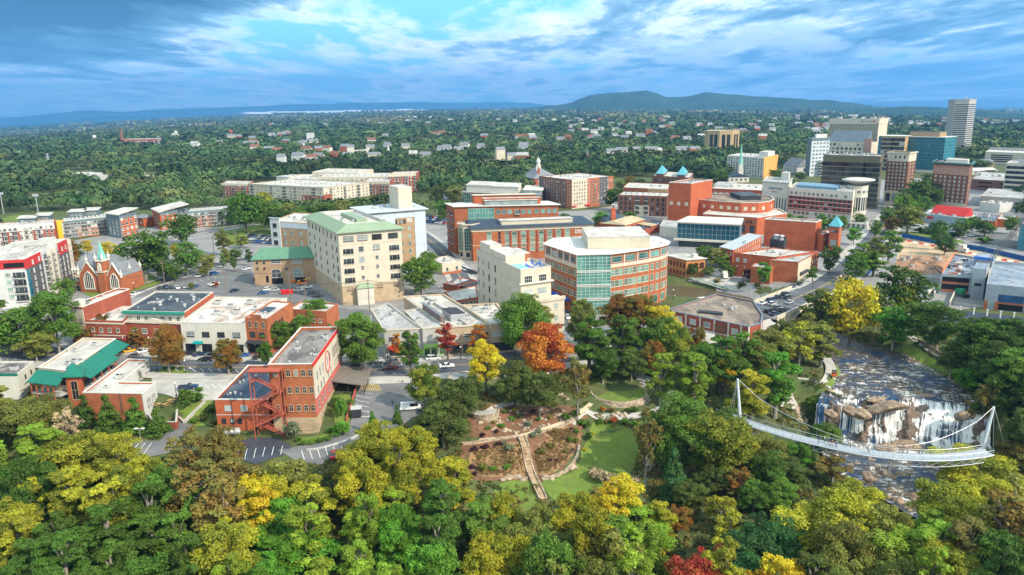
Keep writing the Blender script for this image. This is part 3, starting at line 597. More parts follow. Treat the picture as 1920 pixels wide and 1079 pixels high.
trees('along the street at the left edge',"48,575,108,g,r,668;112,543,84,g,r,665;15,590,70,g,r,665;-20,560,80,g,r,650;70,620,60,ol,r,680")
trees('on the pavement of the main street',"198,583,34,ob,t,648;160,612,40,ob,r,655;258,612,34,ob,t,660;318,615,72,ob,w,700;430,636,58,ob,r,704;395,608,34,o,t,658;452,603,38,o,t,660;520,602,62,g,r,660;565,590,54,g,r,655;840,600,46,r,t,676;896,604,42,o,t,672;745,622,26,o,t,678;682,585,98,g,r,702;771,613,54,g,t,708;795,680,76,gy,r,768;980,556,116,g,w,668;1010,560,60,ol,r,650;592,562,64,g,r,620;640,600,60,g,r,680;500,640,30,g,r,690")
trees('behind the green-roofed arcade building',"206,738,46,g,c,812;256,743,48,g,c,812;299,763,42,g,c,815;162,738,38,dg,c,800;135,765,46,bare,o,850;352,735,38,g,b,765")
trees('around the brick warehouse',"553,750,9,g,c,808;548,793,34,sg,b,828;746,758,20,g,c,795;700,770,26,bg,c,815;640,753,26,bg,b,785;640,795,34,bg,b,815")
trees('by the planted rock garden',"857,714,92,do,r,800;832,757,122,do,r,842;880,700,60,do,r,770")
trees('by the peace centre and theatre',"1430,488,32,bg,t,540;1555,458,42,dg,r,512;1552,485,26,g,t,512;1355,478,34,g,t,520;1345,465,46,ol,r,505;1322,458,40,g,r,500;1298,495,28,do,r,522;1328,500,30,do,r,522;1523,498,22,g,t,530;1368,496,22,g,t,520;1404,508,30,pu,b,528")
trees('along the street past the theatre',"1613,452,56,g,t,520;1636,470,54,g,t,520;1600,478,52,g,r,530;1590,520,40,dg,r,560;1665,428,50,g,t,495;1640,440,44,ol,t,500;1600,425,30,bg,r,460;1570,402,40,dg,r,440;1540,400,30,bg,t,430;1660,385,30,g,t,425;1690,360,40,g,r,420;1672,405,36,ob,r,440;1720,332,54,dg,r,395;1700,385,60,ol,r,440;1640,410,26,g,t,450;1590,380,24,g,t,420")
trees('in the car park beyond the dig',"1755,412,36,dg,r,455;1800,408,34,g,r,450;1845,412,38,dg,r,445;1770,440,40,dg,r,480;1760,420,28,g,t,470;1895,405,30,g,r,440;1822,405,26,g,r,440")
trees('around the red church',"275,428,92,dg,r,528;342,400,64,dg,r,462;352,453,58,g,r,518;312,488,38,g,r,525;390,474,30,ol,r,518;420,428,36,ol,t,480;462,364,88,dg,w,438;130,445,44,ob,r,520;165,450,22,y,r,480;210,450,30,y,r,500;225,470,50,dg,r,515;300,455,40,dg,r,510;330,455,18,y,r,490;440,480,16,g,t,510;420,475,14,g,t,505;468,465,18,dg,t,500;155,518,20,dg,b,535;185,518,18,dg,b,535;226,515,16,dg,b,532;240,508,18,dg,b,528;125,520,40,g,r,570;140,455,40,dg,r,500;425,465,20,ol,r,500")
trees('behind the white condominium',"500,372,52,g,r,430;540,380,46,ol,r,430;580,384,50,g,r,428;615,380,50,dg,r,425;645,374,48,ol,r,415;675,370,44,g,r,405;705,366,36,ol,r,403;790,478,80,g,r,560;800,470,50,g,r,530;520,390,60,dg,r,440;740,470,30,ol,r,520;560,392,50,g,r,435;497,360,36,yo,r,400")
trees('around the arts buildings up the street',"1150,352,46,dg,r,395;1125,395,34,bg,r,430;830,372,34,g,r,420;820,345,40,do,r,390;850,345,40,ol,r,390;870,350,36,ol,r,380;1250,480,20,do,r,500;1110,430,24,do,r,440;1165,425,36,do,r,442;1180,395,28,g,r,420;1060,400,28,g,r,420;1050,410,20,ol,r,432;1120,425,18,dg,t,440;1350,400,18,g,r,410;1450,405,16,y,r,425;1500,405,30,dg,r,440;1480,400,24,bg,r,430;1535,412,30,g,r,440;1560,410,24,lg,r,440")
trees('at the near edge of the front wood',"352,806,92,br,o,h17;402,799,96,br,r,h17;432,834,80,br,o,h16;470,882,90,y,r,h15;522,874,86,yo,r,h15;568,884,90,yo,r,h15;215,812,90,yo,r,h15;262,858,92,yo,r,h15;310,872,80,g,r,h15;1000,946,104,ol,r,h15;1082,926,110,yg,r,h15;1160,902,112,y,r,h15;1122,964,110,g,r,h16;1238,934,84,yg,t,h15;1210,984,110,lg,r,h16;935,925,90,yg,r,h15;960,985,110,ol,r,h16;1050,1000,120,ol,r,h17;1150,1010,120,lg,r,h17;1370,958,80,yo,o,h15;700,790,100,yg,r,h15;770,800,100,yg,r,h15;662,862,90,yg,t,h15;1828,846,150,yo,r,925;830,850,96,yg,r,h15")
trees('on the shady slope under the footbridge',"1292,902,66,do,r,960;1352,930,78,yg,o,1000;1412,902,66,g,r,965;1330,872,60,do,r,930;1385,880,60,ob,o,940;1462,905,70,g,r,975;1270,950,60,ob,r,1000")
trees('among the downtown towers',"1738,340,44,dg,r,388;1752,352,30,dg,r,392;1700,352,44,dg,r,400;1712,340,36,dg,r,385;1728,368,34,g,r,405;1708,378,36,g,r,415;1742,325,30,dg,r,350;1838,300,36,dg,r,320;1822,296,34,dg,r,315;1855,318,26,do,r,335;1500,322,24,dg,r,340;1455,318,30,dg,r,338;1350,318,34,g,r,342;1330,320,30,dg,r,340;1310,316,30,dg,r,336;1288,318,26,ol,r,338;1200,335,30,do,r,355;1180,330,30,ob,r,352;1165,338,28,ol,r,358;1140,322,30,dg,r,345;1270,288,30,dg,r,305;1480,335,30,dg,r,350;1665,398,22,bg,r,420;1612,400,24,g,r,425")
trees('on the near bank below the footbridge',"1606,902,104,yo,r,h16;1655,948,112,ol,r,h17;1560,935,90,br,o,h16;1715,990,120,lg,r,h17;1770,972,120,lg,t,h18;1820,930,100,yo,r,h16;1870,900,100,yo,r,h16;1640,1010,120,ol,r,h17;1720,1050,120,ol,r,h17;1800,1030,120,yg,r,h17;1880,1000,120,dg,r,h17;1900,940,90,br,o,h16;1690,1090,120,br,r,h17;1850,1075,120,dg,r,h17")
trees('in the planted strips of the church car park',"382,498,24,ol,r,520;405,528,12,r,r,540;440,466,34,dg,r,492;365,468,42,g,r,500;330,494,42,g,r,528;295,470,48,dg,r,510;455,440,30,ol,r,466;252,500,30,g,r,522;480,520,12,r,r,532;360,530,14,ol,r,544;520,560,14,g,r,570;300,548,12,ol,r,556")
trees('just past the right edge of the far bank',"1985,640,100,dg,r,735;2050,650,100,g,r,745;1990,720,100,dg,r,800;2070,740,110,ol,r,830;1985,800,100,g,r,880;2060,840,110,yo,r,930;2120,700,100,dg,r,790;2110,620,100,g,r,700")
# far woodland: one mass nobody could count
CLEAR=[[(1130,415),(1000,400),(985,352),(1012,345),(1060,335),(1260,332),(1300,340),(1362,342),(1365,310),(1500,318),(1508,290),(1660,285),(1690,300),(1830,300),(1925,300),(1925,470),(1130,470)],[(-20,470),(-20,405),(100,395),(190,395),(275,400),(285,395),(430,395),(430,440),(300,460)],[(405,400),(405,352),(470,345),(515,340),(590,327),(700,327),(785,330),(788,372),(700,402),(560,406)],[(222,282),(222,264),(312,260),(312,280)],[(822,500),(832,366),(880,350),(1010,366),(1010,500)],[(100,335),(100,322),(190,320),(195,335),(260,345),(200,352)],[(255,335),(255,322),(320,322),(320,345),(270,345)],[(880,318),(880,300),(960,298),(975,318)],[(730,405),(740,385),(830,362),(845,372),(830,395)],[(1090,262),(1240,250),(1260,262),(1150,268),(1090,275)],[(60,310),(60,322),(30,322)],[(600,300),(600,292),(700,285),(700,300)]]
def blob(nq,seed):
 g=np.random.default_rng(seed);u=g.normal(size=(nq,3));u[:,2]=np.abs(u[:,2])*0.9-0.25;u/=np.linalg.norm(u,axis=1)[:,None]
 lob=g.normal(size=(6,3));lob/=np.linalg.norm(lob,axis=1)[:,None];b=0.78+0.35*np.clip(((u@lob.T).max(1)-0.5)*2,0,1)+0.1*g.normal(size=nq)
 P=u*b[:,None]*np.array([0.5,0.5,0.42])+np.array([0,0,0.55]);N=u+0.28*g.normal(size=(nq,3));N/=np.linalg.norm(N,axis=1)[:,None]
 return P,N,0.5+(g.random(nq)-0.5)*0.7
def woodland():
 g=np.random.default_rng(3);C,N,S,T,W=[],[],[],[],[]
 fine,mid_,far_=[blob(150,i) for i in range(4)],[blob(60,i+9) for i in range(4)],[blob(22,i+20) for i in range(4)]
 D=470.0;cnt=0;mt=Vector((0,0,0))
 while D<11500:
  s=max(15,D*0.0125);n=int(1.62*D/s)
  for k in range(n):
   a=-0.81+1.62*(k+g.random())/n;dd=D+g.uniform(-.5,.5)*s;x,y=dd*math.sin(a),dd*math.cos(a)
   z=-135*min(abs(math.tan(a))/0.69,1.3)**2*float(sstep(dd,700,9000))
   px,py=proj((x,y,z))
   if dd<2600 and any(inpoly(px,py,p) for p in CLEAR):continue
   if dd<560 and py>425+(0 if px<520 else-25):continue
   dens=float(fbm(np.array([x/170]),np.array([y/240]),3,5)[0])
   if dd>560 and dens<0.30 and dd<5000:continue
   hh=g.uniform(9,17) if dd<1500 else g.uniform(9,18)+0.0012*dd*g.random();ww=s*(0.75+1.1*g.random()**2)
   P,Nn,tt=(fine if dd<900 else mid_ if dd<2000 else far_)[g.integers(4)]
   ro=g.random()*6.283;cr,sr=math.cos(ro),math.sin(ro);R_=np.array([[cr,sr,0],[-sr,cr,0],[0,0,1]])
   C.append(P@R_*np.array([ww,ww,hh])+np.array([x,y,z]));N.append(Nn@R_);sz=(0.085 if dd<900 else 0.135 if dd<2000 else 0.22)*ww
   S.append(np.full(len(P),sz)*g.uniform(0.7,1.2,len(P)));T.append(np.clip(tt*0.55+0.75*g.random()**1.3-0.1,0,1));W.append(np.full(len(P),0));cnt+=1
  D+=s*(0.95 if D<2500 else 0.75)
 me=quads(np.concatenate(C),np.concatenate(N),np.concatenate(S),np.concatenate(T),'woodland');print('woodland trees',cnt,'faces',len(me.polygons))
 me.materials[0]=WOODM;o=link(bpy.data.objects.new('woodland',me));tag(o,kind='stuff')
def woodmat():
 ma=bpy.data.materials.new('woodland_leaves');ma.use_nodes=True;t=NT(ma.node_tree);pos=t.n('ShaderNodeNewGeometry').outputs['Position']
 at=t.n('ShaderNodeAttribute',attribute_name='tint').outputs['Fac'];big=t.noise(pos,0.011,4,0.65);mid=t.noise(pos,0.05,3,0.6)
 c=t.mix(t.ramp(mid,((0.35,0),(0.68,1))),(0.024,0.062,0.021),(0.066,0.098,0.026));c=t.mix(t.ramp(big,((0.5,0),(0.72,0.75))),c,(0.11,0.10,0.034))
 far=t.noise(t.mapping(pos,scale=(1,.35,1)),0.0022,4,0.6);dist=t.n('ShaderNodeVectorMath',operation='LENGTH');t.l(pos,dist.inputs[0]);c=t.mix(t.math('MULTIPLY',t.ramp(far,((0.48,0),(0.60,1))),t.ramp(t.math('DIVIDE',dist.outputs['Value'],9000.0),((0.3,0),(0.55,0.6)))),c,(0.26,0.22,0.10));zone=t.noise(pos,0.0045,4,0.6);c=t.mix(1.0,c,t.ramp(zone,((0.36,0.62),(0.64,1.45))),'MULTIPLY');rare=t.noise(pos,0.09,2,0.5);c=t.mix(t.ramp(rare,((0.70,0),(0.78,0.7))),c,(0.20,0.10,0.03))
 hs=t.n('ShaderNodeHueSaturation');t.l(c,hs.inputs['Color']);t.l(t.math('ADD',0.5,t.math('MULTIPLY',at,1.1)),hs.inputs['Value'])
 p=t.n('ShaderNodeBsdfPrincipled');p.inputs['Roughness'].default_value=0.75;p.inputs['Specular IOR Level'].default_value=0.15;t.l(hs.outputs[0],p.inputs[0]);t.l(p.outputs[0],t.n('ShaderNodeOutputMaterial').inputs[0]);return ma
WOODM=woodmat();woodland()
def undergrowth():
 """low ground cover on the park slopes"""
 g=np.random.default_rng(31);ZN=[(-60,700),(60,700),(200,810),(300,860),(640,862),(690,812),(740,800),(820,790),(850,730),(900,735),(960,706),(1060,690),(1270,660),(1430,650),(1500,600),(1640,600),(1700,620),(1960,600),(1960,1140),(-60,1140)]
 NO=[[(862,836),(880,780),(930,755),(985,750),(1060,760),(1100,774),(1240,768),(1250,730),(1215,712),(1110,714),(1100,750),(1112,797),(1178,800),(1200,830),(1190,886),(1150,906),(1046,948),(1000,912),(938,912),(862,882)],[(1490,762),(1540,728),(1545,680),(1600,680),(1600,780),(1500,780)],[(1690,664),(1700,648),(1790,680),(1800,712)],[(1690,600),(1960,590),(1960,640),(1790,618)],[(205,820),(310,820),(330,780),(370,786),(360,806),(320,855),(262,866),(205,855)],[(380,820),(640,815),(600,875),(480,878),(375,855)]]
 C,N,S,T=[],[],[],[];n=0
 while n<7500:
  px,py=g.uniform(-60,1960),600+480*g.random()
  if not inpoly(px,py,ZN) or any(inpoly(px,py,q) for q in NO):n+=.2;continue
  n+=1;P=GT(px,py)
  if np.hypot(_rc[:,0]-P.x,_rc[:,1]-P.y).min()<17 and P.z<-8.2:continue
  r=g.uniform(.5,1.7);k=int(16+14*r);u=g.normal(size=(k,3));u[:,2]=np.abs(u[:,2]);u/=np.linalg.norm(u,axis=1)[:,None]
  C.append(np.array(P)+u*np.array([r,r,r*.6])*g.uniform(.4,1,(k,1)));N.append(u+.4*g.normal(size=(k,3)));S.append(g.uniform(.14,.34,k)*r**.5);T.append(np.clip(g.random()+.3*(g.random(k)-.5),0,1))
 N=np.concatenate(N);N/=np.linalg.norm(N,axis=1)[:,None];me=quads(np.concatenate(C),N,np.concatenate(S),np.concatenate(T),'undergrowth');o=link(bpy.data.objects.new('undergrowth',me));o.color=(.085,.13,.024,1);o['tone']=(.20,.13,.04,.8);tag(o,kind='stuff')
undergrowth()
def ornamental():
 g=np.random.default_rng(41);C,N,S,T=[],[],[],[]
 for poly in([(880,850),(930,838),(980,832),(996,870),(990,890),(900,895)],[(1000,850),(1030,820),(1070,815),(1076,850),(1040,885),(1010,892)],[(1020,810),(1080,806),(1086,830),(1040,826)]):
  n=0
  while n<330:
   px,py=g.uniform(870,1090),g.uniform(800,900)
   if not inpoly(px,py,poly):continue
   n+=1;P=np.array(GT(px,py));r=g.uniform(.35,.9);k=26;u=g.normal(size=(k,3));u[:,2]=np.abs(u[:,2])+.4;u/=np.linalg.norm(u,axis=1)[:,None]
   C.append(P+u*r*np.array([.8,.8,1.1])*g.uniform(.3,1,(k,1)));nn_=u+.8*g.normal(size=(k,3));N.append(nn_/np.linalg.norm(nn_,axis=1)[:,None]);S.append(g.uniform(.08,.2,k));T.append(np.clip(g.random()+.3*(g.random(k)-.5),0,1))
 me=quads(np.concatenate(C),np.concatenate(N),np.concatenate(S),np.concatenate(T),'ornamental_grass');o=link(bpy.data.objects.new('ornamental_grass',me));o.color=(.33,.20,.085,1);o['tone']=(.19,.13,.05,.8);tag(o,kind='stuff')
ornamental()
# buildings: kit
BR=M('brick_orange',(0.36,0.115,0.048),0.9,0.2,0.35,kind='brick');BRR=M('brick_red',(0.30,0.075,0.042),0.9,0.2,0.35,kind='brick');BRD=M('brick_brown',(0.19,0.085,0.055),0.9,0.2,0.35,kind='brick')
BRO=M('brick_bright',(0.42,0.105,0.042),0.9,0.15,0.3,kind='brick');BRT=M('brick_tan',(0.36,0.24,0.14),0.9,0.15,0.4,kind='brick');BRP=M('brick_pale',(0.44,0.33,0.21),0.9,0.15,0.4,kind='brick');BRG=M('brick_grey',(0.17,0.13,0.115),0.9,0.15,0.4,kind='brick')
CREAM=M('cream_plaster',(0.55,0.48,0.365),0.85,0.08,0.3,kind='wall');WHITE=M('white_plaster',(0.57,0.53,0.44),0.85,0.07,0.3,kind='wall');OFFW=M('grey_white_cladding',(0.53,0.52,0.48),0.8,0.08,0.3,kind='wall');CONC=M('concrete_wall',(0.40,0.38,0.34),0.9,0.14,0.3,kind='wall')
BLUEG=M('blue_grey_cladding',(0.115,0.165,0.175),0.7,0.12,0.3,kind='wall');SLATEB=M('pale_blue_cladding',(0.47,0.52,0.54),0.7,0.1,0.3,kind='wall');DKGREY=M('dark_grey_cladding',(0.10,0.093,0.095),0.8,0.12,0.3,kind='wall');REDP=M('red_cladding',(0.52,0.035,0.028),0.6,0.1,0.5);YELP=M('yellow_cladding',(0.72,0.40,0.02),0.6,0.08,0.5)
TANC=M('tan_concrete',(0.46,0.31,0.15),0.85,0.1,0.3,kind='wall');BRONZE=M('olive_bronze_cladding',(0.125,0.11,0.065),0.6,0.15,0.4);ORANGE=M('orange_roof_and_sun_tint',(0.62,0.33,0.085),0.85,0.08,0.4,kind='wall')
RW_=M('white_membrane',(0.54,0.51,0.45),0.85,0.08,0.15,kind='roof',col2=(0.36,0.32,0.27));RG_=M('grey_membrane',(0.42,0.41,0.385),0.9,0.12,0.2,kind='roof',col2=(0.24,0.225,0.2));RK_=M('black_membrane',(0.030,0.040,0.052),0.7,0.3,0.3,kind='roof',col2=(0.09,0.10,0.11));RB_=M('gravel_roof',(0.28,0.22,0.165),0.95,0.2,0.3,kind='roof',col2=(0.10,0.08,0.07));RT_=M('tar_roof',(0.27,0.245,0.22),0.95,0.25,0.25,kind='roof',col2=(0.07,0.062,0.056));RR_=M('rusty_roof',(0.62,0.58,0.52),0.85,0.12,0.3,kind='roof',col2=(0.30,0.19,0.13))
GRN=M('green_metal_roof',(0.012,0.16,0.105),0.45,0.12,0.4,kind='seam');SAGE=M('sage_metal_roof',(0.25,0.325,0.205),0.5,0.1,0.3,kind='seam');VERD=M('verdigris_copper',(0.20,0.47,0.37),0.6,0.2,0.8);TEALR=M('teal_metal_roof',(0.10,0.36,0.40),0.5,0.1,0.4,kind='seam');SLATE=M('slate_roof',(0.19,0.20,0.21),0.8,0.2,0.5,kind='seam');DKROOF=M('dark_blue_roof',(0.04,0.06,0.085),0.6,0.2,0.4,kind='seam');MOSSG=M('green_tile_roof',(0.11,0.235,0.145),0.7,0.2,0.8,kind='seam')
GL=M('dark_glass',(0.018,0.024,0.030),0.12,0.3,0.3,0.5,kind='glass',col2=(0.055,0.07,0.075));GT_=M('teal_glass',(0.012,0.085,0.075),0.10,0.3,0.3,0.5,kind='glass',col2=(0.14,0.36,0.30));GB=M('blue_glass',(0.01,0.075,0.105),0.10,0.3,0.3,0.5,kind='glass',col2=(0.05,0.22,0.27));GP=M('pale_glass',(0.22,0.26,0.25),0.12,0.3,0.3,0.5,kind='glass',col2=(0.50,0.54,0.50))
FWH=M('white_frame',(0.60,0.57,0.50),0.7,0.06,1.0);FDK=M('dark_frame',(0.035,0.035,0.038),0.6,0.1,1.0);FGR=M('grey_frame',(0.36,0.36,0.35),0.6,0.1,1.0);STEEL=M('steel',(0.45,0.46,0.47),0.45,0.15,1.0,metal=0.4);REDST=M('red_oxide_steel',(0.36,0.085,0.05),0.8,0.2,1.0);HVACM=M('plant_casing',(0.42,0.42,0.40),0.6,0.15,1.0);BLACK=M('black_void',(0.010,0.010,0.011),0.9,0.1,1.0);BLUEP=M('blue_canvas',(0.02,0.10,0.48),0.8,0.12,1.0);LIME=M('lime_fascia',(0.25,0.58,0.05),0.6,0.08,1.0);SIGNW=M('sign_white',(0.80,0.78,0.72),0.6,0.05,1.0);SIGNR=M('sign_red',(0.55,0.02,0.02),0.6,0.05,1.0);SIGNB=M('sign_blue',(0.02,0.03,0.15),0.6,0.05,1.0);POOL=M('pool_water',(0.10,0.52,0.58),0.1,0.1,1.0,0.6);TERR=M('terrace_canvas',(0.16,0.14,0.115),0.8,0.15,0.6)
def inset(P,d):
 n=len(P);out=[]
 for i in range(n):
  p,a,b=P[i],P[i-1],P[(i+1)%n];e1=(p-a).normalized();e2=(b-p).normalized()
  n1=Vector((-e1.y,e1.x));n2=Vector((-e2.y,e2.x));m=n1+n2;k=m.dot(n1);out.append(p+m*(d/max(k,0.3)))
 return out
WMESH={}
def wmesh(w,h,kind,fm,gm,part):
 """window shapes, front towards -y, origin at the centre: 'p' plain, 'v' sash with mid rail, 'm' many panes, 'a' arched, 's' shop window, 'n' bare strip"""
 key=(round(w,2),round(h,2),kind,fm.name,gm.name,part)
 if key in WMESH:return WMESH[key]
 fr,gl=MB(),MB();gl.mi=1 if part=='all' else 0;t=min(0.13,w*0.12);x,z=w/2,h/2
 if kind=='a':
  n=7;arc=[(x*math.cos(math.pi*i/n),z-x*0.55+x*0.55*math.sin(math.pi*i/n)) for i in range(n+1)]
  gl.face([(-x+t,-.03,-z+t),(x-t,-.03,-z+t)]+[(p[0]*(1-t/x),-.03,p[1]-t) for p in arc])
  for a,b in zip([(x,-z)]+arc,arc+[(-x,-z)]):
   ia,ib=(a[0]*(1-t/x),a[1]-(t if a[1]>-z else 0)),(b[0]*(1-t/x),b[1]-(t if b[1]>-z else 0))
   fr.face([(a[0],-.09,a[1]),(b[0],-.09,b[1]),(ib[0],-.09,ib[1]),(ia[0],-.09,ia[1])]);fr.face([(b[0],-.09,b[1]),(a[0],-.09,a[1]),(a[0],0,a[1]),(b[0],0,b[1])])
  fr.box(-t/4,-.08,-z,t/4,0,z-t);fr.box(-x,-.07,-t/3,x,0,t/3)
 else:
  gl.box(-x+t*.5,-.03,-z+t*.5,x-t*.5,0,z-t*.5,bottom=False)
  if kind!='n':
   fr.box(-x,-.09,-z,-x+t,0,z);fr.box(x-t,-.09,-z,x,0,z);fr.box(-x+t,-.088,z-t,x-t,0,z);fr.box(-x+t,-.088,-z,x-t,0,-z+t)
  if kind in 'vm':fr.box(-x+t,-.07,-t/3,x-t,0,t/3)
  if kind in 'pm' and w>1.0:fr.box(-t/3,-.072,-z+t,t/3,0,z-t)
  if kind=='m' and w>1.5:fr.box(-x/2-t/4,-.074,-z+t,-x/2+t/4,0,z-t);fr.box(x/2-t/4,-.074,-z+t,x/2+t/4,0,z-t)
  if kind=='s':
   k=max(2,int(w/1.5))
   for i in range(1,k):fr.box(-x+w*i/k-.04,-.075,-z+t,-x+w*i/k+.04,0,z-t)
   fr.box(-x+t,-.078,z*0.5,x-t,0,z*0.5+.09)
 if kind in 'pvma':fr.box(-x-.08,-.2,-z-.12,x+.08,0,-z)
 if part=='all':
  b=len(fr.v);fr.v+=gl.v;fr.f+=[tuple(i+b for i in f) for f in gl.f];fr.m+=gl.m;me=fr.mesh('window',[fm,gm])
 else:me=fr.mesh('window',fm) if part=='f' else gl.mesh('pane',gm)
 WMESH[key]=me;return me
def hvac_mesh(k):
 mb=MB();
 if k==0:
  mb.box(-1,-.7,0.15,1,.7,1.25);mb.mi=1;mb.lathe([(.5,1.25),(.5,1.4),(.42,1.4),(.1,1.32)],10,(-.4,0));mb.box(.35,-.5,1.25,.85,.5,1.33);mb.mi=0;mb.box(-.9,-.6,0,-.7,.6,.15);mb.box(.7,-.6,0,.9,.6,.15)
 elif k==1:
  mb.lathe([(.5,0),(.5,.2),(.38,.25),(.38,.7),(.62,.8),(.55,1.05),(.1,1.15)],10)
 else:
  mb.box(-.5,-.5,.1,.5,.5,1.0);mb.mi=1;mb.lathe([(.42,1.0),(.42,1.06),(.1,1.02)],10);mb.mi=0;mb.box(.5,-.15,.2,1.3,.15,.45)
 return mb.mesh('rooftop_unit',[HVACM,FDK])
HV=[hvac_mesh(k) for k in range(3)]
class Bld:
 def __init__(s,name,label,top,base=None,h=None,wall=None,roof=None,par=0.7,cat='building',group=None,bi=None,parmat=None,poly=None,deep=None,gz=None,sink=4):
  n=len(top);bi=(1 if n==3 else 0) if bi is None else bi
  if h is None:
   P=GT(*base);s.gz=P.z if gz is None else gz;h=hgt(P,top[bi][1])
  else:s.gz=0.0 if gz is None else gz
  pts=[Vector(G(a,b,h)[:2]) for a,b in top]
  if n==3:pts.append(pts[0]+pts[2]-pts[1])
  if sum(pts[i].x*pts[(i+1)%len(pts)].y-pts[(i+1)%len(pts)].x*pts[i].y for i in range(len(pts)))<0:print('CW polygon',name,label)
  s.init(name,label,pts,h,wall,roof,par,cat,group,parmat,sink)
 @classmethod
 def T(cls,name,label,ground,top,dep=20,wall=None,roof=None,par=.4,cat='building',group=None,sink=4):
  """tall things, set out from their ground line: ground = 2 pixels (front) or 3 (left, near, right)"""
  s=cls.__new__(cls);P=[GT(*g) for g in ground];s.gz=P[1 if len(P)>1 else 0].z;h=hgt(P[1],top);P=[Vector((p.x,p.y)) for p in P]
  if len(P)==2:d=(P[1]-P[0]).normalized();n=Vector((-d.y,d.x))*dep;P+=[P[1]+n,P[0]+n]
  elif len(P)==3:P.append(P[0]+P[2]-P[1])
  s.init(name,label,P,h,wall,roof,par,cat,group,None,sink);return s
 def init(s,name,label,pts,h,wall,roof,par,cat,group,parmat,sink=4):
  if __name__!='__main__':BLD.append(s)
  s.h=h;s.o=Vector((sum(p.x for p in pts)/len(pts),sum(p.y for p in pts)/len(pts)));s.P=[p-s.o for p in pts];s.wall=wall;s.par=par
  s.root=empty(name,(s.o.x,s.o.y,s.gz),0,label,cat,group);s.H=h-s.gz;s.wins=[];s.D=(Vector((s.o.x,s.o.y,h))-CAM).length;z0=-sink
  mb=MB();mb.prism(s.P,z0,s.H,top=False)
  if par>0.05:
   I=inset(s.P,min(0.35,0.35));k=len(s.P)
   for i in range(k):
    j=(i+1)%k;mb.face([(*s.P[i],s.H),(*s.P[j],s.H),(*I[j],s.H),(*I[i],s.H)]);mb.face([(*I[i],s.H),(*I[j],s.H),(*I[j],s.H-par),(*I[i],s.H-par)])
  else:I=s.P
  w=mb.build('wall',wall,s.root)
  if par>=0:
   rb=MB();rb.face([(*p,s.H-max(par,0)*0.96) for p in I]);rb.build('roof',roof,s.root)
  if parmat:s.cap(parmat)
  s.I=I
 def cap(s,mat,w=0.45,t=0.16):
  O,I=inset(s.P,-0.09),inset(s.P,w);mb=MB();k=len(O);z=s.H+0.003
  for i in range(k):
   j=(i+1)%k;mb.face([(*O[i],z+t),(*O[j],z+t),(*I[j],z+t),(*I[i],z+t)]);mb.face([(*O[i],z-.1),(*O[j],z-.1),(*O[j],z+t),(*O[i],z+t)]);mb.face([(*I[j],z),(*I[i],z),(*I[i],z+t),(*I[j],z+t)])
  mb.build('coping',mat,s.root)
 def E(s,e):
  a,b=s.P[e%len(s.P)],s.P[(e+1)%len(s.P)];d=b-a;L=d.length;d=d/L;return a,d,Vector((d.y,-d.x)),L
 def Z(s,v):return s.H*(1-v)
 def win(s,e,us,vs,w,h,kind='p',fm=None,gm=None,name='window'):
  fm=fm or FWH;gm=gm or GL;a,d,nn,L=s.E(e)
  if isinstance(us,tuple):us=[us[0]+(us[1]-us[0])*(i+0.5)/us[2] for i in range(us[2])]
  if isinstance(vs,tuple):vs=[vs[0]+(vs[1]-vs[0])*(i+0.5)/vs[2] for i in range(vs[2])]
  rz=math.atan2(d.y,d.x)
  for v in vs:
   for u in us:
    p=a+d*(u*L)+nn*0.004;s.wins.append(((p.x,p.y,s.Z(v)),rz,w,h,kind,fm,gm,name))
  return s
 def frame(s,e,u0,u1,v0,v1,z_off=0):
  a,d,nn,L=s.E(e);return a,d,nn,u0*L,u1*L,s.Z(v1),s.Z(v0)
 def slab(s,mb,e,x0,x1,z0,z1,p0,p1,mi=None):
  a,d,nn,L=s.E(e);q=lambda x,p,z:(*(a+d*x+nn*p),z)
  mb.hexa([q(x0,p1,z0),q(x1,p1,z0),q(x1,p0,z0),q(x0,p0,z0),q(x0,p1,z1),q(x1,p1,z1),q(x1,p0,z1),q(x0,p0,z1)],mi)
 def panel(s,e,u0,u1,v0,v1,mat,proud=0.05,name='facade_panel',back=-0.2):
  mb=MB();L=s.E(e)[3];s.slab(mb,e,u0*L,u1*L,s.Z(v1),s.Z(v0),back,proud);mb.build(name,mat,s.root);return s
 def band(s,v,t,proud,mat,name='cornice',edges=None):
  z=s.Z(v)
  if edges is None:
   O,I=inset(s.P,-proud),inset(s.P,0.1);mb=MB();k=len(O)
   for i in range(k):
    j=(i+1)%k;mb.face([(*O[i],z),(*O[j],z),(*O[j],z+t),(*O[i],z+t)]);mb.face([(*O[i],z+t),(*O[j],z+t),(*I[j],z+t),(*I[i],z+t)]);mb.face([(*O[j],z),(*O[i],z),(*I[i],z),(*I[j],z)])
   mb.build(name,mat,s.root)
  else:
   for e in edges:
    mb=MB();L=s.E(e)[3];s.slab(mb,e,-proud*.9,L+proud*.9,z,z+t,-0.1,proud+0.002*e);mb.build(name,mat,s.root)
  return s
 def curtain(s,e,u0,u1,v0,v1,nu,nv,gm=None,fm=None,proud=0.08,bar=0.12,name='glass_wall'):
  gm,fm=gm or GT_,fm or FWH;L=s.E(e)[3];x0,x1,z0,z1=u0*L,u1*L,s.Z(v1),s.Z(v0);mb=MB();s.slab(mb,e,x0,x1,z0,z1,-0.1,proud);g=mb.build(name,gm,s.root);mb=MB()
  for i in range(nu+1):x=x0+(x1-x0)*i/nu;s.slab(mb,e,x-bar/2,x+bar/2,z0,z1,proud,proud+.09)
  for j in range(nv+1):z=z0+(z1-z0)*j/nv;s.slab(mb,e,x0,x1,z-bar/2,z+bar/2,proud,proud+.07)
  mb.build('mullions',fm,g);return s
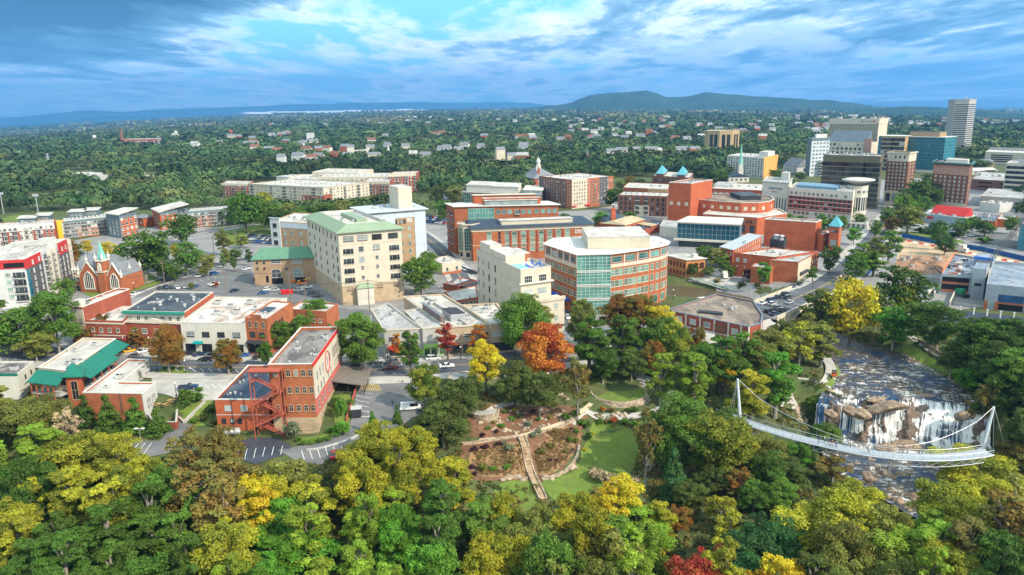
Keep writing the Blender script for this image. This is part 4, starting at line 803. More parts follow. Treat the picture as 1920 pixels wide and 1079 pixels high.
 def balc(s,e,us,vs,w,h,depth=1.3,slab=None,rail=None,gm=None):
  a,d,nn,L=s.E(e);slab=slab or FWH;rail=rail or FDK
  if isinstance(us,tuple):us=[us[0]+(us[1]-us[0])*(i+0.5)/us[2] for i in range(us[2])]
  if isinstance(vs,tuple):vs=[vs[0]+(vs[1]-vs[0])*(i+0.5)/vs[2] for i in range(vs[2])]
  key=('balc',w,h,depth,slab.name,rail.name)
  if key not in WMESH:
   mb=MB();mb.box(-w/2,-.03,-h/2,w/2,0,h/2,2);mb.box(-w/2-.1,-depth,-h/2-.2,w/2+.1,0,-h/2,0)
   mb.box(-w/2,-depth,-h/2+.95,w/2,-depth+.08,-h/2+1.05,1);k=max(3,int(w/0.28))
   for i in range(k+1):x=-w/2+w*i/k;mb.box(x-.025,-depth+.02,-h/2,x+.025,-depth+.06,-h/2+.95,1)
   for x in(-w/2,w/2):mb.box(x-.03,-depth+.08,-h/2+.95,x+.03,0,-h/2+1.05,1);mb.box(x-.03,-depth,-h/2,x+.03,-depth+.09,-h/2+1.0,1)
   for x in(-w/4,w/4):mb.box(x-.05,-.08,-h/2,x+.05,-.02,h/2,0)
   WMESH[key]=mb.mesh('balcony',[slab,rail,GL])
  for v in vs:
   for u in us:p=a+d*(u*L)+nn*0.004;inst('balcony',WMESH[key],s.root,(p.x,p.y,s.Z(v)),math.atan2(d.y,d.x))
  return s
 def R(s,u,v):
  n=len(s.P)
  if n==4:a,b,c,e=s.P;return(a*(1-u)+b*u)*(1-v)+(e*(1-u)+c*u)*v
  xs=[p.x for p in s.P];ys=[p.y for p in s.P];return Vector((min(xs)+(max(xs)-min(xs))*u,min(ys)+(max(ys)-min(ys))*v))
 def units(s,L,rz=None):
  r=math.atan2(s.E(0)[1].y,s.E(0)[1].x) if rz is None else rz
  for it in L:
   u,v,k=it[0],it[1],it[2] if len(it)>2 else 0;sc_=it[3] if len(it)>3 else 1.0;p=s.R(u,v);inst('rooftop_unit',HV[k],s.root,(p.x,p.y,s.H-s.par),r,(sc_,sc_,sc_))
  return s
 def box(s,u0,u1,v0,v1,hh,wall=None,roof=None,name='penthouse',over=0.0,z=None,omat=None):
  z=s.H-s.par if z is None else z;Q=[s.R(u0,v0),s.R(u1,v0),s.R(u1,v1),s.R(u0,v1)];mb=MB();mb.prism(Q,z,z+hh,top=False);o=mb.build(name,wall or s.wall,s.root)
  rb=MB();O=inset(Q,-over);rb.prism(O,z+hh,z+hh+0.25,bottom=True);rb.build('roof',roof or RW_,o);return s
 def hip(s,rise,mat,over=0.6,ridge=0.5,z=None,name='roof',P=None):
  """hipped roof over a four-cornered plan; ridge = part of the long side left flat along the top"""
  P=P or s.P;z=s.H if z is None else z;O=inset(P,-over);mb=MB();a,b,c,e=O
  if(b-a).length>=(c-b).length:m1,m2=(a+e)/2,(b+c)/2;k=(1-ridge)/2;r1,r2=m1.lerp(m2,k),m1.lerp(m2,1-k);F=[(a,b,r2,r1),(b,c,r2),(c,e,r1,r2),(e,a,r1)]
  else:m1,m2=(a+b)/2,(e+c)/2;k=(1-ridge)/2;r1,r2=m1.lerp(m2,k),m1.lerp(m2,1-k);F=[(a,b,r1),(b,c,r2,r1),(c,e,r2),(e,a,r1,r2)]
  tops=(r1,r2)
  for f in F:mb.face([(p.x,p.y,z+(rise if any(p is q for q in tops) else 0)) for p in f])
  for i in range(4):p,q=O[i],O[(i+1)%4];mb.face([(*p,z-.25),(*q,z-.25),(*q,z),(*p,z)])
  mb.face([(*p,z-.25) for p in reversed(O)]);mb.build(name,mat,s.root);return s
 def skirt(s,over,ins,rise,mat,inner,drop=1.2):
  O,I=inset(s.P,-over),inset(s.P,ins);mb=MB();k=len(O);z=s.H
  for i in range(k):
   j=(i+1)%k;mb.face([(*O[i],z),(*O[j],z),(*I[j],z+rise),(*I[i],z+rise)]);mb.face([(*O[i],z-.35),(*O[j],z-.35),(*O[j],z),(*O[i],z)])
  mb.face([(*p,z-.35) for p in reversed(O)]);mb.build('roof_skirt',mat,s.root);mb=MB()
  for i in range(k):j=(i+1)%k;mb.face([(*I[j],z+rise-drop),(*I[i],z+rise-drop),(*I[i],z+rise),(*I[j],z+rise)])
  mb.face([(*p,z+rise-drop) for p in I]);mb.build('roof',inner,s.root);s.par=-(rise-drop);return s
 def slabroof(s,over,t,mat,name='roof_slab',z=None):
  z=s.H if z is None else z;mb=MB();mb.prism(inset(s.P,-over),z+0.004,z+t,bottom=True);mb.build(name,mat,s.root);s.par=-t;return s
 def text(s,e,u,v,txt,size,mat,name='sign_lettering',font=None,ext=0.05,proud=0.12):
  a,d,nn,L=s.E(e);c=bpy.data.curves.new(name,'FONT');c.body=txt;c.size=size;c.extrude=ext;c.align_x='CENTER';c.align_y='CENTER';c.materials.append(mat)
  to=bpy.data.objects.new('t',c);COL.objects.link(to);me=bpy.data.meshes.new_from_object(to.evaluated_get(bpy.context.evaluated_depsgraph_get()));bpy.data.objects.remove(to);bpy.data.curves.remove(c)
  o=bpy.data.objects.new(name,me);p=a+d*(u*L)+nn*proud;o.location=(p.x,p.y,s.Z(v));o.rotation_euler=(math.pi/2,0,math.atan2(d.y,d.x));link(o,s.root);return s
 def awn(s,e,u0,u1,v,t,dep,mat,name='awning'):
  a,d,nn,L=s.E(e);z=s.Z(v);mb=MB();q=lambda x,p,zz:(*(a+d*x+nn*p),zz);x0,x1=u0*L,u1*L
  mb.hexa([q(x0,dep,z-t),q(x1,dep,z-t),q(x1,0,z-t),q(x0,0,z-t),q(x0,dep,z-t+.3),q(x1,dep,z-t+.3),q(x1,0,z),q(x0,0,z)]);mb.build(name,mat,s.root);return s
 def done(s):
  near=s.D<345;W=s.wins;g=random.Random(int(s.o.x*7)+len(W));A=abs(sum(s.P[i].x*s.P[i-1].y-s.P[i-1].x*s.P[i].y for i in range(len(s.P))))/2
  if s.par>0.05 and s.D<900 and len(s.P)<8 and len(s.P)==4:s.units([(g.uniform(.08,.92),g.uniform(.08,.92),g.choice((1,1,2,1,0)),g.uniform(.35,.8)) for _ in range(min(12,int(A/55)))])
  W=[(q[:6]+((GP if q[6] is GL and q[4] in 'pvma' and q[7]=='window' and g.random()<.22 else q[6]),)+q[7:]) for q in W]
  for i,(loc,rz,w,h,k,fm,gm,nm) in enumerate(W[:100]):
   if near:o=inst(nm,wmesh(w,h,k,fm,gm,'f'),s.root,loc,rz) if k!='n' else inst(nm,wmesh(w,h,k,fm,gm,'g'),s.root,loc,rz);k!='n' and inst('pane',wmesh(w,h,k,fm,gm,'g'),o)
   else:inst(nm,wmesh(w,h,k,fm,gm,'all'),s.root,loc,rz)
  if len(W)>100:
   bm=bmesh.new();mats=[]
   for loc,rz,w,h,k,fm,gm,nm in W[100:]:
    me=wmesh(w,h,k,fm,gm,'all');n0,f0=len(bm.verts),len(bm.faces);bm.from_mesh(me);bm.verts.ensure_lookup_table();bm.faces.ensure_lookup_table()
    bmesh.ops.transform(bm,matrix=Matrix.Translation(loc)@Matrix.Rotation(rz,4,'Z'),verts=bm.verts[n0:])
    for q in(fm,gm):
     if q not in mats:mats.append(q)
    for fc in bm.faces[f0:]:fc.material_index=mats.index((fm,gm)[fc.material_index])
   me=bpy.data.meshes.new('windows');bm.to_mesh(me);bm.free();[me.materials.append(q) for q in mats];tag(link(bpy.data.objects.new('windows',me),s.root),kind='stuff')
  return s
# buildings near the park
def B(*a,**k):return Bld(*a,**k)
b=B('brick_warehouse','four-storey orange brick warehouse with faded painted sign down its side',[(502.5,684),(587,683),(636,614)],base=(596,812),bi=1,wall=BR,roof=RT_,par=0.8)
b.cap(FWH,0.4,0.12)
b.panel(0,0,1,0.775,1.2,BRP,0.04,'painted_base');b.panel(1,0,1,0.045,0.50,CREAM,0.03,'painted_sign_wall');b.panel(1,0,1,0.50,0.76,M('salmon_paint',(0.50,0.13,0.10),0.9,0.12,0.6,kind='wall'),0.03,'painted_sign_wall');b.panel(1,0,1,0.76,1.2,BRP,0.03,'painted_base');b.panel(1,-0.005,1.0,-0.01,0.045,REDP,0.10,'red_parapet_band')
for v in(0.125,0.37,0.63):b.win(0,[.43,.60,.765,.92],[v],1.25,1.9,'a',BRP,GL)
b.win(0,[.13],[.13,.37,.63],1.2,1.9,'a',BRP,GL);b.win(0,[.60,.765,.92],[.90],1.25,1.9,'a',BRP,GL);b.win(0,[.30],[.16,.40,.66,.91],1.1,2.4,'p',BR,BLACK,'door')
b.win(1,[.09,.19,.29,.45,.55],[.22],1.1,2.4,'v',FGR,GL);b.win(1,[.09,.19,.29,.45,.55],[.42],1.1,2.2,'v',FGR,GL);b.win(1,[.09,.19,.29,.45,.55],[.63],1.1,2.2,'v',FGR,GL);b.win(1,[.12,.25,.38,.52],[.87],1.1,2.2,'a',BRP,GL)
FADE=M('faded_lettering',(0.22,0.19,0.15),0.9,0.3,0.6);mb=MB();L_=b.E(1)[3];rs=random.Random(2)
for v0,v1 in((.16,.225),(.25,.315)):
 x=.66
 while x<.93:
  k_=rs.uniform(.008,.014);b.slab(mb,1,x*L_,(x+k_)*L_,b.Z(v1+rs.uniform(0,.01)),b.Z(v0-rs.uniform(0,.02)),0,.05);x+=k_+rs.uniform(.004,.012)
mb.build('faded_lettering',FADE,b.root)
mb=MB()
for x0,x1,v in((.72,.98,.40),(.72,.98,.47)):
 L_=b.E(1)[3];b.slab(mb,1,x0*L_,x1*L_,b.Z(v),b.Z(v)+.15,0,.06)
for x0 in(.72,.85,.98):b.slab(mb,1,x0*L_-.07,x0*L_+.07,b.Z(.47),b.Z(.40),0,.058)
mb.build('painted_border',FDK,b.root)
mb=MB();a_,d_,n_,L_=b.E(1)
ring=[a_+d_*(L_*.45+2.6*math.cos(k*math.pi/10))+n_*.07 for k in range(20)];zz_=[b.Z(.24)+3.1*math.sin(k*math.pi/10) for k in range(20)]
mb.tube([(*ring[k%20],zz_[k%20]) for k in range(21)],.16,4,cap=False);mb.build('painted_ring',SIGNR,b.root)
b.units([(.82,.72,2,1.2),(.75,.4,1,.5),(.4,.35,1,.5),(.2,.6,1,.6)]);b.band(.50,.12,.06,FWH,'string_course',edges=[1]);b.done();WH=b
st=empty('fire_escape',(b.o.x,b.o.y,b.gz),0,'rust red steel escape stair zigzagging up the brick warehouse front','staircase');a_,d_,n_,L_=b.E(0)
def fq(x,p,z):q=a_+d_*x+n_*p;return Vector((q.x,q.y,z))
xs0,xs1,dp=-4.2,3.6,3.0;lev=[b.Z(v) for v in(1.0,.83,.68,.51,.36,.19)]
for x in(xs0,xs1):
 for p in(0.5,dp):MB().tube([fq(x,p,-1),fq(x,p,b.Z(.06))],.16,6).build('post',REDST,st)
mb=MB()
for p in(.5,dp):mb.tube([fq(xs0,p,b.Z(.06)),fq(xs1,p,b.Z(.06))],.14,4)
for x in(xs0,xs1):mb.tube([fq(x,.5,b.Z(.06)),fq(x,dp,b.Z(.06))],.14,4)
mb.build('top_frame',REDST,st);mb=MB();mb.hexa([fq(xs0-.3,dp+.3,b.Z(.055)),fq(xs1+.3,dp+.3,b.Z(.055)),fq(xs1+.3,.3,b.Z(.055)),fq(xs0-.3,.3,b.Z(.055)),fq(xs0-.3,dp+.3,b.Z(.04)),fq(xs1+.3,dp+.3,b.Z(.04)),fq(xs1+.3,.3,b.Z(.04)),fq(xs0-.3,.3,b.Z(.04))]);mb.build('canopy',REDST,st)
for i in range(5):
 z0,z1=lev[i],lev[i+1];up_r=i%2==1;xa,xb=((xs0+1.1,xs1-1.0) if up_r else(xs1-1.0,xs0+1.1));pc=2.35 if i%2 else 1.15
 mb=MB();n=9
 for k in range(n):
  x=xa+(xb-xa)*(k+.5)/n;z=z0+(z1-z0)*(k+1)/n;hw_=abs(xb-xa)/n/2+.02
  mb.hexa([fq(x-hw_,pc+.5,z-.08),fq(x+hw_,pc+.5,z-.08),fq(x+hw_,pc-.5,z-.08),fq(x-hw_,pc-.5,z-.08),fq(x-hw_,pc+.5,z),fq(x+hw_,pc+.5,z),fq(x+hw_,pc-.5,z),fq(x-hw_,pc-.5,z)])
 fl=mb.build('stair_flight',REDST,st);mb=MB()
 for p in(pc-.55,pc+.55):
  mb.tube([fq(xa,p,z0),fq(xb,p,z1)],.13,4);mb.tube([fq(xa,p,z0+1),fq(xb,p,z1+1)],.07,4)
  for k in range(7):q=k/6;mb.tube([fq(xa+(xb-xa)*q,p,z0+(z1-z0)*q),fq(xa+(xb-xa)*q,p,z0+(z1-z0)*q+1)],.035,4)
 mb.build('handrail',REDST,fl)
 xl=xb;lo,hi=(xl,xs1) if up_r else(xs0,xl);mb=MB();mb.hexa([fq(lo,dp,z1-.15),fq(hi,dp,z1-.15),fq(hi,.5,z1-.15),fq(lo,.5,z1-.15),fq(lo,dp,z1),fq(hi,dp,z1),fq(hi,.5,z1),fq(lo,.5,z1)])
 ld_=mb.build('landing',REDST,st);mb=MB();mb.tube([fq(lo,dp,z1+1),fq(hi,dp,z1+1)],.07,4);mb.tube([fq(lo,dp,z1+.5),fq(hi,dp,z1+.5)],.04,4)
 xe=xs1 if up_r else xs0;mb.tube([fq(xe,dp,z1+1),fq(xe,.5,z1+1)],.07,4);mb.tube([fq(xe,dp,z1+.5),fq(xe,.5,z1+.5)],.04,4);mb.build('handrail',REDST,ld_)
b=B('brick_annex','low orange brick annex with wet black roof beside the warehouse',[(402.5,750),(503,750),(553,686),(465,686)],base=(406,808),bi=0,wall=BRO,roof=M('wet_black_roof',(0.03,0.035,0.042),0.18,0.35,0.12,0.6,kind='roof',col2=(0.10,0.12,0.15)),par=0.5);b.cap(FWH,.35)
b.win(0,[.23,.53],[.27],1.9,1.6,'m',FGR,GP);b.win(0,[.13,.29,.43],[.68],1.2,1.3,'p',FDK,GL);b.win(0,[.74],[.84],1.4,2.4,'p',FDK,BLACK,'door');b.band(.5,.15,.06,FWH,'string_course',edges=[0]);b.units([(.25,.2,1,.6),(.15,.5,1,.5)]);b.done()
a_,d_,n_,L_=WH.E(1);t_=empty('terrace_canopy',(*(WH.o+a_+d_*(L_*.72)),0),0,'grey-brown sloping terrace roof built against the warehouse side','terrace')
def wq(x,p,z):q=WH.o+a_+d_*x+n_*p-Vector((t_.location.x,t_.location.y));return Vector((q.x,q.y,z))
mb=MB();mb.hexa([wq(L_*.55,9.5,1.3),wq(L_*.97,9.5,1.3),wq(L_*.97,.1,2.9),wq(L_*.55,.1,2.9),wq(L_*.55,9.5,1.6),wq(L_*.97,9.5,1.6),wq(L_*.97,.1,3.2),wq(L_*.55,.1,3.2)]);mb.build('roof',TERR,t_)
mb=MB();mb.hexa([wq(L_*.55,9,-5),wq(L_*.97,9,-5),wq(L_*.97,.1,-5),wq(L_*.55,.1,-5),wq(L_*.55,9,-1.3),wq(L_*.97,9,-1.3),wq(L_*.97,.1,-1.3),wq(L_*.55,.1,-1.3)]);mb.build('deck',CONC,t_)
for x,p in((.56,9.2),(.76,9.2),(.96,9.2),(.56,4.5)):MB().tube([wq(L_*x,p,-1.3),wq(L_*x,p,1.5)],.12,6).build('post',FDK,t_)
mb=MB();mb.tube([wq(L_*.55,9.2,-.3),wq(L_*.97,9.2,-.3)],.06,4);mb.tube([wq(L_*.55,.2,-.3),wq(L_*.55,9.2,-.3)],.06,4)
for k in range(24):x=L_*(.55+.42*k/23);mb.tube([wq(x,9.2,-1.3),wq(x,9.2,-.3)],.03,4)
for k in range(14):mb.tube([wq(L_*.55,9.2*k/13,-1.3),wq(L_*.55,9.2*k/13,-.3)],.03,4)
mb.build('railing',FDK,t_)
b=B('arcade_building','long building with white roof, red brick end wall and green metal verandas',[(72,690),(126,696),(217,636),(156,635)],h=6.0,gz=-4.0,wall=BRP,roof=RW_,par=0.5);b.cap(FWH,.35);b.units([(.8,.25,0,.9),(.95,.28,0,.8)]);b.panel(1,.55,1,0.03,.5,BRO,.05,'brick_end_wall')
def slope(e,u0,u1,z1,z0,dep,name='veranda_roof',ov=0.0):
 L=b.E(e)[3];mb=MB();a,d,nn,_=b.E(e);q=lambda x,p,z:(*(a+d*x+nn*p),z);x0,x1=u0*L,u1*L
 mb.hexa([q(x0-ov,dep,z0),q(x1+ov,dep,z0),q(x1,.06,z1),q(x0,.06,z1),q(x0-ov,dep,z0+.2),q(x1+ov,dep,z0+.2),q(x1,.06,z1+.2),q(x0,.06,z1+.2)]);mb.build(name,GRN,b.root)
slope(0,-.05,1.0,9.2,6.6,4.0);slope(1,.02,.62,9.4,7.0,6.2);slope(1,.62,1.0,9.6,7.6,4.2);slope(3,.7,1.0,9.2,4.6,5.0)
for e,us,dep,zt in((0,(.02,.2,.4,.6,.8),3.7,6.7),(1,(.1,.25,.4,.55),5.9,7.1)):
 L=b.E(e)[3]
 for u in us:mb=MB();b.slab(mb,e,u*L-.15,u*L+.15,-3,zt,dep-.3,dep);mb.build('post',BRO,b.root)
 mb=MB();b.slab(mb,e,0,.62*L if e else L,3.1,3.4,.05,dep);mb.build('gallery',CONC,b.root);mb=MB();b.slab(mb,e,0,.62*L if e else L,4.3,4.42,dep-.1,dep)
 for k in range(20):x=(.62*L if e else L)*k/19;b.slab(mb,e,x-.03,x+.03,3.4,4.3,dep-.08,dep-.02)
 mb.build('railing',FDK,b.root)
b.win(0,(.05,.9,4),[.35,.75],1.6,2.2,'p',FDK,GL);b.win(1,(.05,.6,7),[.3],1.8,2.2,'p',FDK,GL);b.done();AR=b
tw=B('brick_turret','square orange brick turret with green pyramid roof and tall arched window',[(122,706),(151,705),(154,694)],base=(147,762),bi=1,wall=BRO,roof=GRN,par=0);tw.hip(3.2,GRN,.9,0.0);tw.win(0,[.5],[.47],2.0,6.0,'a',BRP,BLACK);tw.done()
b=B('white_roof_shop','low white-roofed building with brick front and pale grey side wall',[(155,737),(267,739),(292,718),(226,717),(279,676),(240,674)],h=3.6,gz=-3.5,wall=BR,roof=RW_,par=0.45,sink=4)
for e in(1,2,3):b.panel(e,0,1,0,1.2,OFFW,.04,'side_cladding')
b.cap(FWH,.35);b.win(1,[.35,.7],[.55],2.0,2.6,'s',FDK,GL);b.win(3,[.2,.6,.85],[.5],1.4,1.2,'p',FDK,GL);b.units([(.3,.45,0,1.0),(.52,.66,2,1.3),(.3,.2,2,.8)],.1);b.panel(0,.32,.36,.05,.9,BRD,.06,'downpipe');b.panel(0,.6,.64,.05,.9,BRD,.06,'downpipe');b.done()
b=B('white_corner_shop','small white building with dark stained roof at the left edge',[(-60,702),(32,702),(63,678)],h=3.5,gz=-2,wall=WHITE,roof=RT_,par=.5);b.win(1,[.4,.75],[.45],.9,1.2,'p',FDK,GL);b.units([(.8,.4,0,1)]);b.panel(0,0,1,-.02,.12,GRN,.1,'green_fascia');b.done()
b=B('brick_warehouse_shop','white flat-roofed shop with long stepped brick side wall',[(130,575),(154,577),(243,543)],base=(157,652),wall=BRR,roof=RW_,par=.6);b.cap(FWH,.3);b.panel(0,0,1,.06,1.1,CREAM,.05,'plaster_front');b.win(0,(.15,.9,2),[.35,.65],1.2,1.6,'p',FDK,GL);b.units([(.55,.25,0,.9),(.7,.2,0,1.1),(.3,.6,1,.8)]);b.box(.35,.8,.0,.12,2.6,WHITE);b.done()
b=B('narrow_brick_shop','narrow red brick shop with cream cornice beside the pedimented shop',[(157,601),(230,603),(262,572)],base=(200,652),bi=0,wall=BRR,roof=RW_,par=.6);b.band(.12,.5,.25,CREAM);b.win(0,(.1,.95,4),[.34],1.3,1.6,'p',CREAM,GL);b.win(0,(.05,.98,3),[.78],2.4,2.2,'s',FDK,GL);b.band(.55,.3,.2,CREAM,'fascia',edges=[0]);b.units([(.5,.3),(.3,.7,2)]);b.done()
b=B('pedimented_shop','red brick shop with white pediment, arched door and roof terrace',[(231,603),(337,606),(356,588)],base=(285,651),bi=0,wall=BRR,roof=RW_,par=.5);b.band(.05,.7,.35,CREAM)
mb=MB();L_=b.E(0)[3];a_,d_,n_,_=b.E(0);q=lambda x,p,z:(*(a_+d_*x+n_*p),z)
for p in(.3,-.2):mb.face([q(L_*.33,p,b.H+.1),q(L_*.75,p,b.H+.1),q(L_*.54,p,b.H+1.5)][::1 if p>0 else-1])
mb.face([q(L_*.33,.3,b.H+.1),q(L_*.54,.3,b.H+1.5),q(L_*.54,-.2,b.H+1.5),q(L_*.33,-.2,b.H+.1)]);mb.face([q(L_*.54,.3,b.H+1.5),q(L_*.75,.3,b.H+.1),q(L_*.75,-.2,b.H+.1),q(L_*.54,-.2,b.H+1.5)]);mb.build('pediment',CREAM,b.root)
b.win(0,[.17,.36,.58,.80],[.36],2.0,1.9,'m',FWH,GL);b.win(0,[.5],[.78],2.6,3.6,'a',FWH,GL,'door');b.win(0,[.15,.82],[.78],3.0,2.8,'s',FDK,GL);b.panel(0,.02,.05,.1,1,BRD,.12,'pier');b.panel(0,.95,.98,.1,1,BRD,.12,'pier');b.done();s1=b
b=B('black_roof_shop','upper storey with black roof and green metal eave behind the pedimented shop',[(230,583),(346,586),(400,548),(291,547)],h=s1.h+3.0,gz=0,wall=WHITE,roof=RK_,par=.5);b.panel(1,0,1,.02,1,BRO,.05,'brick_side');b.awn(0,0,1,.0,.8,1.2,GRN,'eave');b.win(0,(.05,.95,7),[.22],1.5,1.6,'m',FWH,GL);b.units([(.42,.35,1,1.4),(.6,.55,1,1),(.42,.7,1,.8),(.85,.3,1,1),(.8,.7,1,.9),(.2,.4,1,.6),(.7,.85,2,.8)]);b.done()
b=B('white_street_shop','white plastered shop with rust-streaked metal roof on main street',[(338,606),(458,608),(538,560),(405,557)],base=(400,664),bi=0,wall=WHITE,roof=RR_,par=.6);b.win(0,(.02,.98,4),[.36],2.6,1.7,'m',FDK,GL);b.win(0,[.12,.38,.62,.87],[.80],3.6,2.9,'s',FDK,BLACK);b.awn(0,.18,.32,.58,.7,1.3,M('teal_canvas',(0.0,.25,.24),.8,.1,1));b.units([(.15,.75,0,1.1),(.4,.62,0,1.1),(.6,.78,0,1.2),(.35,.35,0,1.1),(.62,.4,0,1.2),(.8,.55,2,1.4),(.2,.2,2)]);b.band(.0,.25,.1,FWH,'coping_band');b.done()
b=B('arched_brick_shop','three-storey orange brick shop with stepped gable and arched top windows',[(459,596),(500,599),(548,567)],base=(480,665),bi=0,wall=BR,roof=RW_,par=.5);b.win(0,[.2,.5,.82],[.17],1.2,2.2,'a',BRP,GL);b.win(0,[.28,.72],[.44],2.0,1.7,'p',FDK,GL);b.win(0,[.5],[.83],7.5,3.0,'s',FDK,BLACK);b.awn(0,.03,.97,.60,.9,1.5,FDK);b.win(1,(.1,.6,5),[.3],1.2,1.7,'p',FDK,GL);b.panel(0,.25,.75,-.09,0,BR,.02,'stepped_gable');b.box(.2,.7,.35,.6,.5,STEEL,GL,'skylight');b.done()
b=B('brick_back_building','small orange brick building behind the arched shop, half hidden by trees',[(540,580),(612,585),(634,570)],base=(600,625),bi=0,wall=BR,roof=RW_,par=.5);b.win(0,(.1,.9,5),[.4],1.2,1.5);b.done()
b=B('grey_corner_shop','pale grey corner shop with angled end and dark red awning',[(720,620),(790,616),(727,569),(696,580)],base=(724,671),bi=0,wall=CONC,roof=RG_,par=.5);b.win(0,[.18,.62],[.35],1.9,1.7,'v',FGR,GL);b.win(0,[.25,.72],[.8],3.4,2.8,'s',FDK,GL);b.awn(0,.08,.55,.60,.9,1.4,REDP);b.band(.03,.4,.2,CREAM);b.band(.56,.3,.15,CREAM,'fascia',edges=[0]);b.units([(.75,.6,0,1)]);b.done()
b=B('lime_front_shop','grey shop with bright green shopfront fascia',[(792,616),(836,612),(788,578),(759,583)],base=(795,671),bi=0,wall=CONC,roof=RG_,par=.5);b.win(0,[.35,.8],[.36],3.0,1.8,'m',FWH,GP);b.panel(0,.05,.62,.58,.68,LIME,.25,'shop_fascia');b.text(0,.33,.63,'SUSHI',.8,SIGNW,'lettering',proud=.3);b.win(0,[.15,.45,.8],[.83],1.8,2.6,'s',LIME,GL);b.band(.03,.4,.2,CREAM);b.units([(.2,.4)]);b.done()
b=B('yellow_brick_shops','yellow brick shop row with cream ridged roofs and roof plant',[(837,613),(919,607),(831,552),(757,556)],base=(880,668),bi=0,wall=BRP,roof=RW_,par=.6);b.win(0,[.15,.5,.86],[.36],3.2,1.8,'m',FWH,GL);b.win(0,(.02,.98,3),[.8],4.2,2.9,'s',FDK,GL);b.band(.05,.5,.3,CREAM);b.band(.56,.3,.15,CREAM,'fascia',edges=[0]);b.panel(0,.66,.69,0,1,BRP,.15,'pier');b.units([(.35,.75,0,1.2),(.45,.72,0,1.1),(.62,.5,2),(.55,.35,0,.9)]);b.box(.0,.10,.12,.52,2.6,BRG,SLATE,'stair_head');b.box(.47,.50,.0,.98,.7,RW_,RW_,'party_wall');b.box(.28,.62,.16,.34,2.6,STEEL,FDK,'roof_shelter');b.units([(.40,.08,2),(.7,.2,0,1.1)]);b.done()
b=B('end_brick_shop','yellow brick end shop with dark shopfront beside the stepped white building',[(920,607),(958,604),(931,569),(868,572)],base=(955,660),bi=1,wall=BRP,roof=RW_,par=.6);b.win(0,[.3,.7],[.36],3.2,1.8,'m',FWH,GL);b.win(0,[.5],[.8],9,2.9,'s',FDK,GL);b.band(.05,.5,.3,CREAM);b.units([(.2,.75,0,1.2),(.4,.6,0,1.1),(.6,.75,0,1.3),(.5,.4,2,1.2),(.75,.5,0,1)]);b.done()
b=B('white_roof_store','low brick store with plain white roof behind the yellow brick shops',[(852,565),(896,558),(893,536),(833,548)],base=(895,573),bi=1,wall=BR,roof=RW_,par=.3);b.win(0,(.1,.95,5),[.5],1.3,1.5);b.done()
b=B('patio_bar','small red brick bar with dark patio canopy',[(831,532),(858,537),(894,526),(868,521)],base=(858,551),bi=1,wall=BRR,roof=RG_,par=.4);b.box(.55,1.5,.1,1.0,.3,FDK,FDK,'patio_canopy',z=2.6);b.units([(.2,.5),(.4,.6,2),(.3,.3)]);b.done()
b=B('cream_cottage_office','small cream box building with brick base beyond the leafy tree',[(805,485),(829,495),(865,490)],base=(830,517),wall=CREAM,roof=RW_,par=.5);b.win(1,[.25,.75],[.55],1.3,1.9,'p',FGR,GL);b.band(.78,.1,.05,BR,'brick_base');b.panel(1,0,1,.8,1.1,BR,.05,'brick_base');b.units([(.5,.5)]);b.done()
b=B('condominium','tall white condominium with sage green roof skirt and brick base',[(574,407),(634,437),(752,428)],base=(637,574),wall=CREAM,roof=RW_,par=0);b.skirt(1.2,5.0,2.6,SAGE,RW_,1.0)
for e in(0,1):b.panel(e,0,1,.735,1.1,BRP,.06,'brick_base')
b.band(.17,.25,.15,CREAM);b.band(.73,.3,.15,CREAM);b.band(.50,.15,.08,CREAM,'string_course')
b.win(1,[.15,.37,.60,.86],[.095],4.2,2.3,'m',M('brown_frame',(.10,.06,.04),.7,.1,1),GL);b.balc(1,[.135,.87],[.265,.40,.53,.66],4.2,2.2,.3,CREAM);b.win(1,[.34],[.245,.385],2.2,2.3,'m',FGR,GL);b.win(1,[.58],[.235],2.8,2.3,'m',MATS['brown_frame'],GL);b.win(1,[.345,.585],[.375,.50,.635],1.3,1.5,'m',FGR,GL);b.win(1,[.12,.60,.87],[.775],2.4,1.7,'m',FDK,GL);b.win(1,[.14,.31],[.93],3.0,3.4,'n',FDK,BLACK,'garage_opening');b.win(1,[.62],[.885],4.6,2.8,'n',FDK,BLACK,'garage_opening');b.win(1,[.77],[.88],1.2,2.4,'n',FGR,FGR,'door')
b.win(0,(.03,.97,8),[.095],1.5,2.2,'m',MATS['brown_frame'],GL);b.win(0,[.08,.42,.62,.80],[.25,.38,.51,.64],1.3,1.8,'v',FDK,GL);b.win(0,[.25,.93],[.25,.38,.51,.64],1.5,2.2,'m',FDK,GL);b.win(0,[.6,.75,.9],[.80],1.2,1.5,'p',FDK,GL)
mb=MB();a_,d_,n_,L_=b.E(1);q=lambda x,p,z:(*(a_+d_*x+n_*p),z);mb.hexa([q(L_*.22,3,0),q(L_*.48,3,0),q(L_*.48,0,0),q(L_*.22,0,0),q(L_*.22,3,7.4),q(L_*.48,3,7.4),q(L_*.48,0,7.4),q(L_*.22,0,7.4)]);o=mb.build('entrance_bay',WHITE,b.root)
mb=MB();mb.hexa([q(L_*.20,3.5,7.4),q(L_*.50,3.5,7.4),q(L_*.50,0,7.4),q(L_*.20,0,7.4),q(L_*.27,1.5,9),q(L_*.43,1.5,9),q(L_*.43,.1,9),q(L_*.27,.1,9)]);mb.build('bay_roof',SAGE,o)
b.box(.3,.75,.45,.62,1.2,SAGE,SAGE,'roof_ridge');b.units([(.2+.05*i,.70,2,.8) for i in range(7)]+[(.62,.3,0,1),(.7,.42,2),(.3,.3,1)]+[(.38+.05*i,.80,2,.7) for i in range(6)]);b.done()
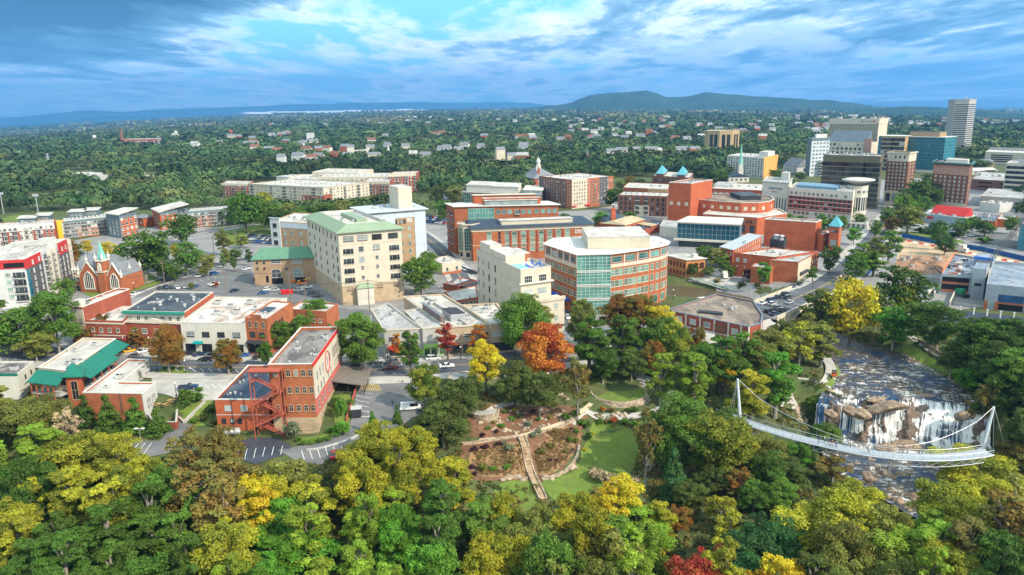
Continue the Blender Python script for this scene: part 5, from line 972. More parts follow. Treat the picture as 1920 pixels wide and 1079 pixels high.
b=B('gatehouse','tan brick gatehouse with green tile hip roof over two big arches',[(474,487),(592,483),(602,472)],base=(476,536),bi=0,wall=BRT,roof=MOSSG,par=0);b.hip(4.0,MOSSG,1.0,.8);b.win(0,[.36,.70],[.12],4.6,1.9,'m',FWH,GL);b.win(0,[.35,.70],[.56],4.4,4.2,'a',FWH,GL);b.win(0,[.36],[.86],5.4,3.0,'n',FDK,BLACK,'gateway');b.win(0,[.72],[.84],4.8,2.4,'s',FDK,GL);b.win(0,[.06,.17],[.14,.36],.9,.9,'p',FDK,GL);b.win(0,[.52],[.40],.9,.9,'p',FDK,GL);b.win(0,[.20],[.78],1.4,3.2,'n',FDK,BLACK,'door');b.done()
b=B('tan_apartment_tower','tan brick apartment block with pale blue trim and tall stair tower',[(690,401),(797,393),(768,382),(661,391)],base=(795,490),bi=1,wall=BRT,roof=RW_,par=.3);b.slabroof(1.4,.5,SLATEB);b.panel(0,.0,1,.02,.13,SLATEB,.06,'cladding_band');b.panel(0,.80,1,.0,1,SLATEB,.2,'corner_bay');b.curtain(0,.82,.99,.14,.26,4,2,GL);b.panel(0,.28,.46,.13,.30,SLATEB,.12,'cladding')
for i,v in enumerate((.36,.51,.66,.81)):b.curtain(0,.82,.99,v,v+.09,4,2,GT_,SLATEB)
b.curtain(0,.14,.40,.16,.26,5,2,GL);b.win(0,[.47,.55,.62],[.20],1.3,2.2,'v',FDK,GL);b.win(0,[.56,.70],[.33,.48,.62,.77],1.2,1.8,'v',GP,GT_);b.text(0,.71,.19,'90',3.2,SIGNW,'number_sign');b.box(.58,.82,.15,.75,11.0,CREAM,RW_,'stair_tower');b.units([(.25,.5,0,1.2),(.35,.4,2),(.45,.6,0),(.87,.5,0),(.9,.3,2)]);MB().tube([(*b.R(.84,.4),b.H+.5),(*b.R(.84,.4),b.H+22)],.09,5).build('mast',STEEL,b.root);b.done()
b=B('tan_apartment_wing','lower tan brick wing with slim white corner tower left of the condominium',[(508,415),(600,421),(640,404)],base=(512,500),bi=0,wall=BRT,roof=RW_,par=.5);b.panel(0,-.01,.19,-.06,1,OFFW,.5,'corner_tower');b.win(0,[.085],[.09,.28,.46,.64],2.6,2.2,'m',FDK,GL);b.wins=[((w[0][0]+b.E(0)[2].x*.52,w[0][1]+b.E(0)[2].y*.52,w[0][2]),)+w[1:] for w in b.wins];b.panel(0,.2,1,.02,.13,SLATEB,.08,'cladding_band');b.win(0,[.28,.43,.60,.76,.92],[.24,.44],1.2,2.0,'v',GP,GT_);b.units([(.3,.4,0),(.5,.35,0),(.6,.6,2),(.75,.4,0)]);b.awn(0,-.02,.2,-.08,.3,.9,SLATEB,'tower_roof');b.done()
b=B('stepped_white_building','cream stepped building with rooftop pool and blue parasols',[(894,469),(976,507),(1033,500)],base=(896,574),bi=0,wall=CREAM,roof=RW_,par=1.0,cat='hotel');b.win(0,[.04,.16],[.15,.35,.56,.78],1.2,2.4,'v',FGR,GL);b.win(0,[.30,.45],[.17,.38,.58,.80],1.2,2.6,'v',FDK,GL);b.win(0,[.60,.76,.92],[.19,.40,.62],1.7,2.6,'p',CREAM,CREAM,'blind_window');b.band(.0,.2,.12,FWH,'coping_band')
b.win(1,[.25,.72],[.16],3.2,2.6,'m',FWH,GL);b.win(1,[.25,.70],[.36],3.8,2.6,'m',FWH,GP);b.band(.23,.5,.9,WHITE,'balcony',edges=[1]);b.box(.30,.66,.05,.70,3.4,CREAM,RW_,'penthouse');b.box(.05,.30,.05,.45,4.6,CREAM,RW_,'stair_head');b.box(.35,.62,.62,.95,3.0,BR,RW_,'lift_house');b.box(.74,.90,.10,.42,.35,WHITE,POOL,'pool');b.units([(.15,.75,0),(.3,.85,0,1.2),(.4,.8,2),(.6,.9,0),(.1,.6,2)])
mb=MB();L=b.E(1)[3];b.slab(mb,1,0,L*1.2,-2,b.Z(.46),.0,5.5);o=mb.build('front_wing',CREAM,b.root);mb=MB();b.slab(mb,1,-.3,L*1.2+.3,b.Z(.46)+.01,b.Z(.46)+.7,5.0,5.7);b.slab(mb,1,-.3,L*1.2+.3,b.Z(.46)-.5,b.Z(.46)-.1,5.3,5.9);mb.build('parapet',CREAM,o)
a_,d_,n_,L_=b.E(1);k0=len(b.wins);b.win(1,[.2,.55,.92],[.57,.76],1.7,2.4,'m',FWH,GP);b.wins[k0:]=[((w[0][0]+n_.x*5.5,w[0][1]+n_.y*5.5,w[0][2]),)+w[1:] for w in b.wins[k0:]];b.awn(1,.8,1.15,.86,.6,7.0,FDK);b.done();OB=b
for i,(u,v) in enumerate(((.86,.62),(.93,.75))):
 p=OB.R(u,v);e=empty('parasol',(p.x+OB.o.x,p.y+OB.o.y,OB.h-1.0),0,'folded blue parasol on the roof terrace, %s one'%('left' if i==0 else 'right'),'parasol','parasols on the roof terrace');MB().tube([(0,0,0),(0,0,3)],.04,5).build('pole',FDK,e);MB().lathe([(.12,1.2),(.42,1.5),(.28,2.3),(.05,3.1)],8).build('canopy',BLUEP,e)
for i,(u,v) in enumerate(((.80,.55),(.86,.5),(.92,.55),(.95,.63),(.90,.85),(.82,.8))):
 p=OB.R(u,v);e=empty('sun_lounger',(p.x+OB.o.x,p.y+OB.o.y,OB.h-1.0),.6+i,'blue sun lounger beside the rooftop pool','lounger','sun loungers by the rooftop pool');MB().box(-.35,-1,.28,.35,.5,.42).build('seat',BLUEP,e);MB().hexa([(-.35,.5,.3),(.35,.5,.3),(.35,1.1,.75),(-.35,1.1,.75),(-.35,.45,.42),(.35,.45,.42),(.35,1.05,.9),(-.35,1.05,.9)]).build('backrest',BLUEP,e);m4=MB();[m4.box(x-.03,y-.03,0,x+.03,y+.03,.28) for x in(-.3,.3) for y in(-.9,.4)];m4.build('leg_frame',FDK,e)
P_=[(1022,459),(1083,479),(1144,477.5),(1170,474.2),(1195,470.7),(1218,467),(1239,463),(1250,459),(1253,455),(1230,446.5),(1130,444),(1040,449)]
b=B('corner_office','five-storey brick office with green glass corner and curved white roof',P_,base=(1240,568),bi=6,wall=BR,roof=RW_,par=.4,cat='office');b.slabroof(1.0,.35,FWH)
b.curtain(1,-.02,1.02,.0,1.0,8,18,GT_,FWH,.5,.10,'glass_corner')
for v in(.26,.285,.50,.525,.74,.765):b.panel(1,-.03,1.03,v,v+.012,FWH,.75,'glass_corner_band')
b.panel(0,0,1,.17,.235,CREAM,.07,'cream_band');b.win(0,(.02,.97,5),[.10],3.4,2.4,'m',FGR,GL)
for i in range(6):b.panel(0,.0+.193*i,.025+.193*i,.0,.23,FWH,.14,'pier')
b.win(0,(.02,.98,10),[.32,.50,.68],1.6,2.6,'v',CREAM,GT_);b.win(0,(.02,.98,4),[.89],3.0,3.2,'s',FDK,GL);b.awn(0,.22,.45,.795,.9,1.7,BLUEP);b.awn(0,.55,.78,.795,.9,1.7,BLUEP)
for e,n in((2,3),(3,3),(4,3),(5,2),(6,2),(7,1)):
 L=b.E(e)[3];b.panel(e,0,1,.175,.235,CREAM,.07,'cream_band');b.win(e,(.06,.94,max(1,n//2)),[.10],L*.72/max(1,n//2),2.4,'m',FGR,GT_);b.win(e,(.03,.97,n),[.32,.51,.70],2.0,2.7,'m',CREAM,GT_);b.win(e,[.5],[.90],L*.62,3.4,'s',CREAM,GT_);b.panel(e,.0,.06,.0,.23,FWH,.14,'pier')
b.box(.32,.80,.25,.85,4.6,CREAM,RW_,'penthouse',.1,z=b.H+.45);b.units([(.92,.45,1),(.88,.6,1,.7),(.2,.5,1,.8)]);b.done()
b=B('brown_roof_building','low red brick building with white piers and broad stained brown roof',[(1262,585),(1404,614),(1428,607),(1431,592),(1414,566),(1344,552),(1257,580)],h=4.6,gz=-4.0,wall=BRR,roof=RB_,par=.35,sink=5);b.cap(M('lead_coping',(.16,.18,.22),.7,.15,1),.5,.2)
for u in(.0,.175,.37,.56,.74,.90):b.panel(0,u,u+.018,.0,1.1,FWH,.15,'pier')
b.win(0,[.09,.28,.47],[.27],2.6,2.0,'m',FWH,GP);b.win(0,[.83],[.30],2.6,2.0,'m',FWH,GP);b.win(0,[.09,.28],[.80],3.0,1.8,'m',FWH,GP);b.panel(0,0,1,.52,.57,FWH,.12,'string_course');b.panel(0,.58,.72,.14,.5,BRD,.5,'chimney_breast');b.win(1,[.5],[.35],1.4,1.6,'m',FWH,GL);b.panel(1,-.02,.06,0,1.1,FWH,.12,'pier');b.panel(1,.95,1.02,0,1.1,FWH,.12,'pier')
a_,d_,n_,L_=b.E(0);q=lambda x,p,z:(*(a_+d_*x+n_*p),z);mb=MB();mb.hexa([q(L_*.12,7,1.2),q(L_*.60,9,1.2),q(L_*.60,.06,1.2),q(L_*.12,.06,1.2),q(L_*.12,7,1.5),q(L_*.60,9,1.5),q(L_*.60,.06,4.0),q(L_*.12,.06,4.0)]);o=mb.build('lean_to_roof',RW_,b.root);mb=MB();mb.hexa([q(L_*.14,6.6,-4),q(L_*.58,8.6,-4),q(L_*.58,.08,-4),q(L_*.14,.08,-4),q(L_*.14,6.6,1.2),q(L_*.58,8.6,1.2),q(L_*.58,.08,1.2),q(L_*.14,.08,1.2)]);mb.build('lean_to_wall',WHITE,o)
mb=MB();Q=[b.R(.27,.42),b.R(.50,.34),b.R(.52,.40),b.R(.29,.48)];mb.prism(Q,b.H-.35,b.H+.35);mb.build('skylight',FDK,b.root);b.units([(.62,.62,1,.8),(.66,.5,1,1),(.72,.55,1,.8),(.5,.55,1,.6)]);b.done()
b=B('arched_hotel','brick and cream hotel with rows of arched window bays',[(866,414),(886,429),(1110,420)],base=(888,491),wall=BR,roof=DKROOF,par=0,cat='hotel');b.hip(2.2,DKROOF,1.3,.95);b.panel(1,-.01,1.01,.0,.115,CREAM,.16,'frieze');b.panel(0,0,1,.0,.115,CREAM,.16,'frieze');b.band(.115,.25,.3,CREAM);b.band(.53,.25,.12,CREAM,'string_course')
for i,u in enumerate((.345,.42,.495,.57,.64,.715)):
 b.win(1,[u],[.30,.43,.56,.70],2.6,1.9,'m',CREAM,GT_);b.win(1,[u],[.19],2.9,2.0,'a',CREAM,GT_);b.panel(1,u-.042,u-.030,.115,.8,BRR,.35,'pier')
b.panel(1,.745,.757,.115,.8,BRR,.35,'pier');b.win(1,[.135,.285,.79],[.18,.30,.42,.56,.70],2.6,2.2,'m',CREAM,GT_);b.win(1,[.22],[.18,.30,.42,.56],1.3,1.6,'v',FDK,GL);b.text(1,.915,.19,'Hampton',2.1,SIGNW);b.text(1,.915,.255,'Inn & Suites',1.7,SIGNW);b.box(.70,.9,.25,.85,2.4,CREAM,RW_,'penthouse',.4,z=b.H+.4);b.units([(.08+.06*i,.4,2,.8) for i in range(9)]);b.par=-1.0;b.done()
P=G(879,423,b.h);c_=Vector((P.x,P.y));t8=[c_+Vector((math.cos(k*math.pi/4+.3),math.sin(k*math.pi/4+.3)))*6.0 for k in range(8)]
b2=Bld.__new__(Bld);b2.gz=0;b2.init('hotel_turret','rounded cream and glass corner turret of the arched hotel',t8,b.h+.8,CREAM,RW_,.4,'turret',None,None)
for e in(3,4,5,6,7):b2.curtain(e,.12,.88,.10,.78,3,7,GT_,CREAM);b2.win(e,[.5],[.90],2.2,2.4,'s',FDK,GL)
b2.band(.0,.6,.7,CREAM);b2.band(.80,.4,.4,CREAM);b2.done()
b=B('brick_glass_block','brick apartments with round glass tower and orange roof boxes',[(837,383),(852,389),(1047,385)],base=(855,478),wall=BR,roof=RW_,par=.3);b.slabroof(1.0,.4,FWH);b.win(1,[.42,.475,.53,.595,.66,.72,.79,.85,.91,.965],[.12,.30],2.3,2.3,'m',FGR,GT_);b.curtain(1,.13,.38,.04,.9,9,9,GT_,FWH,.2);b.balc(0,(.1,.9,2),[.15,.30,.45,.60,.75],3.0,2.2,1.2);b.balc(1,[.605],[.13,.30],3.0,2.2,1.0);b.box(.10,.37,.25,.85,4.6,BRO,CREAM,'penthouse',.6,z=b.H+.4);b.box(.62,.80,.3,.85,3.6,BRO,RW_,'penthouse',.2,z=b.H+.4);b.box(.86,.98,.3,.8,2.6,GP,RW_,'glass_lantern',.4,z=b.H+.4);b.units([(.42+.03*i,.5,2,.9) for i in range(6)]);b.done();zt=b.h
P=G(862,384,zt);c_=Vector((P.x,P.y));t12=[c_+Vector((math.cos(k*math.pi/6),math.sin(k*math.pi/6)))*5.2 for k in range(12)]
b2=Bld.__new__(Bld);b2.gz=0;b2.init('glass_tower','round teal glass corner tower of the brick apartments',t12,zt+.5,GT_,RW_,.3,'tower',None,None)
for e in range(5,12):b2.curtain(e,0,1,0,.86,2,9,GT_,FWH,.06,.1)
b2.done()
b=B('white_drum_hall','low brown hall with big white windowless drums on its roof',[(838,360),(1015,367),(1020,356)],base=(850,385),bi=0,wall=BRG,roof=RG_,par=.4);b.box(.20,.48,.2,.95,5.6,WHITE,RW_,'white_drum',.5);b.box(.48,.76,.2,.95,5.2,WHITE,RW_,'white_drum',.5);b.win(0,(.05,.18,3),[.35],1.2,1.8,'v',GP,GT_);b.curtain(0,.17,.26,.05,.8,4,3);b.win(0,[.6,.64],[.45],1.4,2,'p',GP,GT_);b.panel(0,.68,.82,.05,1,BRT,.3,'tan_bay');b.box(.82,1.0,.1,.9,3.6,GP,WHITE,'pavilion',1.0);b.done()
b=B('brick_terrace_flats','tall brick and cream apartment hotel with dark end bays',[(1011,331),(1072,338),(1150,331)],base=(1074,393),wall=BRD,roof=RW_,par=.5);b.panel(1,.0,.36,-.01,1,CREAM,.35,'cream_bay');b.panel(1,.37,.66,0,1,BR,.1,'brick_bay');b.panel(1,.66,.86,.0,1,DKGREY,.1,'dark_bay');b.panel(1,.86,1,0,1,BR,.1,'brick_bay');b.panel(0,0,.12,0,1,DKGREY,.1,'dark_bay');b.panel(0,.84,1,0,1,BR,.1,'brick_bay');b.curtain(0,.88,.98,.06,.9,2,7);b.curtain(1,.36,.42,.06,.9,2,7)
k0=len(b.wins);b.win(1,(.03,.33,5),(.06,.9,7),1.3,1.7,'p',CREAM,GL);b.wins[k0:]=[((w[0][0]+b.E(1)[2].x*.36,w[0][1]+b.E(1)[2].y*.36,w[0][2]),)+w[1:] for w in b.wins[k0:]];k0=len(b.wins);b.win(1,(.44,.98,7),(.06,.9,7),1.4,1.7,'p',FGR,GL);b.wins[k0:]=[((w[0][0]+b.E(1)[2].x*.12,w[0][1]+b.E(1)[2].y*.12,w[0][2]),)+w[1:] for w in b.wins[k0:]];b.win(0,(.13,.83,9),(.06,.9,7),1.4,1.7,'p',FGR,GL);b.balc(1,[.55,.75],(.08,.8,5),2.2,2.0,.8);b.awn(1,0,.1,.88,1,1.5,REDP);b.awn(1,.3,.42,.88,1,1.5,REDP);b.units([(.1+.09*i,.5,2) for i in range(9)]+[(.3,.3,0),(.7,.7,0)]);b.done()
b=B('hip_roof_hall','brick hall with grey hipped slate roof, white cupola and chimney',[(975,331),(1002,336),(1042,331)],base=(1004,352),wall=BRR,roof=SLATE,par=0);b.hip(9,SLATE,.8,.3);b.win(1,(.1,.9,6),[.35,.75],1.2,1.8,'p',FWH,GL);b.win(0,(.1,.9,4),[.35,.75],1.2,1.8,'p',FWH,GL)
c_=b.R(.62,.45);mb=MB();mb.box(c_.x-2.4,c_.y-2.4,b.H+4,c_.x+2.4,c_.y+2.4,b.H+11);mb.lathe([(2.9,b.H+11),(2.9,b.H+11.6),(1.9,b.H+11.6),(1.9,b.H+15),(2.4,b.H+15),(2.2,b.H+16.5),(1.0,b.H+18.5),(.15,b.H+19),(.1,b.H+22)],8,(c_.x,c_.y));mb.build('cupola',FWH,b.root);c_=b.R(.85,.3);MB().box(c_.x-1.2,c_.y-1.2,b.H,c_.x+1.2,c_.y+1.2,b.H+10).build('chimney',BRO,b.root);b.done()
b=B('loft_apartments','four-storey brown brick loft apartments with balconies',[(1159,366),(1251,369),(1258,362)],base=(1180,403),bi=0,wall=BRD,roof=RW_,par=.5);b.win(0,(.02,.30,3),(.06,.98,4),1.8,2.0,'m',FDK,GL);b.win(0,(.66,.98,3),(.06,.98,4),1.8,2.0,'m',FDK,GL);b.balc(0,[.40,.58],(.06,.98,4),3.2,2.2,1.0);b.panel(0,.34,.64,.5,1,CREAM,.03,'cream_bay');b.units([(.1+.12*i,.5,2) for i in range(7)]);b.box(-.14,0,-.1,.8,.1,CREAM,RW_,'stair_block',z=7);b.done()
b=B('brick_row_offices','low orange brick offices behind the loft apartments',[(1168,352),(1252,356),(1258,346)],base=(1200,368),bi=0,wall=BR,roof=RW_,par=.4);b.win(0,(.03,.5,8),[.5],1.4,2,'p',FDK,GL);b.panel(0,.56,1,0,1,TANC,.3,'tan_front');b.units([(.6,.5),(.8,.5)]);b.done()
b=B('mill_building','old brick mill building with tan roof and tall open windows',[(1127,419),(1172,423),(1208,412)],base=(1172,441),wall=BRO,roof=M('tan_roof',(.50,.40,.24),.9,.15,.3,kind='roof',col2=(.36,.28,.17)),par=0);b.hip(2.0,MATS['tan_roof'],.5,.9);b.win(0,(.03,.97,6),[.5],1.8,3.4,'n',FDK,BLACK);b.win(1,(.05,.5,3),[.5],1.4,2,'p',FDK,GL);b.done()
b=B('mill_engine_house','brick engine house with dark gabled roof and square chimney',[(1114,412),(1140,417),(1170,408)],base=(1140,436),wall=BRO,roof=DKROOF,par=0);b.hip(3.0,DKROOF,.5,.7);c_=b.R(1.02,.3);MB().box(c_.x-1.4,c_.y-1.4,-2,c_.x+1.4,c_.y+1.4,b.H+8).build('chimney',BRO,b.root);b.win(0,(.1,.9,4),[.5],1.2,1.8,'n',FDK,BLACK);b.done()
b=B('mill_shed','long low mill shed with strips of tan and dark roof',[(1172,427),(1206,433),(1255,418)],base=(1206,446),wall=BRR,roof=DKROOF,par=.3);b.box(.1,.9,.35,.6,.8,BRR,MATS['tan_roof'],'roof_monitor');b.box(.1,.9,.1,.25,.4,BRR,RK_,'roof_monitor');b.done()
b=B('theatre_hall','huge plain red brick concert hall fly tower',[(1254,343),(1296,345),(1336,338)],base=(1253,424),bi=0,wall=BRO,roof=RG_,par=.8,cat='theatre');b.cap(FWH,.5,.2);b.win(0,[.15,.48,.82],[.47],2.4,2.4,'n',CREAM,CREAM,'cream_panel');b.band(.55,.15,.05,BRR,'string_course');b.units([(.2,.3,1),(.4,.6,1),(.6,.4,2),(.7,.7,1),(.3,.8,2)]);b.done();hall=b
P_=[(1297,374),(1345,378),(1390,381),(1422,381),(1442,379),(1452,374),(1446,369),(1410,365),(1335,364)]
b=B('theatre_drum','curved red brick auditorium wall studded with cream square panels',P_,base=(1330,428),bi=1,wall=BRO,roof=RB_,par=.6,cat='theatre');b.cap(FWH,.5,.2)
for e,n in((0,3.4),(1,3),(2,2),(3,1.3),(4,1)):n=max(1,int(round(n)));b.win(e,(.02,.98,n),[.22],2.4,2.4,'n',CREAM,CREAM,'cream_panel');b.band(.33,.15,.05,BRR,'string_course',edges=[e])
b.box(.55,.8,.35,.8,2.6,FDK,RK_,'plant_screen');b.done()
b=B('theatre_foyer','lower red brick theatre foyer below the curved drum',[(1318,402),(1420,409),(1476,401),(1460,392),(1330,395)],h=10.5,gz=0,wall=BRO,roof=RW_,par=.5,cat='theatre');b.cap(FWH,.5,.2);b.win(0,(.55,.98,7),[.28],1.2,1.4,'p',FDK,GL);b.win(0,[.75,.92],[.70],3.0,4.4,'m',FDK,GL);b.win(0,[.32],[.2],2.6,1.6,'p',FDK,GL);b.done()
b=B('glass_lobby','glass-walled lobby pavilion with white roof in front of the concert hall',[(1271,418),(1387,423),(1391,412),(1293,408)],base=(1330,462),bi=0,wall=CONC,roof=RW_,par=.3,cat='theatre');b.slabroof(1.0,.6,WHITE);b.curtain(0,.0,1,.04,.66,14,3,GB,STEEL,.2,.12);b.curtain(1,.0,1,.04,.66,4,3,GB,STEEL,.2,.12);b.curtain(3,.0,1,.04,.66,4,3,GB,STEEL,.2,.12);b.panel(0,-.05,1.04,.67,.74,WHITE,2.2,'floor_slab');b.panel(0,.02,1.02,.75,1.1,GL,.3,'lower_glazing');b.done()
b=B('lobby_stone_wall','pale stone wall block left of the glass lobby',[(1237,424),(1270,428),(1276,416)],h=5.5,gz=0,wall=WHITE,roof=RG_,par=.3,cat='wall');b.done()
b=B('theatre_box','windowless red brick box theatre with pale flat roof',[(1434,412),(1530,418),(1541,414)],base=(1530,471),bi=1,wall=BRO,roof=RW_,par=.5,cat='theatre');b.cap(FWH,.5,.25);b.band(.45,.12,.04,BRR,'string_course');b.band(.75,.12,.04,BRR,'string_course');b.done()
b=Bld.T('theatre_side_wing','lower brick wing joining the box theatre and stair tower',[(1530,470),(1541,473),(1560,466)],441,0,wall=BRO,roof=RG_,par=.4);b.win(1,(.1,.9,5),[.3],1,1);b.done()
b=B('stair_tower','square brick tower with teal pyramid roof beside the box theatre',[(1556,424),(1574,426),(1579,421)],base=(1572,477),bi=1,wall=BRO,roof=TEALR,par=0,cat='tower');b.hip(5,TEALR,.7,0);b.win(0,(.15,.85,3),[.18],.9,1.4,'p',FDK,GL);b.win(0,[.5],[.62],3.2,3.4,'m',FGR,GP);b.win(1,[.5],[.2],1.2,1.4);b.done()
b=B('cooling_plant','dark louvred cooling plant on the brick roof by the box theatre',[(1444,449),(1470,453),(1476,446)],h=12.5,gz=8,wall=FDK,roof=RK_,par=.6,cat='cooling plant',sink=0);b.units([(.3,.5,1,2.2),(.7,.5,1,2.2)]);b.done()
b=B('gabled_brick_shed','long sloping-roofed brick range with rows of white windows',[(1350,464),(1375,470),(1428,443),(1404,439)],base=(1352,499),bi=0,wall=BRO,roof=M('pale_metal_roof',(.42,.44,.44),.5,.1,.4,kind='seam'),par=0);b.win(0,[.2,.5,.85],[.22],.9,1.5,'v',FWH,GP);b.win(0,[.35,.8],[.8],1.0,1.8,'v',FWH,BLACK);b.win(1,(.05,.97,11),[.16,.5],1.0,2.0,'v',FWH,GP);b.slabroof(.4,.2,MATS['pale_metal_roof']);b.units([(.8,.5,1,1),(.9,.4,2)]);b.done()
b=B('brick_store_range','two-storey orange brick range with white roof and paired windows',[(1376,475),(1456,484),(1534,472),(1452,465)],base=(1378,518),bi=0,wall=BRO,roof=RW_,par=.5);b.cap(BRR,.4,.15);b.win(0,[.10,.28],[.27],1.7,1.8,'m',FWH,GP);b.win(0,[.10,.28],[.55],1.2,.6,'n',FWH,FWH);b.units([(.45,.5,2,1.2),(.3,.5,2),(.7,.4,2)]);b.done()
b=B('cream_front_shop','brick shop with cream street front and grey roof by the bridge',[(1443,489),(1497,493),(1535,474)],base=(1497,528),wall=BR,roof=RG_,par=.4);b.cap(BRR,.4,.15);b.panel(1,0,.62,.0,1.1,CREAM,.06,'cream_front');b.win(1,[.14,.26,.38,.50],[.33],1.0,1.8,'v',FWH,GL);b.win(1,[.70,.80,.90],[.33],1.0,1.8,'v',FWH,GL);b.awn(1,.1,.45,.6,.8,1.6,FDK);b.win(1,[.3,.75],[.8],3.2,2.4,'s',FDK,GL);b.done()
b=B('brick_wall_ruin','low bare brick wall block in front of the store range',[(1408,500),(1445,504),(1452,497)],base=(1410,531),bi=0,wall=BR,roof=RG_,par=.4,cat='building');b.done()
b=B('open_pavilion','old open-sided orange brick pavilion with cream roof by the pond',[(1249,480),(1287,489),(1323,486)],base=(1287,522),wall=M('brick_glow',(.45,.20,.07),.9,.15,.3,kind='brick'),roof=RW_,par=0);b.slabroof(.7,.3,RW_);b.win(0,(.02,.98,6),[.32],1.4,2.6,'a',BRO,BLACK,'opening');b.win(0,(.02,.98,6),[.78],1.4,2.2,'a',BRO,BLACK,'opening');b.win(1,(.06,.96,3),[.35],2.6,3.0,'a',BRO,BLACK,'opening');b.box(.70,.85,.55,.75,1.6,FWH,RW_,'roof_lantern',.2);b.done()
b=B('slatted_hotel','brick-striped cream hotel with many square windows',[(1480,352),(1600,361),(1606,350)],base=(1590,428),bi=1,wall=WHITE,roof=RG_,par=.6,cat='hotel')
b.panel(0,.0,1,.24,.65,BRR,.02,'brick_bays')
for v in(.325,.455,.585):b.panel(0,.0,1,v,v+.018,WHITE,.07,'sill_band')
b.win(0,(.01,.93,13),[.15],2.0,2.0,'m',FWH,GL);b.win(0,(.01,.99,14),[.285,.415,.545],2.2,1.7,'m',FDK,GL);b.win(0,(.01,.99,14),[.72],2.4,2.4,'m',FWH,GL);b.band(.225,.3,.25,WHITE);b.band(.655,.3,.3,WHITE);b.box(.1,.75,.2,.75,1.6,M('blue_tank',(.14,.24,.32),.6,.2,.6),MATS['blue_tank'],'plant_screen');b.units([(.8,.4,1,1),(.83,.5,1,1.2),(.86,.4,1,1)]);b.done();ch=b
b=B('hotel_sign_tower','cream tower with dark vertical slots and hotel lettering',[(1430,340),(1479,344),(1486,335)],base=(1478,404),bi=1,wall=WHITE,roof=RG_,par=.5,cat='hotel');b.win(0,(.03,.97,9),[.70],.9,9.5,'n',FDK,GL);b.band(.02,.5,.5,FGR,'cornice');b.text(0,.5,.21,'COURTYARD',2.0,SIGNB);b.text(0,.5,.31,'Marriott',1.5,SIGNR);b.box(.62,.9,.6,.98,5,OFFW,RG_,'lift_house');b.done()
P=G(1608,352,ch.h);c_=Vector((P.x,P.y));t12=[c_+Vector((math.cos(k*math.pi/6),math.sin(k*math.pi/6)))*6.6 for k in range(12)]
b2=Bld.__new__(Bld);b2.gz=0;b2.init('hotel_rotunda','white corner rotunda with flying-saucer roof and tall window strips',t12,ch.h+1.5,WHITE,RW_,.3,'tower',None,None)
for e in range(6,12):b2.win(e,[.3,.75],[.50],1.2,9.0,'n',FDK,GL);b2.win(e,[.5],[.17],2.2,2.0,'m',FWH,GL)
mb=MB();mb.lathe([(3.4,b2.H+.3),(6.5,b2.H+2.0),(10.4,b2.H+3.4),(10.4,b2.H+3.9),(6.5,b2.H+4.6),(.2,b2.H+5.0)],28);mb.build('saucer_roof',WHITE,b2.root,True);b2.done()
b=B('hotel_rounded_base','two-storey cream base curving round the street corner',[(1585,418),(1626,421),(1632,412)],base=(1624,431),bi=1,wall=WHITE,roof=RG_,par=.4,cat='hotel',sink=5);b.win(0,(.05,.95,4),[.55],2.0,3.0,'m',FWH,GL);b.win(1,(.05,.95,2),[.55],2.0,3.0,'m',FWH,GL);b.done()
b=B('long_brick_block','long low brick block with white-framed windows behind the concert hall',[(1334,354),(1429,358),(1436,346)],base=(1380,374),bi=0,wall=BRR,roof=RW_,par=.4);b.win(0,(.04,.98,9),[.45],2.8,2.4,'m',FWH,GP);b.box(.0,.4,.3,.9,1.4,WHITE,RG_);b.units([(.5,.5),(.7,.5),(.85,.4)]);b.done()
b=B('bronze_office','dark olive-bronze office slab with deep window bands',[(1544,291),(1651,294),(1657,290)],base=(1650,394),bi=1,wall=BRONZE,roof=RG_,par=.6,cat='office');b.win(0,(.01,.99,8),(.12,.97,9),7.0,3.0,'n',FDK,M('black_glass',(.012,.014,.016),.1,.3,.3,.5,kind='glass',col2=(.05,.055,.05)));b.win(1,(.05,.95,2),(.12,.97,9),6,3.0,'n',FDK,MATS['black_glass']);b.units([(.1*i+.05,.5,i%3,1.6) for i in range(9)]);b.done()
b=Bld.T('brown_hotel_tower','slim brown brick tower with cream crown and base',[(1655,386),(1694,389)],289,16,wall=BRD,roof=RW_,par=.5,cat='tower')
for e in(0,1):b.panel(e,0,1,-.01,.15,CREAM,.15,'cream_crown');b.panel(e,0,1,.70,1.05,CREAM,.15,'cream_base')
b.win(0,(.05,.95,5),(.16,.69,8),1.2,1.3,'p',FWH,GP);b.win(1,(.1,.9,2),(.16,.69,8),1.2,1.3,'v',FWH,GP);k0=len(b.wins);b.win(0,(.08,.92,4),[.07],1.5,2.4,'p',FGR,GL);b.win(0,[.2,.5,.8],[.83],3.4,6.5,'a',FGR,GL);b.wins[k0:]=[((w[0][0]+b.E(0)[2].x*.16,w[0][1]+b.E(0)[2].y*.16,w[0][2]),)+w[1:] for w in b.wins[k0:]];b.band(.0,.8,.9,CREAM);b.done()
b=Bld.T('striped_bank_tower','cream bank tower with close vertical fins and wide blank crown',[(1550,306),(1640,310)],225,26,wall=M('tower_dark',(.10,.09,.07),.6,.1,1),roof=RG_,par=.4,cat='tower');b.panel(0,-.005,1.005,-.02,.10,CREAM,1.0,'blank_crown');b.panel(1,-.05,1.05,-.02,.10,CREAM,1.0,'blank_crown');b.panel(1,-.03,1.03,.1,1,CREAM,.5,'end_wall')
mb=MB();L=b.E(0)[3]
for i in range(37):x=L*i/36;b.slab(mb,0,x-.35,x+.35,0,b.Z(.10),0,.9)
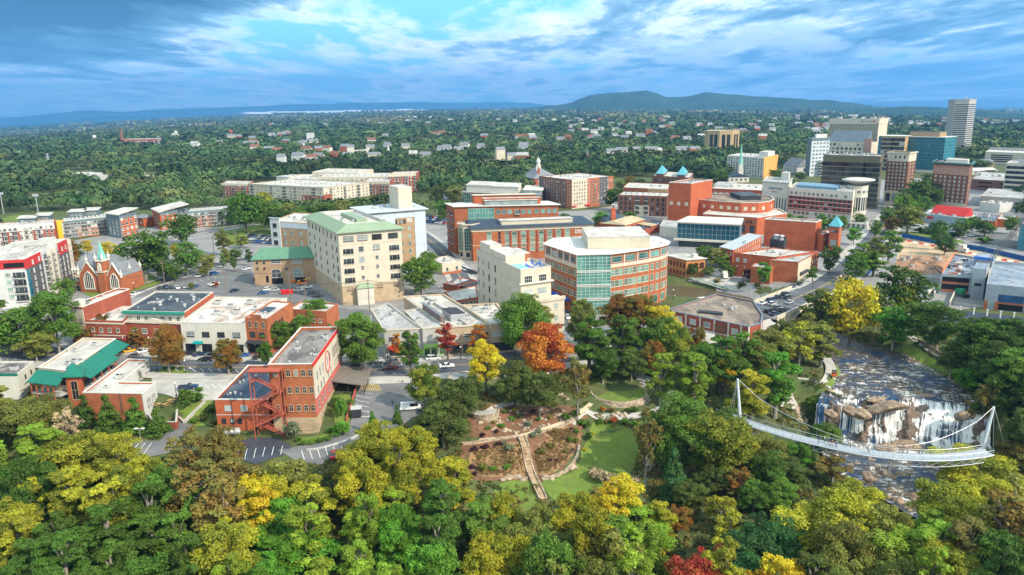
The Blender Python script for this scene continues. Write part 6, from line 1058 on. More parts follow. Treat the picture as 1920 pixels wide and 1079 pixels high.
mb.build('fins',CREAM,b.root);b.text(0,.78,.04,'Bank of America',2.6,SIGNB,proud=1.1);b.panel(0,.905,.935,.02,.06,SIGNR,1.15,'logo');c_=b.R(.42,.5);MB().lathe([(.6,b.H),(.6,b.H+3),(3.4,b.H+4.2),(3.2,b.H+5.2),(.2,b.H+4.2)],14,(c_.x,c_.y)).build('satellite_dish',WHITE,b.root);b.units([(.1,.5,0,3),(.57,.5,2,2),(.8,.5,0,3),(.95,.5,0,3)]);b.done()
b=Bld.T('beige_office','beige office with big sloping dark glass roof',[(1546,313),(1630,317)],268,22,wall=CREAM,roof=RG_,par=.4,cat='office');a_,d_,n_,L_=b.E(0);q=lambda x,p,z:(*(a_+d_*x+n_*p),z);mb=MB();mb.hexa([q(L_*.02,-1,b.H),q(L_*.88,-1,b.H),q(L_*.88,-16,b.H),q(L_*.02,-16,b.H),q(L_*.05,-12,b.H+13),q(L_*.88,-12,b.H+13),q(L_*.88,-15,b.H+13),q(L_*.05,-15,b.H+13)]);mb.build('sloping_roof',M('grey_glass_roof',(.13,.17,.19),.35,.15,.2,kind='seam'),b.root);b.win(0,(.03,.35,3),[.10],3,2.6,'m',FDK,GL);b.win(0,(.66,.86,2),[.10],3,2.6,'m',FDK,GL);b.win(0,(.02,.9,9),[.26,.42],3,2.6,'m',FDK,GL);b.panel(0,.84,1.0,-.15,.35,M('pink_stone',(.42,.24,.19),.8,.1,.5),1.2,'pink_stair_tower');b.units([(.5,.8,0,1.5)]);b.done()
b=Bld.T('blue_white_flats','blue-grey and white apartment slab',[(1509,330),(1517,332),(1551,330)],260,0,wall=SLATEB,roof=RG_,par=.4,cat='apartments');b.panel(0,0,1,0,1,BLUEG,.1,'blue_end');b.panel(1,0,1,.0,.08,BLUEG,.1,'blue_band');b.win(1,(.06,.98,5),(.09,.95,9),3.0,1.9,'m',FWH,GL);b.box(.3,.7,.3,.9,4,OFFW,RG_);b.units([(.5,.5,0,2)]);b.done()
b=Bld.T('white_parking_flats','small white banded block below the blue-grey apartments',[(1522,330),(1540,332)],302,20,wall=WHITE,roof=RW_,par=.4);b.win(0,(.03,.97,1),(.1,.95,5),18,1.4,'n',FDK,GL);b.done()
b=Bld.T('teal_glass_office','teal glass office block with pale roof rim',[(1691,322),(1765,326)],259,30,wall=GB,roof=RG_,par=.4,cat='office');b.curtain(0,0,1,.0,1,18,11,GB,M('teal_frame',(.10,.20,.21),.5,.1,1),.1,.28);b.curtain(1,0,1,.0,1,3,11,GB,MATS['teal_frame'],.1,.28);b.box(.05,.8,.2,.8,6,BRT,RK_,'plant_screen',.3);b.panel(0,.35,.8,.93,1.05,CREAM,1,'cream_base');b.slabroof(.6,.5,OFFW);b.done()
b=Bld.T('tan_glass_office','tan-framed glass office joined to the teal block',[(1646,322),(1690,324)],257,25,wall=TANC,roof=RG_,par=.3,cat='office');b.win(0,(.03,.97,4),(.03,.98,8),8.6,3.4,'m',FDK,GL);b.slabroof(1.4,.6,OFFW);b.panel(0,-.1,.02,0,1,GB,.3,'glass_return');b.done()
Q_=[GT(*g) for g in((1767,290),(1779,292.5),(1805,293),(1818,291))];Q_=[Vector((q.x,q.y)) for q in Q_];n_=(Q_[0]+Q_[3]-Q_[1]-Q_[2]).normalized()*22;Q_+=[Q_[3]+n_,Q_[0]+n_]
b=Bld.__new__(Bld);b.gz=GT(1792,293).z;b.init('tall_concrete_tower','tallest grey concrete tower with angled faces and rooftop mast',Q_,hgt(GT(1805,293),188.5),CONC,RG_,.4,'tower',None,None)
for e in(1,2):b.win(e,(.02,.98,1),(.06,.98,24),b.E(e)[3]*.96,1.5,'n',FDK,GL,);
b.band(.0,1.2,.3,CONC,'parapet_band');b.win(0,[.5],[.5],1,50,'n',FGR,FGR,'recess');mb=MB();c_=b.R(.55,.5);mb.tube([(c_.x,c_.y,b.H),(c_.x,c_.y,b.H+7)],.35,5);mb.tube([(c_.x+1,c_.y,b.H),(c_.x+1,c_.y,b.H+4)],.25,5);mb.box(c_.x-.9,c_.y-.9,b.H+2.5,c_.x+.9,c_.y+.9,b.H+4.5);mb.build('mast',STEEL,b.root);b.units([(.3,.5,0,1.5),(.7,.5,0,1.5)]);b.done()
b=B('brown_brick_hotel','ten-storey brown brick hotel with arched top storey and dark cornice',[(1751,307),(1819,311),(1825,306)],base=(1818,393),bi=1,wall=BRD,roof=RW_,par=.4,cat='hotel');b.panel(0,0,1,.03,.24,M('pink_brick',(.40,.22,.16),.85,.1,.5,kind='brick'),.05,'top_storey');b.win(0,(.03,.97,7),[.16],2.4,4.2,'a',CREAM,GL);b.win(0,(.03,.97,7),(.25,.88,7),1.5,1.6,'p',CREAM,GP);b.win(1,(.1,.9,2),(.06,.88,9),1.3,1.6,'p',CREAM,GL);b.panel(0,0,1,.88,1.05,CREAM,.1,'cream_base');b.win(0,(.03,.97,9),[.94],1.8,2.4,'n',FDK,GL);b.band(.0,1.2,1.6,M('verdigris_dark',(.05,.13,.11),.6,.2,1));b.box(.3,.9,.3,.8,3.2,OFFW,RW_);b.units([(.15,.5,0,1.5)]);b.done()
b=B('striped_office','cream office slab with dark window stripes at the right edge',[(1887,306),(1960,309),(1966,304)],base=(1887,366),bi=0,wall=CREAM,roof=RG_,par=.4,cat='office');b.win(0,(.02,1,10),(.06,.98,6),2.9,2.6,'n',FDK,GL);b.panel(0,.3,1,-.13,0,OFFW,-1.5,'plant_screen');b.done()
b=B('cream_parking_deck','cream banded parking deck with white flat roof beyond the brown hotel',[(1848,285),(1940,289),(1948,280)],h=14,gz=0,wall=CREAM,roof=RW_,par=.5,cat='car park');b.win(0,[.35],(.2,.9,4),26,1.6,'n',FDK,BLACK);b.units([(.1*i+.05,.5,0,2.5) for i in range(9)]);b.done()
b=B('yellow_cream_flats','eight-storey cream apartment block with sun-tinted orange-yellow end wall',[(1364,292),(1433,296),(1459,291)],base=(1433,336),wall=WHITE,roof=RW_,par=.4,cat='apartments');b.panel(1,0,1,-.01,1.05,ORANGE,.1,'sun_tinted_end');b.win(0,(.02,.98,13),(.06,.96,8),2.0,1.8,'p',FGR,GL);b.box(.75,.98,.3,.8,5,OFFW,RW_);b.units([(.3,.5),(.5,.4)]);b.done()  # warm sunlight painted into the orange colour of the end wall
P=GT(1355,290);Rr=27.0;c_=Vector((P.x,P.y+10));t8=[c_+Vector((math.cos(k*math.pi/4+.39),math.sin(k*math.pi/4+.39)))*Rr for k in range(8)]
b2=Bld.__new__(Bld);b2.gz=P.z;b2.init('octagon_office','tan octagonal office with tall dark glass panels',t8,hgt((c_.x,c_.y-Rr),247),TANC,RW_,.5,'office',None,None)
for e in range(4,8):b2.win(e,(.12,.88,2),[.53],b2.E(e)[3]*.28,b2.H*.78,'n',FDK,GL)
b2.band(.0,1,.3,CREAM);b2.done()
b=B('red_roof_restaurant','long blue-grey restaurant with sloping bright red roof',[(1733,401),(1824,411),(1832,402)],base=(1733,418),bi=0,wall=M('blue_grey_wall',(.26,.34,.38),.8,.08,.5,kind='wall'),roof=RW_,par=.4,cat='restaurant');a_,d_,n_,L_=b.E(0);q=lambda x,p,z:(*(a_+d_*x+n_*p),z);mb=MB();mb.hexa([q(L_*.05,-5,b.H),q(L_*.78,-5,b.H),q(L_*.78,-14,b.H),q(L_*.05,-14,b.H),q(L_*.05,-10.5,b.H+5),q(L_*.78,-10.5,b.H+5),q(L_*.78,-11,b.H+5),q(L_*.05,-11,b.H+5)]);mb.build('red_roof',REDP,b.root);b.panel(0,.07,.20,.25,.5,SIGNR,.15,'sign');b.panel(0,.3,.45,-.1,.1,SLATEB,.3,'fascia');b.units([(.3,.2),(.6,.2)]);b.done()
b=B('orange_brick_store','orange brick store with slate blue roof beside the red-roofed restaurant',[(1825,412),(1868,416),(1878,405)],base=(1850,424),bi=0,wall=BRO,roof=M('slate_blue_roof',(.13,.17,.20),.8,.1,.5),par=.2);b.win(0,[.3,.65],[.3],1.2,1,'p',FWH,GL);b.units([(.4,.5,0,2)]);b.done()
b=B('orange_brick_annex','orange brick annex right of the slate-roofed store',[(1869,411),(1901,413),(1908,404)],base=(1890,426),bi=0,wall=BRO,roof=RW_,par=.3);b.units([(.4,.5,0,1.5),(.7,.4,0,1.5)]);b.done()
b=B('teal_glass_edge_office','dark teal glass office cut by the right picture edge',[(1914,420),(1990,428),(1998,414)],h=14,gz=0,wall=GB,roof=RG_,par=.4,cat='office');b.curtain(0,0,1,0,1,10,5,GB,MATS['teal_frame'],.1,.2);b.done()
b=Bld.T('grey_stucco_store','plain grey stucco store behind the restaurant',[(1835,396),(1873,400)],383,16,wall=OFFW,roof=RW_,par=.4);b.units([(.2,.3),(.5,.5),(.7,.3),(.8,.7)]);b.done()
b=B('dark_brick_deck','long dark brick parking block behind the brown hotel',[(1822,336),(1960,346),(1965,330)],h=9,gz=0,wall=BRD,roof=RG_,par=.4,cat='car park');b.win(0,[.2,.5,.8],[.3,.7],12,1.5,'n',FDK,BLACK);b.units([(.1*i+.05,.5,i%3,1.5) for i in range(9)]);b.done()
b=B('low_grey_deck','low grey concrete deck in front of the striped office',[(1840,368),(1960,376),(1965,360)],base=(1880,388),bi=0,wall=CONC,roof=RG_,par=.4,cat='car park');b.win(0,[.3,.7],[.5],12,2,'n',FDK,BLACK);b.done()
b=Bld.T('dark_house_church','grey stone church with steep slate roofs among downtown trees',[(1468,322),(1494,326)],314,18,wall=OFFW,roof=SLATE,par=0,cat='church');b.hip(9,SLATE,.5,.9);b.win(0,(.1,.9,4),[.5],1.4,3,'a',FDK,GL);b.win(1,[.5],[.5],2,4,'a',FDK,GL);b.done()
# left side
b=B('red_topped_apartments','six-storey white and dark apartment block crowned with bright red',[(-70,494),(47,488),(129,448)],base=(58,577),wall=OFFW,roof=RW_,par=.4,cat='apartments');b.panel(0,0,1,-.01,.17,REDP,.25,'red_crown');b.panel(1,-.01,.30,-.012,.19,REDP,.26,'red_crown');b.panel(1,.70,.93,-.012,.26,REDP,.26,'red_crown');b.panel(1,.0,.045,.19,1.05,GB,.3,'glass_corner');b.panel(1,.05,.32,.19,.95,DKGREY,.2,'dark_bay');b.panel(1,.72,.94,.26,1,DKGREY,.2,'dark_bay');b.panel(0,.64,.97,.05,.15,BLACK,.3,'roof_loggia')
b.win(0,[.67,.69],[.30,.45,.60,.75],1.6,1.9,'p',FWH,GT_);b.balc(0,[.86],[.31,.47,.63,.79],4.6,2.4,.8,WHITE);vs=[.13,.26,.385,.51,.635,.76];b.balc(1,[.40,.52,.64],vs,3.6,2.3,1.3,WHITE);b.balc(1,[.97],vs,2.2,2.3,1.2,WHITE);b.panel(1,.455,.47,.0,1,WHITE,1.5,'white_fin');b.panel(1,.575,.59,.0,1,WHITE,1.5,'white_fin');b.panel(1,.95,.958,.0,1,WHITE,1.5,'white_fin')
k0=len(b.wins);b.win(1,[.12,.25],[.10,.28,.43,.57,.71],1.6,1.9,'p',FWH,GP);b.win(1,[.78,.87],[.14,.35,.48,.61,.74],1.5,1.9,'p',FWH,GP);b.wins[k0:]=[((w[0][0]+b.E(1)[2].x*.28,w[0][1]+b.E(1)[2].y*.28,w[0][2]),)+w[1:] for w in b.wins[k0:]];b.win(1,[.10,.20,.3],[.92],3,3,'s',FDK,GL);b.units([(.62+.02*i,.10+.05*i,2,1) for i in range(12)]+[(.5+.03*i,.6,2,1) for i in range(10)]+[(.9,.35,1,1.5)]);b.box(.55,.80,.62,.95,1.6,OFFW,RW_,'stair_head');b.done()
cm=BR
b=B('red_church','red brick gothic church with white pinnacles and slate roof',[(137,510),(225,512),(250,494),(163,493)],h=9.0,gz=0,wall=cm,roof=SLATE,par=0,cat='church')
a_,d_,n_,L_=b.E(0);W_=b.E(1)[3];q=lambda x,y,z:(*(a_+d_*x-n_*y),z)
def gable(x0,x1,y0,y1,hz,rise,name='gable_wing',front=True):
 xm=(x0+x1)/2;mb=MB();mb.hexa([q(x0,y0,0),q(x1,y0,0),q(x1,y1,0),q(x0,y1,0),q(x0,y0,hz),q(x1,y0,hz),q(x1,y1,hz),q(x0,y1,hz)]);mb.face([q(x0,y0,hz),q(x1,y0,hz),q(xm,y0,hz+rise)]);o=mb.build(name,cm,b.root)
 mb=MB();mb.face([q(x0-.2,y0+.4,hz-.1),q(xm,y0+.4,hz+rise-.2),q(xm,y1,hz+rise-.2),q(x0-.2,y1,hz-.1)]);mb.face([q(xm,y0+.4,hz+rise-.2),q(x1+.2,y0+.4,hz-.1),q(x1+.2,y1,hz-.1),q(xm,y1,hz+rise-.2)]);mb.build('roof',SLATE,o)
 mb=MB()
 for xa,xb,za,zb in((x0,xm,hz,hz+rise),(xm,x1,hz+rise,hz)):mb.hexa([q(xa,y0-.35,za),q(xb,y0-.35,zb),q(xb,y0+.5,zb),q(xa,y0+.5,za),q(xa,y0-.35,za+.6),q(xb,y0-.35,zb+.6),q(xb,y0+.5,zb+.6),q(xa,y0+.5,za+.6)])
 mb.build('stone_coping',WHITE,o);return o
def pinn(x,y,z,s=1.0):
 p=q(x,y,0);MB().lathe([(.5*s,z-1.2),(.5*s,z),(.75*s,z+.1),(.7*s,z+.5),(.35*s,z+1.1),(.12*s,z+2.3),(.05*s,z+2.8)],8,(p[0],p[1])).build('pinnacle',WHITE,b.root)
b.hip(6.5,SLATE,.4,.6,name='main_roof');gable(L_*.20,L_*.60,-2.5,W_*.6,7.5,6.5);gable(L_*.78,L_*1.06,-2.0,W_*.6,7.5,6.0)
def gothic(xc,y,w,z0,h,n):
 mb=MB();pts=[(xc-w/2,z0),(xc+w/2,z0),(xc+w/2,z0+h*.6),(xc+w*.3,z0+h*.85),(xc,z0+h),(xc-w*.3,z0+h*.85),(xc-w/2,z0+h*.6)];mb.face([q(x,y-.08,z) for x,z in pts]);g=mb.build('gothic_window',GL,b.root);mb=MB()
 for i in range(len(pts)):(xa,za),(xb,zb)=pts[i],pts[(i+1)%len(pts)];mb.tube([q(xa,y-.1,za),q(xb,y-.1,zb)],.28,4)
 for i in range(1,n):x=xc-w/2+w*i/n;mb.tube([q(x,y-.1,z0),q(x,y-.1,z0+h*(.95-.35*abs(2*i/n-1)))],.14,4)
 mb.build('tracery',WHITE,g)
gothic(L_*.40,-2.5,5,1.5,8.2,5);gothic(L_*.92,-2.0,4,2.0,7,4)
for x in(.02,.09,.17):gothic(L_*x,0,1.1,4.5,3.2,1)
mb=MB();tx0,tx1=L_*.63,L_*.77;mb.hexa([q(tx0,-3.5,0),q(tx1,-3.5,0),q(tx1,1,0),q(tx0,1,0),q(tx0,-3.5,15),q(tx1,-3.5,15),q(tx1,1,15),q(tx0,1,15)]);tw_=mb.build('bell_tower',cm,b.root);mb=MB()
for z in(9.6,14.7):mb.hexa([q(tx0-.3,-3.8,z),q(tx1+.3,-3.8,z),q(tx1+.3,1.3,z),q(tx0-.3,1.3,z),q(tx0-.3,-3.8,z+.6),q(tx1+.3,-3.8,z+.6),q(tx1+.3,1.3,z+.6),q(tx0-.3,1.3,z+.6)])
mb.build('stone_band',WHITE,tw_);xm=(tx0+tx1)/2;mb=MB();w2=(tx1-tx0)*.36
for s0,s1 in(((-w2,-2.7),(w2,-2.7)),((w2,-2.7),(w2,.2)),((w2,.2),(-w2,.2)),((-w2,.2),(-w2,-2.7))):mb.face([q(xm+s0[0],s0[1],15.3),q(xm+s1[0],s1[1],15.3),q(xm,-1.25,24.5)])
mb.build('spire',VERD,tw_)
for x in(tx0+1.2,tx1-1.2):gothic(x+(.4 if x<xm else-.4),-3.5,1.3,10.4,3.6,2);
for x in(tx0,tx1):
 for y in(-3.4,.9):pinn(x,y,16.2,1.0)
for x,y,z in((0,-.2,9.6),(L_*.06,-.2,9.6),(L_*.12,-.2,9.6),(L_*.19,-2.4,8.2),(L_*.61,-2.4,8),(L_*1.07,-1.8,8.2),(L_*1.0,W_*.3,9.6),(L_*1.02,W_*.6,9.6),(L_*.40,-2.4,15)):pinn(x,y,z)
for e in(0,1):b.band(.30,.35,.15,WHITE,'stone_band',edges=[e])
b.win(1,[.3,.5,.7],[.5],1.0,3,'a',WHITE,GL);b.win(0,[.06],[.88],2.2,3,'a',WHITE,BLACK,'door');b.done()
def flats(name,label,top,base=None,h=None,walls=(),bi=0,wall=BLUEG,n=8,rows=4,panels=(),units=8,wz=(.08,.95),bal=(),wf=None,roof=None,e=0,wg=None,ww=1.6):
 b=B(name,label,top,base=base,h=h,gz=0 if h else None,bi=bi,wall=wall,roof=roof or RW_,par=.4,cat='apartments');
 for u0,u1,v0,v1,m in panels:b.panel(e,u0,u1,v0,v1,m,.12,'facade_bay')
 k0=len(b.wins);b.win(e,(.01,.99,n),(*wz,rows),ww,1.8,'p',wf or FWH,wg or GL);b.wins[k0:]=[((w[0][0]+b.E(e)[2].x*.13,w[0][1]+b.E(e)[2].y*.13,w[0][2]),)+w[1:] for w in b.wins[k0:]]
 for u in bal:b.balc(e,[u],(*wz,rows),2.6,2.2,1.2,FWH)
 b.units([(.06+.88*i/max(1,units-1),.5,2,1.2) for i in range(units)]);return b
flats('brick_white_flats','red brick and white four-storey flats left of the yellow stair tower',[(-60,430),(101,418),(104,411)],base=(60,470),wall=BRR,n=16,panels=((0,1,0,.30,OFFW),(.60,.72,.3,1,WHITE),(.22,.34,.3,1,OFFW)),bal=(.40,.52,.66,.80),units=10).done()
b=Bld.T('yellow_stair_tower','bright yellow stair tower between two apartment rows',[(102,450),(111,451)],416,5,wall=YELP,roof=RW_,par=.3,cat='tower');b.win(0,[.5],[.3,.6],.6,1.2,'p',FDK,GL);b.done()
flats('blue_grey_flats','blue-grey and orange brick four-storey flats right of the yellow tower',[(111,417),(199,408),(203,400)],base=(150,450),wall=BLUEG,n=14,panels=((.34,.98,.42,1,BRO),),bal=(.14,.5,.86),units=11).done()
b=flats('slope_roof_flats','blue and brick flats with white roof tilted up at the corner',[(198,402),(222,405),(256,398)],base=(222,448),bi=1,wall=BLUEG,n=4,rows=4,e=1,panels=((.05,.95,.14,1,BRO),),units=3,ww=2.4);a_,d_,n_,L_=b.E(1);mb=MB();Q=inset(b.P,-1.2);zz_=[b.H+.2,b.H+.2,b.H+2.4,b.H+1.4];mb.hexa([(*p,z) for p,z in zip(Q,zz_)]+[(*p,z+.5) for p,z in zip(Q,zz_)]);mb.build('tilted_roof',RW_,b.root);b.win(0,(.1,.9,3),(.2,.9,4),1.8,2,'p',FWH,GL);b.done()
for i,(x0,x1,y) in enumerate(((34,70,409),(66,98,404),(128,162,397),(158,188,394))):
 b=B('roof_pavilion','blue-grey penthouse with cream mono-pitch roof, %s of the four'%ORD[i],[(x0,y+2),(x1-6,y+1),(x1,y-4)],h=15.5,gz=0,wall=BLUEG,roof=RW_,par=0,cat='penthouse',group='penthouses with cream roofs',bi=0);b.slabroof(.8,.4,RW_);b.win(0,(.1,.9,3),[.12],1.4,1.2,'p',FWH,GL);b.done()
b=flats('brick_corner_flats','orange brick flats with tilted cream roof behind a broad dark tree',[(285,393),(299,400),(352,391)],base=(300,432),bi=1,wall=BRO,e=1,n=6,rows=4,panels=((0,1,-.01,.16,BLUEG),(.62,.9,0,1,BLUEG)),units=3,bal=(.76,));Q=inset(b.P,-1.0);mb=MB();zz_=[b.H+.2,b.H+.2,b.H+2.6,b.H+2.0];mb.hexa([(*p,z) for p,z in zip(Q,zz_)]+[(*p,z+.5) for p,z in zip(Q,zz_)]);mb.build('tilted_roof',RW_,b.root);b.balc(0,[.5],(.15,.9,4),3.2,2.2,1.0);b.done()
flats('brick_blue_row_flats','blue-grey and orange brick row flats left of the biggest dark tree',[(350,398),(424,392),(428,386)],base=(400,429),wall=BLUEG,n=12,panels=((.05,.66,.36,1,BRO),),bal=(.2,.42,.62,.86),units=10).done()
b=Bld.T('small_orange_house','small orange brick house with grey roof beside the flats',[(254,424),(270,426)],410,9,wall=BRO,roof=SLATE,par=0,cat='house');b.hip(2,SLATE,.6,.6);b.win(0,[.3,.7],[.5],1.5,1.5);b.done()
kw=dict(wf=FWH,wg=GL)
flats('brick_end_flats','red brick corner block at the left end of the cream complex',[(413,345),(464,346),(476,340)],base=(440,369),wall=BRR,n=9,panels=((0,1,-.02,.16,CREAM),),bal=(.1,.5,.9),units=3,**kw).done()
b=flats('cream_complex','long cream apartment complex with brick ground floor and balconies',[(464,346),(606,353),(692,343)],base=(606,379),bi=1,wall=CREAM,n=18,panels=((.12,.25,.55,1,BRR),(.72,1.,.6,1,BRR)),bal=(.06,.32,.5,.64,.88),units=14,wz=(.06,.97),**kw);b.win(1,(.02,.98,12),(.06,.97,4),1.6,1.8,'p',FWH,GL);b.balc(1,[.15,.45,.75],(.06,.97,4),2.6,2.2,1.2);b.panel(1,0,.16,.5,1,BRR,.12,'brick_bay');b.band(.0,.5,.5,CREAM);b.done()
flats('cream_brick_wing','brick and cream wing joining the complex to its tall end block',[(683,341),(730,342),(736,335)],base=(710,367),wall=BRR,n=8,panels=((0,1,-.02,.2,CREAM),),bal=(.25,.75),units=5,**kw).done()
flats('brick_tall_end','taller red brick end block of the cream complex',[(730,328),(780,326),(786,321)],base=(750,363),wall=BRR,n=8,rows=5,panels=((0,1,-.02,.14,CREAM),),bal=(.3,.62,.95),units=5,**kw).done()
flats('cream_rear_range','cream rear range of the complex beyond its courtyard',[(600,333),(730,332),(735,325)],h=13,wall=CREAM,n=14,rows=2,wz=(.1,.6),units=12,**kw).done()
b=B('courtyard_deck','white upper deck of the parking garage inside the cream complex',[(520,342),(660,338),(690,326),(560,328)],h=9,gz=0,wall=CREAM,roof=RW_,par=.8,cat='car park',bi=0);b.units([(.1*i+.05,.3+.05*(i%3),0,1.2) for i in range(8)]);b.done()
b=Bld.T('white_courtyard_hall','white flat-roofed hall at the back left of the cream complex',[(519,346),(552,348)],333,25,wall=OFFW,roof=RW_,par=.4);b.units([(.5,.5),(.2,.5)]);b.done()
b=B('cream_back_block','cream stepped block behind the courtyard deck',[(585,323),(672,325),(700,318)],h=14,gz=0,wall=CREAM,roof=RW_,par=.5);b.win(0,(.05,.6,6),[.3],2,1.6);b.units([(.6,.5),(.7,.4),(.8,.5)]);b.done()
def small(name,label,px,py,w,h,wall,roof,kind='flat',cat='building',n=3,d=9,ph=None):
 P=GT(px,py);D=(P-CAM).length;wm=w*D/FPX;hm=h*D/FPX;a=Vector((P.x-wm/2,P.y));pts=[a,a+Vector((wm,0)),a+Vector((wm,d)),a+Vector((0,d))]
 b=Bld.__new__(Bld);b.gz=P.z;b.init(name,label,pts,P.z+hm,wall,roof,0 if kind!='flat' else.3,cat,None,None)
 if kind!='flat':b.hip(ph or hm*.6,roof,.5,1.0 if kind=='gable' else.4)
 b.win(0,(.05,.95,n),[.5],wm/n*.45,hm*.4,'p',FWH,GL);b.done();return b
for a in[('white_warehouse','long white warehouse in a clearing by the curving lane',148,340,84,8,OFFW,RW_,'flat','warehouse',7,60),('white_shed','small white shed left of the lane',52,330,34,5,WHITE,RW_,'flat','shed',3,25),('grey_house','grey-roofed house showing between far trees',452,315,28,6,OFFW,SLATE,'hip','house',3,20),('blue_terrace','pale blue terrace of houses left of the brick corner block',405,334,42,9,SLATEB,OFFW,'flat','terrace',6,14),('green_roof_hall','cream hall with pale green roof in the far trees',612,309,22,6,CREAM,SAGE,'gable','hall',2,40),('white_villa','white villa with porch among far trees',803,292,26,9,WHITE,SLATE,'hip','house',4,20),('long_white_shop','long pale shopping hall at the wood edge',664,289,80,5,CREAM,RW_,'flat','shop',9,50),('grey_school','grey hip-roofed school with small white steeple',733,303,50,6,OFFW,SLATE,'hip','school',6,30),('blue_roof_house','pale house with blue-grey roof far back',580,270,26,4,WHITE,SLATEB,'gable','house',3,25),('brick_hall','low orange brick hall beyond the hip-roofed hall',1085,326,56,7,BRO,RG_,'flat','hall',8,25),('brick_school','orange brick school with flat roof by the trees',1218,308,46,10,BRO,RW_,'flat','school',8,40),('brick_school_wing','lower brick front wing of the orange school',1210,313,30,6,BR,RW_,'flat','school',5,15),('red_gable_church','red brick chapel with dark steep roof',1162,312,44,8,BRR,DKROOF,'gable','church',3,20),('spire_church','brick church with dark roof beneath a thin grey spire',1084,311,46,7,BRR,SLATE,'gable','church',3,22),('red_upper_block','red brick block behind the spire church',1095,296,48,7,BRO,RW_,'flat','building',8,20),('blue_canopy_shop','tiny bright blue canopy shop',1259,311,14,6,BLUEP,WHITE,'flat','shop',2,12),('white_chapel','long white chapel roof beside a lane',1157,255,28,6,OFFW,SLATE,'gable','chapel',3,30),('white_cottages','white cottage with brown roof left of the lane',1105,262,24,5,WHITE,BRD,'gable','house',3,20),('blue_roof_office','office with blue roof near the octagonal tower',1224,275,24,6,OFFW,SLATEB,'hip','office',4,24),('red_cupola_hall','red brick hall with small cupola',1225,258,20,7,BRR,SLATE,'hip','hall',3,20),('bank_canopy','white gabled canopy building by the dark trees',1277,279,16,10,OFFW,WHITE,'flat','building',2,15),('grey_low_deck','long low grey deck left of the blue-grey flats',1462,282,66,5,CONC,RG_,'flat','car park',6,30),('tan_low_block','low tan block in front of the octagonal tower',1350,297,50,6,TANC,RG_,'flat','building',6,20),('white_low_roof','low white roof left of the cream flats',1340,306,36,4,OFFW,RW_,'flat','building',4,20),('white_pediment_hall','white pedimented hall with dark roof below the green spire',1385,343,36,10,WHITE,DKROOF,'gable','church',4,22),('brick_low_shops','row of low brick shops by the curving street',1170,300,30,5,BR,RW_,'flat','shops',5,20),('pale_store','pale flat store far right beneath the hills',1900,262,60,5,CREAM,RW_,'flat','store',6,40),('yellow_store','yellow banded store at the far right',1890,276,70,5,CREAM,RW_,'flat','store',8,30),('wooden_gable_house','brown gabled house among downtown trees at right',1846,314,30,7,BRT,SLATE,'gable','house',4,18),('white_gable_market','white gabled market roof behind the brown hotel',1845,328,40,6,WHITE,RW_,'gable','market',4,18),('cream_brick_shops','cream and brick shops in the middle distance',880,309,60,5,CREAM,RG_,'flat','shops',8,20),('tan_long_block','long tan building beside the small meadow',930,312,44,6,TANC,RW_,'flat','building',6,20),('pavilion_tea_house','small orange-roofed pavilion among park trees',1225,365,14,6,BRD,ORANGE,'hip','pavilion',2,8)]:small(*a)
b=B('green_gabled_block','dark red brick block with two green gabled roofs',[(1223,330),(1294,334),(1300,325)],base=(1240,352),bi=0,wall=BRD,roof=RW_,par=.4);b.win(0,(.03,.97,8),[.35,.75],1.6,2,'p',FDK,GL)
for u in(.1,.66):Q=[b.R(u,.05),b.R(u+.2,.05),b.R(u+.2,.8),b.R(u,.8)];mb=MB();mb.prism(Q,b.H-.5,b.H+2);o=mb.build('gable_tower',BRD,b.root);b.hip(7,GRN if 0 else TEALR,.4,.0,z=b.H+2,P=Q,name='green_roof')
b.done()
def spire(name,label,px,base,top,w,mat,bodyf=.35,body=WHITE,cat='spire'):
 P=GT(px,base);H_=hgt(P,top)-P.z;D=(P-CAM).length;r=w*D/FPX/2;e=empty(name,P,0,label,cat);mb=MB();mb.box(-r,-r,-2,r,r,H_*bodyf);mb.box(-r*1.15,-r*1.15,H_*bodyf*.95,r*1.15,r*1.15,H_*bodyf*1.0);mb.box(-r*.75,-r*.75,H_*bodyf,r*.75,r*.75,H_*(bodyf+.12));mb.build('tower',body,e);mb=MB();mb.lathe([(r*.95,H_*(bodyf+.12)),(r*.5,H_*(bodyf+.12)+(H_*(.88-bodyf))*.45),(.06,H_)],8);mb.build('spire',mat,e)
spire('green_spire','slender pale green church spire in front of the cream flats',1387,342,270,8,VERD);spire('grey_spire','thin grey spire rising from the brick church',1101,312,278,5,SLATE,.5,BRR);spire('white_steeple','white steeple on the grey-roofed school',729,300,271,5,WHITE,.5);spire('red_cupola','small red brick cupola tower far back',1228,262,251,6,SLATE,.6,BRR)
P=GT(268,270);D=(P-CAM).length;small('textile_mill','long red brick textile mill far off in the woods',268,271,74,8,BRR,RW_,'flat','mill',16,60);Q=GT(230,272);e=empty('mill_chimney',Q,0,'tall dark brick chimney at the left end of the far mill','chimney');H_=hgt(Q,243)-Q.z;MB().lathe([(5.5,-2),(4.5,H_*.5),(3.4,H_*.97),(3.9,H_*.98),(3.9,H_),(2.4,H_)],10).build('shaft',BRD,e);MB().lathe([(5.9,-2),(5.9,6),(5.5,6.5)],10).build('plinth',BRR,e)
